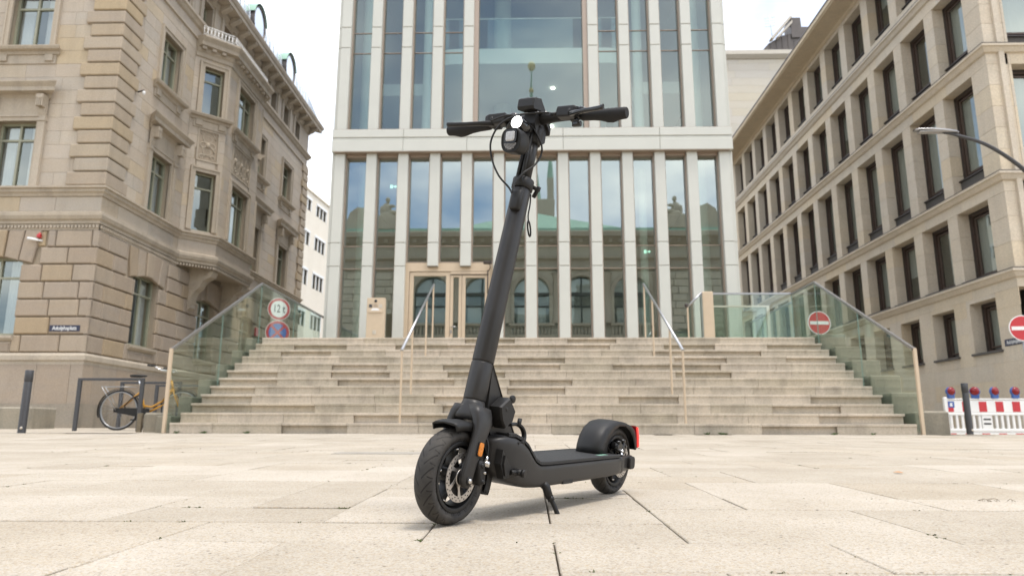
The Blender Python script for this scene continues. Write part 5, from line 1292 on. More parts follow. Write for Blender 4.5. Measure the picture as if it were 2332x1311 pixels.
m.lathe([(0.0, -0.0640), (0.0055, -0.0640), (0.0066, -0.0622), (0.0066, -0.0580)], 16, 'y', (c.x, 0, c.z)); m.lathe([(0.007, -0.0605), (0.0105, -0.0605), (0.0105, -0.056), (0.007, -0.056)], 20, 'y', (c.x, 0, c.z), mi=1)
m.xf(MW); m.obj("axle_bolt", ["bolt_steel", "black_plastic"], fork)
m = MB(); cc = axp(0.187, 0.012)
rg = [sring((cc.x, y, cc.z), SX, SD, a, b, 20, 5) for y, a, b in ((-0.058, 0.0085, 0.0165), (-0.0635, 0.0085, 0.0165), (-0.0645, 0.0075, 0.0155))]
loft(m, rg, smooth=False); m.xf(MW); m.obj("reflector", "amber", fork)
m = MB(); loft(m, [sring((cc.x, y, cc.z), SX, SD, 0.0105, 0.0185, 20, 5) for y in (-0.055, -0.0615)], smooth=False); m.xf(MW); m.obj("reflector_seat", "black_plastic", fork)
# front mudguard
m = MB(); rings = []
for k in range(31):
    a = RAD(-24 + 134 * k / 30); lift = 0.008 * max(0, (k - 22) / 8) ** 2
    r = 0.1325 + 0.002 * math.sin(min(1.0, k / 20) * 1.57) + lift * 0.4; hw = 0.0355 + 0.003 * max(0.0, (k - 20) / 10); lp = 0.026 - 0.006 * max(0.0, (k - 18) / 12)
    pr = [(r - lp, -hw), (r - 0.004, -hw), (r + 0.001, -hw * 0.78), (r + 0.0035, 0), (r + 0.001, hw * 0.78), (r - 0.004, hw), (r - lp, hw), (r - lp, hw - 0.003), (r - 0.0055, hw - 0.004), (r, 0), (r - 0.0055, -hw + 0.004), (r - lp, -hw + 0.003)]
    rings.append([Vector((FC.x + q * math.cos(a), h, FC.z + q * math.sin(a))) for q, h in pr])
loft(m, rings); m.xf(MW); m.obj("front_mudguard", "black_plastic", scooter)
# front caliper
m = MB()
loft(m, [sring((0.056, y, 0.128), (0.85, 0, 0.2), (-0.2, 0, 0.98), a, b, 14, 4) for y, a, b in ((-0.022, 0.014, 0.030), (-0.052, 0.015, 0.032), (-0.059, 0.011, 0.026))])
m.lathe([(0.0, -0.0625), (0.006, -0.0625), (0.006, -0.055)], 12, 'y', (0.052, 0, 0.146)); m.lathe([(0.0, -0.0625), (0.006, -0.0625), (0.006, -0.055)], 12, 'y', (0.059, 0, 0.106))
m.lathe([(0.0, -0.0635), (0.0035, -0.0635), (0.0035, -0.055)], 10, 'y', (0.063, 0, 0.128), mi=1)
m.tube([(0.068, -0.056, 0.152), (0.071, -0.058, 0.168)], 0.0042, 10, mi=1); m.lathe([(0.0, -0.0695), (0.007, -0.0695), (0.007, -0.052)], 12, 'y', (0.066, 0, 0.150), mi=1)
m.tube(spline([(0.071, -0.058, 0.168), (0.074, -0.055, 0.195), (0.068, -0.045, 0.225), (0.055, -0.030, 0.250)]), 0.0028, 8)
m.xf(MW); m.obj("front_caliper", ["black_plastic", "bolt_steel"], scooter)

# head tube, stem
m = MB(); loft(m, [sring(axp(z), SX, SY, r, r * 0.96, 28, 2.3) for z, r in ((0.303, 0.0285), (0.306, 0.0295), (0.340, 0.0295), (0.398, 0.0292), (0.4, 0.0284))])
m.obj("head_tube", "scooter_grey", scooter)
m = MB(); loft(m, [sring(axp(z), SX, SY, r, r * 0.96, 28, 2.3) for z, r in ((0.4035, 0.0284), (0.406, 0.0292), (0.55, 0.0286), (0.72, 0.0275), (0.897, 0.0265), (0.899, 0.0258))])
m.xf(MS); stem = m.obj("stem", "scooter_grey", scooter)
for z in (0.30, 0.4018):
    m = MB(); loft(m, [sring(axp(z - 0.003), SX, SY, 0.0277, 0.0266, 28, 2.2), sring(axp(z + 0.003), SX, SY, 0.0277, 0.0266, 28, 2.2)]); m.obj("seam_ring", "scooter_grey", scooter)
m = MB(); loft(m, [sring(axp(z), SX, SY, a, b, 28, 2.3) for z, a, b in ((0.900, 0.027, 0.026), (0.902, 0.0305, 0.0295), (0.930, 0.0305, 0.0295), (0.932, 0.027, 0.026))])
c = axp(0.915)
m.tube([c + Vector((0.026, -0.020, 0)), c + Vector((0.046, -0.030, -0.004))], 0.006, 12)
m.tube([c + Vector((0.038, -0.034, 0.004)), c + Vector((0.044, -0.014, -0.024))], 0.0065, 12)
loft(m, [sring(c + Vector((-0.030, -0.004, -0.004)) + Vector((0.008 * k, -0.004 * k, 0.022 - 0.020 * k)), SX, SY, 0.008, 0.010, 12, 3) for k in (0, 0.6, 1.2, 1.8)])
m.xf(MS); m.obj("stem_clamp", "black_plastic", scooter)
m = MB(); c = axp(0.862)
loft(m, [sring(c + Vector((-0.030, -0.010, 0)) + SD * h, SX, SY, a, b, 16, 4) for h, a, b in ((-0.032, 0.008, 0.012), (-0.028, 0.0115, 0.0155), (0.020, 0.0125, 0.0165), (0.026, 0.0105, 0.014))])
m.xf(MS); m.obj("cable_port", "black_plastic", stem)
m = MB(); b0 = axp(0.897) + Vector((0.034, -0.012, 0))
m.tube(spline([b0, b0 + Vector((0.002, 0, -0.03)), b0 + Vector((-0.003, 0, -0.062)), b0 + Vector((0.002, 0, -0.080))]), 0.0022, 8)
q0 = b0 + Vector((0.010, 0, -0.100))
m.tube([q0 + Vector((math.cos(t) * 0.0085 - math.sin(t) * 0.008, 0, math.sin(t) * 0.021 )) for t in [k * math.pi / 8 for k in range(17)]], 0.0026, 8)
m.xf(MS); m.obj("bag_hook", "black_plastic", stem)
for z in (0.47, 0.545):
    m = MB(); p = axp(z) + Vector((0.028, 0, 0)); m.tube([p, p + Vector((0.006, 0, -0.001))], 0.0045, 10); m.xf(MS); m.obj("rubber_plug", "black_plastic", stem)
# telescopic upper stem and rail
m = MB(); loft(m, [sring(axp(z), SX, SY, 0.0185, 0.0185, 24, 2.4) for z in (0.93, 1.075)])
m.xf(MS); upper = m.obj("upper_stem", "scooter_grey", scooter)
m = MB()
for off in (-0.0075, 0.0075):
    loft(m, [sring(axp(z, 0.024) + Vector((0, off, 0)), SX, SY, 0.0055, 0.0048, 12, 4) for z in (0.905, 1.08)])
m.xf(MS); m.obj("stem_rail", "black_plastic", upper)
# head block and display
m = MB(); c = axp(1.10)
m.prism([(c.x - 0.036, 1.150), (c.x - 0.040, 1.100), (c.x - 0.022, 1.060), (c.x + 0.012, 1.050), (c.x + 0.030, 1.062), (c.x + 0.040, 1.150), (c.x + 0.02, 1.158)], 'y', -0.019, 0.019)
loft(m, [sring(axp(z), SX, SY, a, a, 24, 2.4) for z, a in ((1.044, 0.0205), (1.046, 0.0235), (1.09, 0.0245), (1.10, 0.022))])
m.xf(MS); hb = m.obj("head_block", "black_plastic", scooter)
m = MB()
pr = [(c.x - 0.068, 1.132), (c.x - 0.073, 1.140), (c.x - 0.070, 1.163), (c.x - 0.064, 1.168), (c.x - 0.028, 1.177), (c.x + 0.050, 1.112), (c.x + 0.047, 1.090), (c.x + 0.030, 1.105), (c.x - 0.026, 1.140)]
for (ya, yb, sc_) in ((-0.027, 0.027, 1.0),):
    b = 0.005; cx, cz = c.x - 0.03, 1.145
    rr = []
    for y, s_ in ((ya, 0.93), (ya + b * 0.4, 0.98), (ya + b, 1.0), (yb - b, 1.0), (yb - b * 0.4, 0.98), (yb, 0.93)): rr.append([Vector((cx + (x - cx) * s_, y, cz + (z - cz) * s_)) for x, z in pr])
    loft(m, rr, smooth=False)
m.xf(MS); disp = m.obj("display_housing", "black_plastic", scooter)
for q in ((c.x - 0.035, -0.0225, 1.133), (c.x + 0.005, -0.0275, 1.146)):
    m = MB(); m.lathe([(0.0, -0.0022), (0.0042, -0.0022), (0.0042, 0.002)], 10, 'y', q); m.xf(MS); m.obj("clamp_screw", "bolt_steel", hb)
m = MB(); d_ = Vector((0.092, 0, -0.066)).normalized(); nrm = Vector((0.58, 0, 0.81)); cc = Vector((c.x + 0.010, 0, 1.1455)) 
loft(m, [sring(cc + nrm * h, d_, SY, 0.036, 0.022, 16, 8) for h in (-0.002, 0.0012)], smooth=False); m.xf(MS); m.obj("display_screen", "gloss_black", disp)
# handlebar
BC = axp(1.128, 0.006)
def bp(y): 
    t = abs(y) / 0.294
    return Vector((BC.x - 0.026 * t ** 1.5, y, BC.z - 0.020 * t ** 1.2))
m = MB(); ysb = [-0.165, -0.13, -0.10, -0.07, -0.045, -0.02, 0, 0.02, 0.045, 0.07, 0.10, 0.13, 0.165]
m.tube([bp(y) for y in ysb], [0.0112, 0.0112, 0.0115, 0.0130, 0.0165, 0.019, 0.0195, 0.019, 0.0165, 0.0130, 0.0115, 0.0112, 0.0112], 20)
m.xf(MS); bar = m.obj("handlebar", "black_plastic", scooter)
for sy in (-1, 1):
    m = MB(); rings = []
    for y, r, dr in ((0.150, 0.0125, 0), (0.153, 0.0140, 0), (0.165, 0.0145, 0.0), (0.19, 0.0146, 0.0005), (0.215, 0.0148, 0.003), (0.235, 0.0150, 0.008), (0.252, 0.0152, 0.009), (0.272, 0.0154, 0.003), (0.291, 0.0156, 0.0005), (0.294, 0.0140, 0.0)):
        p = bp(sy * y); rings.append([p + Vector((math.cos(t) * r + 0.35 * dr * max(0, -math.sin(t)), 0, math.sin(t) * r - dr * max(0, -math.sin(t)) ** 2)) for t in [2 * math.pi * q / 22 for q in range(22)]])
    loft(m, rings)
    for q in range(6):
        p = bp(sy * (0.222 + q * 0.012)); m.tube([p + Vector((-0.006, -0.003, 0.0145)), p + Vector((0.004, 0.003, 0.0150))], 0.0009, 6)
    m.xf(MS); m.obj("grip", "grip_rubber", bar)
    # lever, bracket and control pod
    m = MB(); lz = -0.004 if sy > 0 else 0.0; pts = [bp(sy * 0.125) + Vector((-0.030, 0, -0.004 + lz)), bp(sy * 0.160) + Vector((-0.045, 0, -0.006 + lz)), bp(sy * 0.20) + Vector((-0.052, 0, -0.005 + lz)), bp(sy * 0.235) + Vector((-0.056, 0, -0.003 + lz)), bp(sy * (0.262 if sy > 0 else 0.245)) + Vector((-0.057, 0, 0.0 + lz))]
    loft(m, [sring(p, (1, 0, 0), (0, 0, 1), a, b, 14, 2.6) for p, a, b in zip(spline(pts, 4), [0.0085] * 8 + [0.0065] * 20, [0.0075] * 4 + [0.0062] * 13)])
    m.xf(MS); m.obj("brake_lever", "gloss_black" if sy < 0 else "black_plastic", bar)
    m = MB(); pa, pb = bp(sy * 0.082), bp(sy * 0.150)
    loft(m, [sring(p + Vector((-0.020, 0, 0.004)), (1, 0, 0), (0, 0, 1), a, b, 16, 6) for p, a, b in ((pa, 0.012, 0.009), (bp(sy * 0.088), 0.018, 0.0160), (bp(sy * 0.14), 0.019, 0.0165), (pb, 0.016, 0.013))], smooth=False)
    loft(m, [sring(bp(sy * y), (1, 0, 0), (0, 0, 1), r, r, 16, 2.2) for y, r in ((0.118, 0.0155), (0.119, 0.0165), (0.138, 0.0165), (0.139, 0.0155))])
    m.tube([bp(sy * 0.128) + Vector((-0.034, 0, -0.006)), bp(sy * 0.128) + Vector((-0.034, 0, 0.010))], 0.006, 12)
    m.tube([bp(sy * 0.082) + Vector((-0.026, 0, 0.000)), bp(sy * 0.064) + Vector((-0.030, 0, -0.001))], [0.0062, 0.0045], 10)
    m.xf(MS); m.obj("brake_lever_clamp", "black_plastic", bar)
m = MB(); p = bp(-0.162)
loft(m, [sring(p + Vector((-0.008, 0.004 * k, 0.012 + 0.005 * k)), (1, 0, 0), (0, 1, 0), a, a, 16, 2.4) for k, a in ((0, 0.014), (1, 0.0135), (2, 0.010))]); m.xf(MS); m.obj("turn_switch", "gloss_black", bar)
m = MB(); p = bp(-0.142)
m.tube([p + Vector((-0.016, 0, -0.014)), p + Vector((-0.018, -0.002, -0.026))], 0.007, 12); loft(m, [sring(p + Vector((-0.020, -0.006 + 0.014 * k, -0.031)), (1, 0, 0), (0, 0, 1), a, 0.0075, 14, 3) for k, a in ((-0.9, 0.006), (-0.6, 0.009), (0.6, 0.009), (0.9, 0.006))]); m.xf(MS); m.obj("thumb_button", "gloss_black", bar)
m = MB(); p = bp(0.072)
m.lathe([(0.0, 0.020), (0.010, 0.0185), (0.0165, 0.013), (0.018, 0.006), (0.018, 0.0)], 20, 'z', p + Vector((-0.004, 0, 0.006))); m.lathe([(0.0, -0.026), (0.012, -0.026), (0.0185, -0.018), (0.0185, 0.0)], 20, 'z', p + Vector((-0.004, 0.006, -0.002)))
m.xf(MS); m.obj("bell", "gloss_black", bar)
# lamps
m = MB(); lc = Vector((0.158, 0, 1.083))
m.lathe([(0.0, 0.062), (0.012, 0.062), (0.0185, 0.05), (0.0205, 0.03), (0.0205, 0.004), (0.0195, 0.0), (0.0175, 0.0), (0.0175, 0.004)], 28, 'x', lc + Vector((-0.012, 0, -0.004)))
m.xf(MS); hl = m.obj("headlamp", "gloss_black", scooter)
m = MB(); m.lathe([(0.0, -0.0055), (0.008, -0.004), (0.0185, 0.0035)], 28, 'x', lc + Vector((-0.012, 0, -0.004))); m.xf(MS); m.obj("lamp_lens", "lamp_white", hl)
m = MB(); hc = Vector((0.128, 0, 1.020))
rr = [sring(hc + Vector((x, 0, 0.10 * x)), (0, 1, 0), (-0.1, 0, 1), a, b, 28, 2.7) for x, a, b in ((0.0, 0.0265, 0.030), (-0.004, 0.030, 0.0335), (0.0, 0.0315, 0.035), (0.030, 0.0315, 0.034), (0.052, 0.0295, 0.031), (0.062, 0.020, 0.021))]
loft(m, rr); m.xf(MS); horn = m.obj("alarm_horn", "black_plastic", scooter)
m = MB(); loft(m, [sring(hc + Vector((-0.0055 + h, 0, 0.009)), (0, 1, 0), (0, 0, 1), 0.0165 + e_, 0.0165 + e_, 20, 4) for h, e_ in ((0.004, 0.003), (-0.001, 0.003), (-0.0012, 0.0), (-0.0005, -0.001))], smooth=False); m.xf(MS); m.obj("lens_bezel", "gloss_black", horn)
m = MB(); loft(m, [sring(hc + Vector((-0.0075 - h, 0, 0.009)), (0, 1, 0), (0, 0, 1), a, a, 16, 5) for h, a in ((0.0, 0.0145), (0.0015, 0.0135), (0.0025, 0.010))], smooth=False); m.xf(MS); m.obj("lens", "lens_clear", horn)
m = MB()
for r_ in range(5):
    for q in range(9):
        y = (q - 4 + 0.5 * (r_ % 2)) * 0.0045; z = -0.012 - r_ * 0.0038
        if y * y / 0.0006 + z * z / 0.00085 < 0.95: m.lathe([(0.0, -0.0052), (0.0013, -0.0052), (0.0016, -0.0042)], 6, 'x', hc + Vector((0, y, z)))
m.xf(MS); m.obj("horn_grille", "lens_clear", horn)
m = MB(); m.tube([hc + Vector((0.045, 0, 0.02)), hc + Vector((0.085, 0, 0.045))], 0.010, 12); m.tube([lc + Vector((0.04, 0, -0.005)), lc + Vector((0.085, 0, 0.0))], 0.011, 12)
m.tube([hc + Vector((0.01, 0, 0.036)), lc + Vector((0.01, 0, -0.022))], 0.005, 8); m.xf(MS); m.obj("lamp_bracket", "black_plastic", hl)
# cables
CA = [(0.274, -0.07, 1.134), (0.212, -0.035, 1.125), (0.166, 0.0, 1.107), (0.139, 0.04, 1.077), (0.134, 0.065, 1.029), (0.138, 0.06, 0.978), (0.143, 0.035, 0.928), (0.154, 0.005, 0.894), (0.15, -0.01, 0.876)]
CA[0] = tuple(bp(-0.066) + Vector((-0.030, 0, 0)))
CB = [(0.174, 0.10, 1.108), (0.183, 0.06, 1.12), (0.195, 0.03, 1.118), (0.219, -0.01, 1.092), (0.239, -0.035, 1.044), (0.245, -0.035, 1.011), (0.224, -0.03, 0.975), (0.181, -0.02, 0.938), (0.161, -0.01, 0.902), (0.152, -0.01, 0.877)]
m = MB(); m.tube(spline(CA, 8), 0.0028, 10); m.obj("brake_cable", "black_plastic", scooter)
m = MB(); m.tube(spline(CB, 8), 0.0028, 10); m.obj("brake_cable", "black_plastic", scooter)

# frame: gusset and deck shell
m = MB()
loft(m, [[Vector((x, y, z)) for x, z in pr] for y, pr in ((-0.024, [(0.108, 0.395), (0.166, 0.305), (0.236, 0.205), (0.165, 0.150), (0.098, 0.262)]), (-0.027, [(0.106, 0.402), (0.169, 0.305), (0.242, 0.203), (0.163, 0.146), (0.096, 0.26)]), (0.027, [(0.106, 0.402), (0.169, 0.305), (0.242, 0.203), (0.163, 0.146), (0.096, 0.26)]), (0.024, [(0.108, 0.395), (0.166, 0.305), (0.236, 0.205), (0.165, 0.150), (0.098, 0.262)]))], smooth=False)
m.obj("frame_gusset", "scooter_grey", scooter)
m = MB(); YZ = ((0, 1, 0), (0, 0, 1))
sec = [(0.098, 0.030, 0.150, 0.196), (0.104, 0.048, 0.130, 0.208), (0.118, 0.062, 0.116, 0.215), (0.140, 0.074, 0.104, 0.219), (0.170, 0.081, 0.094, 0.217), (0.198, 0.085, 0.087, 0.207), (0.222, 0.087, 0.081, 0.191), (0.242, 0.088, 0.078, 0.170), (0.262, 0.089, 0.077, 0.151), (0.285, 0.089, 0.076, 0.1415), (0.32, 0.089, 0.076, 0.140), (0.50, 0.089, 0.076, 0.140), (0.70, 0.089, 0.077, 0.140), (0.76, 0.088, 0.080, 0.1395), (0.785, 0.086, 0.083, 0.139), (0.79, 0.083, 0.086, 0.137)]
loft(m, [sring((x, 0, (a + b) / 2), *YZ, hw, (b - a) / 2, 40, 7) for x, hw, a, b in sec])
shell = m.obj("deck_shell", "scooter_grey", scooter)
m = MB()
for sy in (-1, 1):
    loft(m, [sring((x, sy * y, z), *YZ, a, b, 20, 5) for x, y, z, a, b in ((0.765, 0.074, 0.111, 0.0125, 0.027), (0.80, 0.073, 0.112, 0.0115, 0.026), (0.825, 0.068, 0.113, 0.0105, 0.0245), (0.85, 0.066, 0.114, 0.010, 0.024), (0.885, 0.066, 0.115, 0.0095, 0.0235), (0.897, 0.066, 0.115, 0.008, 0.020))])
m.obj("rear_arm", "scooter_grey", shell)
m = MB(); loft(m, [sring((0.868, -y, 0.115), (1, 0, 0), (0, 0, 1), a, b, 20, 4) for y, a, b in ((0.072, 0.019, 0.021), (0.084, 0.019, 0.021), (0.087, 0.017, 0.019))], smooth=False); m.obj("axle_cap", "black_plastic", shell)
m = MB(); m.box(0.405, 0.46, -0.0893, -0.080, 0.079, 0.090); m.obj("stand_recess", "hole_dark", shell)
m = MB()
for x in (0.236,):
    loft(m, [sring((x + h * 0.30, 0, 0.128), (0, 1, 0), (0.28, 0, 1), 0.0893, 0.052, 40, 7) for h in (-0.0018, 0.0018)], cap=False)
# nose bracket with bolt
m = MB(); m.prism([(0.106, 0.186), (0.150, 0.138), (0.142, 0.114), (0.118, 0.112), (0.100, 0.150)], 'y', -0.081, -0.060); m.prism([(0.112, 0.172), (0.140, 0.138), (0.134, 0.120), (0.118, 0.120), (0.108, 0.150)], 'y', -0.0855, -0.081)
m.tube([(0.165, -0.082, 0.128), (0.172, -0.104, 0.126)], 0.0085, 14); m.tube([(0.171, -0.100, 0.126), (0.173, -0.110, 0.1255)], 0.0105, 14); m.tube([(0.14, -0.086, 0.128), (0.165, -0.090, 0.128)], 0.006, 10)
m.obj("fold_latch", "black_plastic", shell)
# rubber mat
m = MB(); pth = [(0.150, 0.2205), (0.172, 0.2195), (0.198, 0.2095), (0.222, 0.1935), (0.242, 0.1725), (0.262, 0.1535), (0.285, 0.1435), (0.32, 0.1418), (0.55, 0.1418), (0.72, 0.1418), (0.775, 0.1412), (0.792, 0.1405)]
rings = []
for i, (x, z) in enumerate(pth):
    hw = (0.066, 0.074, 0.079, 0.083, 0.085, 0.086, 0.087, 0.087, 0.087, 0.087, 0.085, 0.075)[i]
    rings.append([Vector((x, -hw, z - 0.004)), Vector((x, -hw, z + 0.0035)), Vector((x, -hw + 0.003, z + 0.0055)), Vector((x, -hw + 0.007, z + 0.0055)), Vector((x, -hw + 0.009, z + 0.0035)), Vector((x, hw - 0.009, z + 0.0035)), Vector((x, hw - 0.007, z + 0.0055)), Vector((x, hw - 0.003, z + 0.0055)), Vector((x, hw, z + 0.0035)), Vector((x, hw, z - 0.004))])
loft(m, rings, smooth=False); matpart = m.obj("deck_mat", "deck_mat", scooter)
m = MB(); m.box(0.665, 0.725, -0.066, -0.050, 0.1452, 0.1458); m.obj("badge", "label_green", matpart)
# lock box on the gusset with key, and cable
m = MB(); bx = [(0.098, 0.296), (0.148, 0.326), (0.186, 0.282), (0.172, 0.246), (0.132, 0.226), (0.112, 0.252)]
cx, cz = 0.138, 0.277; bx = [(cx + (x - cx) * 0.80, cz + (z - cz) * 0.80) for x, z in bx]
loft(m, [[Vector((cx + (x - cx) * s_, y, cz + (z - cz) * s_)) for x, z in bx] for y, s_ in ((-0.027, 1.0), (-0.058, 1.0), (-0.063, 0.93), (-0.064, 0.9))], smooth=False)
lock = m.obj("lock_box", "black_plastic", scooter)
m = MB(); m.lathe([(0.0, -0.0652), (0.0052, -0.0652), (0.0062, -0.0635)], 14, 'y', (0.132, 0, 0.287)); m.obj("key_hole", "hole_dark", lock)
m = MB(); m.tube([(0.160, -0.046, 0.300), (0.173, -0.046, 0.308)], 0.004, 8); m.lathe([(0.0, -0.004), (0.010, -0.004), (0.0115, 0.0), (0.010, 0.004), (0.0, 0.004)], 18, 'y', (0.180, -0.046, 0.312)); m.obj("key", "black_plastic", lock)
m = MB()
for dy in (0, 0.006): m.tube(spline([(0.160, -0.060 + dy, 0.246), (0.186, -0.062 + dy, 0.248), (0.210, -0.064 + dy, 0.240), (0.222, -0.066 + dy, 0.224), (0.217, -0.070 + dy, 0.207), (0.198, -0.074 + dy, 0.199), (0.172, -0.078 + dy, 0.200)], 6), 0.0045, 10)
m.tube([(0.190, -0.066, 0.243), (0.197, -0.064, 0.262)], 0.006, 8); m.tube([(0.203, -0.074, 0.194), (0.192, -0.076, 0.206)], 0.007, 8)
m.obj("lock_cable", "black_plastic", lock)
# rear fender
m = MB()
outp = [(0.692, 0.1425), (0.696, 0.170), (0.712, 0.205), (0.742, 0.233), (0.784, 0.2485), (0.832, 0.2525), (0.885, 0.2475), (0.935, 0.238), (0.968, 0.226), (0.979, 0.190), (0.984, 0.158), (0.980, 0.150)]
inp = [(0.742, 0.1425), (0.7435, 0.152), (0.750, 0.168), (0.766, 0.195), (0.796, 0.221), (0.835, 0.234), (0.880, 0.233), (0.918, 0.217), (0.944, 0.196), (0.957, 0.176), (0.964, 0.158), (0.966, 0.150)]
rings = []
for (ox, oz), (ix_, iz) in zip(outp, inp):
    o, i_ = Vector((ox, 0, oz)), Vector((ix_, 0, iz)); d = o - i_
    hw = 0.0475; Y = Vector((0, 1, 0))
    rings.append([i_ - Y * (hw - 0.004), i_ - Y * hw, i_ + d * 0.55 - Y * (hw + 0.001), i_ + d * 0.78 - Y * (hw * 0.93), i_ + d * 0.93 - Y * (hw * 0.72), o - Y * (hw * 0.35), o + d * 0.01, o + Y * (hw * 0.35), i_ + d * 0.93 + Y * (hw * 0.72), i_ + d * 0.78 + Y * (hw * 0.93), i_ + d * 0.55 + Y * (hw + 0.001), i_ + Y * hw, i_ + Y * (hw - 0.004), i_ + d * 0.5 + Y * (hw - 0.006), i_ + d * 0.85, i_ + d * 0.5 - Y * (hw - 0.006)])
loft(m, rings); fender = m.obj("rear_mudguard", "black_plastic", scooter)
m = MB()
loft(m, [[Vector((x, y, z)) for x, z in ((0.962, 0.2335), (0.974, 0.2290), (0.992, 0.172), (0.991, 0.158), (0.980, 0.155), (0.972, 0.20))] for y in (-0.0475, 0.0475)], smooth=False); tl = m.obj("tail_light", "tail_lens", fender)
m = MB(); m.tube([(0.972, -0.0485, 0.228), (0.985, -0.0485, 0.196), (0.990, -0.0485, 0.160)], 0.0032, 8); m.tube([(0.992, -0.04, 0.172), (0.992, 0.04, 0.172)], 0.003, 8); m.obj("light_strip", "tail_red", tl)
# rear caliper
m = MB()
loft(m, [sring((0.815, y, 0.165), (0.9, 0, -0.3), (0.3, 0, 0.9), a, b, 16, 3) for y, a, b in ((-0.032, 0.020, 0.016), (-0.052, 0.022, 0.018), (-0.064, 0.018, 0.014))])
loft(m, [sring((0.842, y, 0.160), (0.4, 0, 0.9), (0.9, 0, -0.4), a, b, 16, 3) for y, a, b in ((-0.034, 0.022, 0.012), (-0.058, 0.024, 0.014), (-0.066, 0.018, 0.010))])
for q in ((0.805, 0.182), (0.838, 0.186), (0.852, 0.168)): m.lathe([(0.0, -0.068), (0.006, -0.068), (0.006, -0.055)], 10, 'y', (q[0], 0, q[1]))
m.obj("rear_caliper", "gloss_black", scooter)
m = MB(); m.tube([(0.818, -0.066, 0.150), (0.806, -0.074, 0.140)], 0.005, 10); m.tube([(0.824, -0.066, 0.156), (0.818, -0.067, 0.150)], 0.0065, 10); m.obj("cable_ferrule", "chrome", scooter)
# kickstand
m = MB()
m.tube([(0.312, -0.074, 0.090), (0.316, -0.088, 0.078), (0.322, -0.098, 0.050)], [0.0125, 0.0120, 0.0105], 16); m.tube([(0.322, -0.098, 0.054), (0.325, -0.103, 0.043)], 0.0100, 14)
m.tube(spline([(0.324, -0.102, 0.046), (0.330, -0.112, 0.026), (0.335, -0.1205, 0.006), (0.341, -0.1245, -0.004), (0.358, -0.127, -0.0065)], 5), 0.0066, 12); m.tube([(0.350, -0.1265, -0.006), (0.370, -0.128, -0.0068)], 0.0074, 12)
m.obj("kickstand", "black_plastic", scooter)

# ------------------------------------------------------------------ balustrades, rails and fittings on the stairs
def glass_panel(parent, pts, th=0.016, mat="glass_rail", axis='x'):
    """solid pane from outline; pts are (y,z) at fixed x or (x,z) at fixed y"""
    pass
def side_balustrade(name, label, X, yend, panels, level_end):
    t = thing(name, label, "balustrade", (0, 0, 0))
    top = lambda y: 1.235 + (y - 10.57) * 0.5035 if y < 13.95 else 2.937
    bot = lambda y: max(gz(X, y) + 0.02, (y - 10.9) * 0.4986) if y < 14.2 else LAND - 0.25
    for a, b in panels:
        m = MB(); m.prism([(a + 0.008, bot(a)), (b - 0.008, bot(b)), (b - 0.008, top(b - 0.01) - 0.02), (a + 0.008, top(a + 0.01) - 0.02)], 'x', X - 0.009, X + 0.009); m.obj("glass_panel", "glass_rail", t)
        m = MB(); m.prism([(b - 0.006, bot(b)), (b - 0.002, bot(b)), (b - 0.002, top(b) - 0.02), (b - 0.006, top(b) - 0.02)], 'x', X - 0.009, X + 0.009); m.obj("glass_edge", "glass_edge", t)
    m = MB()
    def bar(p, q, w=0.022, h=0.02):
        p, q = Vector(p), Vector(q); d = (q - p).normalized(); sx = Vector((1, 0, 0)); n = sx.cross(d) if abs(d.x) < 0.9 else Vector((0, 0, 1))
        sd = sx if abs(d.x) < 0.9 else Vector((0, 1, 0))
        vs = [p + sd * a * w + n * b * h for a, b in ((-1, -1), (1, -1), (1, 1), (-1, 1))] + [q + sd * a * w + n * b * h for a, b in ((-1, -1), (1, -1), (1, 1), (-1, 1))]
        m.add(vs, [(0, 1, 2, 3), (4, 7, 6, 5), (0, 4, 5, 1), (1, 5, 6, 2), (2, 6, 7, 3), (3, 7, 4, 0)])
    bar((X, 10.55, 1.225), (X, 13.95, 2.937)); bar((X, 13.95, 2.937), (X, level_end, 2.937)); m.obj("top_rail", "steel", t)
    m = MB(); m.box(X - 0.022, X + 0.022, 10.53, 10.572, gz(X, 10.55), 1.245); m.obj("end_post", "tan_metal", t)
    rebase(t, (X, 10.55, 0)); return t
mat_plain("glass_edge", (0.20, 0.26, 0.22), 0.3)
side_balustrade("glass_balustrade", "sloping glass balustrade with steel rail on the left flank of the stairs", -5.36, 0, [(10.58, 12.25), (12.25, 13.95), (13.95, 16.0), (16.0, 18.0)], 19.3)
side_balustrade("glass_balustrade", "sloping glass balustrade with steel rail on the right flank of the stairs", 5.64, 0, [(10.58, 12.25), (12.25, 13.95), (13.95, 15.2)], 15.2)
def handrail(label, X):
    t = thing("stair_handrail", label, "handrail", (0, 0, 0), group="handrails set into the stairs")
    rail = lambda y: 1.235 + (y - 10.62) * 0.503
    for y, k in ((10.62, 1), (11.53, 4), (13.05, 9), (13.92, 12)):
        m = MB(); m.cbox(X - 0.013, X + 0.013, y - 0.028, y + 0.028, k * ST_R - 0.01, rail(y) - 0.01, 0.004); m.obj("post", "tan_metal", t)
    m = MB(); m.tube([(X, 10.59, rail(10.59)), (X, 13.96, rail(13.96)), (X, 13.99, rail(13.96) - 0.02)], 0.021, 12); m.obj("rail", "steel", t)
    rebase(t, (X, 10.62, ST_R)); return t
handrail("slim steel handrail on tan posts in the stairs, left of the scooter", -1.90)
handrail("slim steel handrail on tan posts in the stairs, right of the scooter", 2.28)
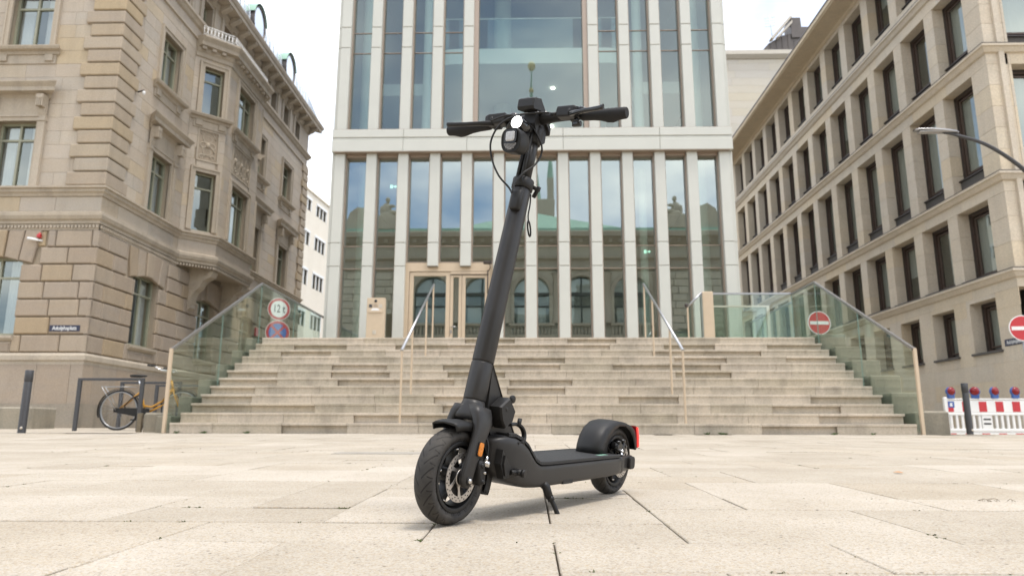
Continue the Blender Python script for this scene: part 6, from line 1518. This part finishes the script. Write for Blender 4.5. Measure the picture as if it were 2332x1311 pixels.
# intercom pillar
t = thing("intercom_pillar", "tan metal intercom pillar with round camera eye beside the entrance door", "intercom")
IY = 17.0
m = MB(); m.cbox(-3.935, -3.495, IY, IY + 0.14, LAND, 3.215, 0.006); m.obj("housing", "tan_metal", t)
m = MB(); blob(m, (-3.722, IY - 0.005, 3.135), (0.036, 0.03, 0.036)); m.obj("camera_eye", "black_chrome", t) if "black_chrome" in MATS else (mat_plain("black_chrome", (0.03, 0.035, 0.04), 0.1, 0.4), m.obj("camera_eye", "black_chrome", t))
m = MB(); m.box(-3.885, -3.805, IY - 0.004, IY, 2.975, 3.055); m.obj("card_reader", "iron_grey", t)
for q in range(5):
    m = MB()
    for s in range(5): m.box(-3.77 + q * 0.02, -3.757 + q * 0.02, IY - 0.003, IY, 2.975 + s * 0.017, 2.986 + s * 0.017)
    m.obj("speaker_slots", "bronze_frame", t)["kind"] = "stuff"
m = MB(); m.box(-3.645, -3.56, IY - 0.003, IY, 2.965, 3.06); m.obj("speaker_plate", "steel_warm", t)
m = MB(); m.prism([(-3.84, 2.90), (-3.61, 2.90), (-3.665, 2.955), (-3.785, 2.955)], 'y', IY - 0.02, IY); m.obj("name_lamp", "white_paint", t)
m = MB(); m.cbox(-3.89, -3.56, IY - 0.02, IY, 2.845, 2.90, 0.004); m.obj("letter_flap", "tan_metal", t)
m = MB(); m.cbox(-3.775, -3.69, IY - 0.006, IY, 2.32, 2.42, 0.003); m.obj("service_plate", "steel_warm", t)
rebase(t, (-3.715, IY, LAND))
# platform lift enclosure
t = thing("platform_lift", "glass platform lift enclosure with tan corner post on the landing", "lift")
LY = 15.2
m = MB(); m.cbox(3.72, 3.955, LY - 0.06, LY + 0.16, LAND, 2.99, 0.01); m.obj("corner_post", "tan_metal", t)
m = MB(); m.box(3.70, 3.718, LY - 0.05, LY + 0.1, LAND, 2.96); m.obj("post_edge", "steel", t)
m = MB(); m.box(3.96, 5.63, LY - 0.008, LY + 0.008, LAND, 2.93); m.obj("front_glass", "glass_rail", t)
m = MB(); m.box(3.96, 5.66, LY - 0.022, LY + 0.022, 2.93, 2.97); m.obj("front_rail", "steel", t)
m = MB(); m.box(4.25, 5.5, 16.4, 16.42, LAND, 2.86); m.obj("rear_glass", "glass_rail", t)
m = MB(); m.box(4.2, 5.55, 16.38, 16.43, 2.86, 2.90); m.obj("rear_rail", "steel_warm", t)
m = MB(); m.box(5.48, 5.55, 16.36, 16.44, LAND, 2.87); m.obj("rear_post", "steel_warm", t)
m = MB(); m.prism([(3.40, LAND), (3.70, LAND), (3.70, 2.92), (3.40, 2.60)], 'y', LY - 0.10, LY - 0.085); m.obj("gate_glass", "glass_rail", t)
m = MB(); m.tube([(3.38, LY - 0.09, 2.64), (3.70, LY - 0.09, 2.96)], 0.025, 10); m.obj("gate_rail", "steel", t)
m = MB(); m.box(3.375, 3.402, LY - 0.11, LY - 0.07, LAND, 2.63); m.obj("gate_post", "tan_metal", t)
m = MB(); blob(m, (3.36, LY - 0.1, 2.68), (0.035, 0.035, 0.05)); m.obj("gate_stop", "dark_frame", t)
m = MB(); m.box(5.632, 5.648, 15.25, 18.0, LAND - 0.2, 2.75); m.obj("side_glass", "glass_rail", t)
m = MB(); m.box(5.62, 5.66, 15.25, 18.0, 2.75, 2.785); m.obj("side_rail", "steel", t)
m = MB(); m.box(5.62, 5.9, 15.4, 18.0, LAND - 0.1, 2.4); 
rebase(t, (4.6, LY, LAND))

# ------------------------------------------------------------------ street furniture
def bollard(label, x, y, h, lean=0.0):
    t = thing("bollard", label, "bollard", (x, y, gz(x, y)), group="steel bollards")
    m = MB(); m.lathe([(0.054, -0.05), (0.054, h * 0.80), (0.0525, h * 0.805), (0.0525, h * 0.82), (0.056, h * 0.825), (0.056, h - 0.008), (0.050, h), (0.0, h)], 24, 'z'); m.obj("post", "iron_grey", t)
    m = MB(); m.lathe([(0.0, -0.006), (0.018, -0.005), (0.02, 0.0)], 14, 'y', (0.02, -0.051, 0.075)); m.obj("service_screw", "steel_warm", t)
bollard("slim dark steel bollard at the far left edge of the square", -7.30, 10.3, 0.905)
bollard("slim dark steel bollard standing before the red and white barrier", 7.76, 13.0, 0.90)
def rack(label, x0, x1, y):
    z = gz(x0, y); t = thing("bicycle_rack", label, "bicycle rack", ((x0 + x1) / 2, y, z), group="bicycle racks by the corner building"); L = (x1 - x0) / 2
    m = MB(); m.cbox(-L, -L + 0.065, -0.02, 0.02, -0.05, 0.83, 0.004); m.obj("leg", "iron_grey", t)
    m = MB(); m.cbox(L - 0.065, L, -0.02, 0.02, -0.05, 0.83, 0.004); m.obj("leg", "iron_grey", t)
    m = MB(); m.cbox(-L, L, -0.02, 0.02, 0.83, 0.872, 0.004); m.obj("top_bar", "iron_grey", t)
rack("dark steel bicycle rack in front of the yellow bicycle's rear wheel", -7.58, -6.45, 11.9)
rack("dark steel bicycle rack directly behind the yellow bicycle", -7.60, -6.45, 13.2)
rack("rearmost dark steel bicycle rack close to the sandstone wall", -7.62, -6.45, 14.5)
# bicycle
BY = 12.45; bz = gz(-7, BY)
mat_plain("yellow_paint", (0.55, 0.27, 0.03), 0.35, 0, 0.06); mat_plain("bike_tyre", (0.03, 0.03, 0.03), 0.8)
bike = thing("bicycle", "yellow city bicycle with black mudguards parked at the racks", "bicycle", (-6.6, BY, bz), rotz=0.04)
def bwheel(x, name):
    r = 0.345; m = MB(); m.lathe([(0.02, -0.03), (0.02, 0.03)], 12, 'y', (x, 0, r)); 
    m.lathe([(0.018, -0.032), (0.028, -0.03), (0.028, 0.03), (0.018, 0.032)], 12, 'y', (x, 0, r))
    w = m.obj(name, "steel", bike)
    m = MB(); R_ = 0.330; m.lathe([(R_ + 0.018 * math.cos(a), 0.018 * math.sin(a)) for a in [k * math.pi / 4 for k in range(8)]], 48, 'y', (x, 0, r), closed_prof=True); m.obj("tyre", "bike_tyre", w)
    m = MB(); m.lathe([(0.300, -0.011), (0.316, -0.012), (0.316, 0.012), (0.300, 0.011)], 48, 'y', (x, 0, r), closed_prof=True); m.obj("rim", "steel", w)
    m = MB()
    for k in range(32):
        a = 2 * math.pi * k / 32; b = a + (0.9 if k % 2 else -0.9); s = 0.025 if k % 4 < 2 else -0.025
        m.tube([(x + 0.026 * math.cos(b), s, r + 0.026 * math.sin(b)), (x + 0.302 * math.cos(a), 0, r + 0.302 * math.sin(a))], 0.0016, 4)
    tag(m.obj("spokes", "steel", w), kind="stuff")
    return w
RWX, FWX = -0.54, 0.53
bwheel(RWX, "rear_wheel"); bwheel(FWX, "front_wheel")
m = MB(); r = 0.345
bbx, bbz = -0.07, 0.29; sx_, sz_ = -0.245, 0.83; hx, hz = 0.325, 0.85; hbx, hbz = 0.365, 0.70
m.tube([(bbx, 0, bbz), (sx_ + 0.04, 0, sz_ - 0.12)], 0.017, 10); m.tube([(hx, 0, hz), (hbx, 0, hbz)], 0.021, 10)
m.tube([(tuple(p)) for p in [Vector((hbx - 0.005, 0, hbz + 0.03)), Vector((0.20, 0, 0.50)), Vector((0.02, 0, 0.40)), Vector((-0.12, 0, 0.42))]], 0.016, 10)
m.tube([(hbx, 0, hbz), (0.25, 0, 0.45), (bbx, 0, bbz)], 0.018, 10)
for s in (-0.04, 0.04):
    m.tube([(RWX, s, r), (bbx, s * 0.6, bbz)], 0.010, 8); m.tube([(RWX, s, r), (sx_ + 0.05, s * 0.4, 0.66)], 0.010, 8); m.tube([(FWX, s, r), (hbx + 0.04, s, 0.62), (hbx + 0.005, s * 0.5, 0.71)], 0.012, 8)
m.obj("frame", "yellow_paint", bike)
m = MB(); m.tube([(sx_ + 0.045, 0, 0.70), (sx_, 0, 0.90)], 0.013, 8); m.obj("seat_post", "chrome", bike)
m = MB(); rgs = []
for x, w_, h_ in ((-0.38, 0.03, 0.012), (-0.37, 0.085, 0.026), (-0.30, 0.095, 0.030), (-0.22, 0.055, 0.026), (-0.14, 0.026, 0.020), (-0.11, 0.012, 0.010)):
    rgs.append([Vector((x, w_ * math.cos(t), 0.935 + h_ * math.sin(t))) for t in [2 * math.pi * k / 14 for k in range(14)]])
vs = [p for q in rgs for p in q]; m.add(vs, [(i * 14 + k, i * 14 + (k + 1) % 14, (i + 1) * 14 + (k + 1) % 14, (i + 1) * 14 + k) for i in range(5) for k in range(14)], smooth=True); m.obj("saddle", "black_plastic", bike)
m = MB()
for (cx, a0, a1) in ((RWX, 0.05, 3.5), (FWX, 0.3, 2.9)):
    pts = []; N = 24; vs = []
    for k in range(N + 1):
        a = a0 + (a1 - a0) * k / N
        for (rr2, yy) in ((0.366, -0.026), (0.374, 0.0), (0.366, 0.026)): vs.append((cx + rr2 * math.cos(a), yy, r + rr2 * math.sin(a)))
    m.add(vs, [(3 * k + q, 3 * k + q + 1, 3 * k + q + 4, 3 * k + q + 3) for k in range(N) for q in range(2)], smooth=True)
    o_ = m.obj("mudguard", "black_plastic", bike); m = MB()
m = MB(); m.tube([(hx, 0, hz), (hx - 0.02, 0, hz + 0.16), (hx + 0.03, 0, hz + 0.19)], 0.013, 8); m.tube([(hx - 0.20, -0.29, hz + 0.24), (hx - 0.08, -0.26, hz + 0.17), (hx + 0.02, -0.14, hz + 0.16), (hx + 0.03, 0, hz + 0.19), (hx + 0.02, 0.14, hz + 0.16), (hx - 0.08, 0.26, hz + 0.17), (hx - 0.20, 0.29, hz + 0.24)], 0.011, 8); hb_ = m.obj("handlebar", "chrome", bike)
for s in (-1, 1): m = MB(); m.tube([(hx - 0.30, s * 0.30, hz + 0.25), (hx - 0.17, s * 0.285, hz + 0.235)], 0.016, 10); m.obj("grip", "black_plastic", hb_)
m = MB()
for s in (-0.06, 0.06): m.tube([(-0.30, s, 0.745), (-0.85, s, 0.745), (-0.84, s, 0.73), (RWX - 0.02, s * 1.2, r)], 0.006, 6)
for q in range(5): m.tube([(-0.36 - q * 0.11, -0.06, 0.747), (-0.36 - q * 0.11, 0.06, 0.747)], 0.005, 6)
m.obj("luggage_rack", "steel", bike)
m = MB(); m.prism([(RWX - 0.06, r - 0.035), (bbx + 0.02, bbz - 0.085), (bbx + 0.10, bbz - 0.02), (bbx + 0.07, bbz + 0.08), (bbx - 0.02, bbz + 0.09), (RWX - 0.06, r + 0.035)], 'y', -0.065, -0.045); m.obj("chain_guard", "black_plastic", bike)
m = MB(); m.tube([(bbx, -0.075, bbz), (bbx - 0.12, -0.08, bbz - 0.11)], 0.010, 8); m.box(bbx - 0.17, bbx - 0.07, -0.17, -0.085, bbz - 0.125, bbz - 0.10); m.tube([(bbx, 0.075, bbz), (bbx + 0.12, 0.08, bbz + 0.11)], 0.010, 8); m.box(bbx + 0.07, bbx + 0.17, 0.085, 0.17, bbz + 0.10, bbz + 0.125); m.obj("pedals", "black_plastic", bike)
m = MB(); m.tube([(-0.13, -0.05, 0.62), (-0.30, -0.07, 0.55), (-0.42, -0.06, 0.42), (-0.36, -0.05, 0.28)], 0.012, 8); m.obj("cable_lock", "black_plastic", bike)
m = MB(); m.tube([(bbx - 0.02, 0.05, bbz - 0.05), (bbx - 0.10, 0.12, 0.0 - 0.005)], 0.008, 8); m.obj("side_stand", "iron_grey", bike)
# loose stone blocks
def sblock(label, x0, x1, y0, y1, z1, name="stone_block", mat="cheek_stone", b=0.03):
    z = gz(x0, y0); m = MB(); m.cbox(x0 - (x0 + x1) / 2, x1 - (x0 + x1) / 2, y0 - (y0 + y1) / 2, y1 - (y0 + y1) / 2, -0.05, z1, b); o = m.obj(name, mat); o.location = ((x0 + x1) / 2, (y0 + y1) / 2, z); return tag(o, label, "stone block")
sblock("weathered stone block against the plinth at the far left", -10.9, -9.33, 13.4, 14.1, 0.41)
sblock("small weathered stone block between the bicycle and the stairs", -5.93, -5.60, 11.0, 11.3, 0.30)
sblock("weathered stone block between the right balustrade and the barrier", 6.28, 7.2, 12.6, 13.2, 0.40)
m = MB(); m.cbox(-0.035, 0.035, -0.03, 0.03, -0.03, 0.29, 0.006); o = m.obj("timber_stake", "old_wood") if "old_wood" in MATS else (mat_plain("old_wood", (0.16, 0.13, 0.085), 0.85, 0, 0.25, 30), m.obj("timber_stake", "old_wood"))[1]
o.location = (-6.0, 11.05, gz(-6, 11)); tag(o, "short weathered timber stake beside the small stone block", "stake")
# road signs
def disc(mb, r, y0, y1, n=40, mi=0):
    mb.lathe([(0.0, y0), (r, y0), (r, y1), (0.0, y1)], n, 'y', smooth=False, mi=mi)
def no_entry(label, x, y, z, r, rz):
    g_ = gz(x, y); t = thing("no_entry_sign", label, "road sign", (x, y, g_), rz, group="no entry signs")
    m = MB(); m.tube([(0, 0.04, -0.05), (0, 0.04, z + r * 0.8 - g_)], 0.03, 12); m.obj("pole", "steel", t)
    m = MB(); disc(m, r, -0.006, 0.006); m.xf(Matrix.Translation((0, 0, z - g_))); m.obj("rim", "white_paint", t)
    m = MB(); disc(m, r * 0.93, -0.0085, -0.004); m.xf(Matrix.Translation((0, 0, z - g_))); m.obj("face", "red_paint", t)
    m = MB(); m.box(-r * 0.82, r * 0.82, -0.011, -0.008, z - g_ - r * 0.14, z - g_ + r * 0.14); m.obj("bar", "white_paint", t)
no_entry("round red no entry sign seen through the right glass balustrade", 7.12, 17.5, 2.66, 0.29, 0.1)
no_entry("round red no entry sign cut by the right edge of the view", 10.99, 16.0, 2.31, 0.29, -0.12)
sx, sy, sz = -6.44, 18.0, 3.11
g_ = gz(sx, sy); t = thing("weight_limit_sign_post", "signpost with a 12 t weight limit disc above a no stopping disc", "road sign", (sx, sy, g_), 0.62)
m = MB(); m.tube([(0, 0.045, -0.05), (0, 0.045, sz + 0.2 - g_)], 0.03, 12); m.obj("pole", "steel", t)
for (zc, rr3, face, nm) in ((sz - g_, 0.29, "white_paint", "weight_limit_disc"), (sz - g_ - 0.605, 0.31, "blue_sign", "no_stopping_disc")):
    if "blue_sign" not in MATS: mat_plain("blue_sign", (0.05, 0.13, 0.42), 0.4, 0, 0.04)
    m = MB(); disc(m, rr3, -0.005, 0.006); m.xf(Matrix.Translation((0, 0, zc))); d_ = m.obj(nm, "white_paint", t)
    m = MB(); m.lathe([(rr3 * 0.955, -0.0075), (rr3 * 0.955, -0.004), (rr3 * 0.74, -0.004), (rr3 * 0.74, -0.0075)], 40, 'y', (0, 0, zc), closed_prof=True, smooth=False); m.obj("red_ring", "red_paint", d_)
    m = MB(); disc(m, rr3 * 0.745, -0.0068, -0.004); m.xf(Matrix.Translation((0, 0, zc))); m.obj("disc_face", face, d_)
    if nm == "no_stopping_disc":
        for a in (RAD(45), RAD(-45)):
            m = MB(); m.box(-rr3 * 0.8, rr3 * 0.8, -0.0085 - (0.001 if a > 0 else 0), -0.006, -rr3 * 0.09, rr3 * 0.09); m.xf(Matrix.Translation((0, 0, zc)) @ Matrix.Rotation(a, 4, 'Y')); m.obj("red_cross_bar", "red_paint", d_)
    else:
        text_mesh("lettering", "12 t", 0.25, "black_paint", d_, Matrix.Translation((0, -0.0085, zc)) @ Matrix.Rotation(math.pi / 2, 4, 'X') @ Matrix.Diagonal((0.78, 1.15, 1, 1)), 0.0006, 0.003)
# red and white construction barrier with lamps
mat_plain("red_lens", (0.22, 0.008, 0.012), 0.18, 0, 0.1)
bx0, by0 = 8.82, 15.5; bz_ = -0.05
bar = thing("construction_barrier", "white plastic construction barrier with red striped boards facing the square", "barrier", (bx0, by0, bz_), -0.03)
BL = 2.3
def barrier(t, L, stripe0):
    for (z0, z1) in ((0.50, 0.755), (-0.02, 0.10)):
        m = MB(); m.cbox(0, L, -0.02, 0.02, z0, z1, 0.006); b_ = m.obj("board", "white_paint", t)
        x = stripe0
        while x < L - 0.12:
            xa = max(0.006, x)
            if x + 0.16 > 0.05:
                m = MB(); m.add([(xa, -0.0225, z0 + 0.012), (x + 0.16, -0.0225, z0 + 0.012), (x + 0.16, -0.0225, z1 - 0.03), (xa, -0.0225, z1 - 0.03), (xa, -0.019, z0 + 0.012), (x + 0.16, -0.019, z0 + 0.012), (x + 0.16, -0.019, z1 - 0.03), (xa, -0.019, z1 - 0.03)], [(0, 1, 2, 3), (0, 4, 5, 1), (1, 5, 6, 2), (2, 6, 7, 3), (3, 7, 4, 0)]); m.obj("red_stripe", "red_paint", b_)
            x += 0.34
    for (z0, z1) in ((0.765, 0.79), (0.44, 0.495), (0.105, 0.165)):
        m = MB(); m.cbox(0.02, L, -0.028, 0.028, z0, z1, 0.008); m.obj("frame_rail", "white_paint", t)
    x = 0.05
    while x < L - 0.03:
        m = MB(); m.cbox(x, x + 0.05, -0.018, 0.018, 0.165, 0.44, 0.006); m.obj("slat", "white_paint", t); x += 0.115
    m = MB(); m.cbox(-0.05, 0.03, -0.03, 0.03, 0.02, 0.82, 0.012); m.obj("end_post", "white_paint", t)
barrier(bar, BL, -0.02)
m = MB(); m.cbox(0.69, 0.90, -0.022, 0.022, 0.165, 0.44, 0.008); m.obj("number_panel", "white_paint", bar)
for z in (0.34, 0.25): m = MB(); m.box(0.72, 0.87, -0.024, -0.021, z, z + 0.035); m.obj("panel_slot", "black_paint", bar)
m = MB(); m.box(0.03, 0.16, -0.024, -0.0225, 0.60, 0.73); st = m.obj("blue_sticker", "blue_paint", bar)
m = MB(); m.prism([(0.065, 0.63), (0.125, 0.63), (0.125, 0.66), (0.105, 0.66), (0.105, 0.675), (0.12, 0.675), (0.12, 0.70), (0.075, 0.70), (0.075, 0.66), (0.065, 0.66)], 'y', -0.0255, -0.0238); m.obj("sticker_mark", "white_paint", st)
m = MB(); m.cbox(0.2, 0.75, -0.15, 0.25, -0.03, 0.03, 0.01); m.obj("rubber_foot", "black_paint", bar)
lamp_lab = ["leftmost blue warning lamp with dark red lens on the striped barrier", "blue warning lamp just right of the bollard on the striped barrier", "third blue warning lamp along the striped barrier", "fourth blue warning lamp along the striped barrier", "blue warning lamp cut by the right edge of the view"]
for i, px in enumerate((0.12, 0.62, 1.02, 1.44, 1.86)):
    t = thing("warning_lamp", lamp_lab[i], "warning lamp", (bx0 + px, by0 - 0.03 * px, bz_ + 0.79), (0.1, -0.5, 0.15, 0.1, 0.1)[i], group="blue warning lamps on the barrier")
    m = MB(); m.cbox(-0.075, 0.075, -0.035, 0.035, 0.0, 0.10, 0.012); m.lathe([(0.0, -0.03), (0.095, -0.03), (0.10, -0.02), (0.10, 0.02), (0.095, 0.03), (0.0, 0.03)], 24, 'y', (0, 0, 0.145)); m.obj("body", "blue_paint", t)
    m = MB(); m.lathe([(0.0, -0.075), (0.035, -0.070), (0.068, -0.055), (0.086, -0.035), (0.090, -0.02)], 24, 'y', (0, 0, 0.155)); m.obj("lens", "red_lens", t)
# street lamp, its pole just outside the view
t = thing("street_lamp", "grey street lamp with curved arm reaching in from the right", "street lamp", (9.95, 13.0, 0.0))
m = MB(); pts = spline([(0, 0, 0), (0, 0, 2.0), (-0.04, 0, 3.6), (-0.25, 0, 4.40), (-0.62, 0, 4.93), (-1.2, 0, 5.39), (-1.75, 0, 5.60), (-2.0, 0, 5.655)], 6)
m.tube(pts, [0.06 - 0.036 * k / (len(pts) - 1) for k in range(len(pts))], 12); m.obj("pole", "iron_grey", t)
m = MB(); rg = []
for x, w_, h_, dz in ((-1.72, 0.02, 0.02, 0.0), (-1.78, 0.06, 0.035, 0.01), (-1.95, 0.09, 0.045, 0.02), (-2.25, 0.11, 0.045, 0.04), (-2.5, 0.09, 0.03, 0.05), (-2.56, 0.05, 0.015, 0.05)):
    rg.append([Vector((x, w_ * math.cos(a), 5.655 + dz + h_ * math.sin(a) * (1 if math.sin(a) > 0 else 0.6))) for a in [2 * math.pi * k / 16 for k in range(16)]])
vs = [p for q in rg for p in q]; m.add(vs, [(i * 16 + k, i * 16 + (k + 1) % 16, (i + 1) * 16 + (k + 1) % 16, (i + 1) * 16 + k) for i in range(5) for k in range(16)], smooth=True); lh = m.obj("lamp_head", "steel", t)
m = MB(); m.cbox(-2.48, -2.05, -0.07, 0.07, 5.655, 5.675, 0.006); m.obj("lamp_glass", "lens_clear", lh)
# slot drain cover and wall sign
m = MB(); m.cbox(-0.42, 0.42, -0.12, 0.12, -0.012, 0.003, 0.002); o = m.obj("drain_cover", "concrete"); o.location = (-0.95, 5.15, gz(-0.95, 5.15)); o.rotation_euler = (math.atan(SL), 0, 0); tag(o, "flat grey drain cover slab let into the paving behind the front wheel", "drain cover")
m = MB(); m.cbox(-0.03, 0.03, -0.13, 0.13, -0.15, 0.15, 0.01); o = m.obj("wall_sign", "red_paint"); o.location = (XL + 0.1, 25.9, 3.6); tag(o, "small red square sign on the sandstone wall behind the glass balustrade", "sign")
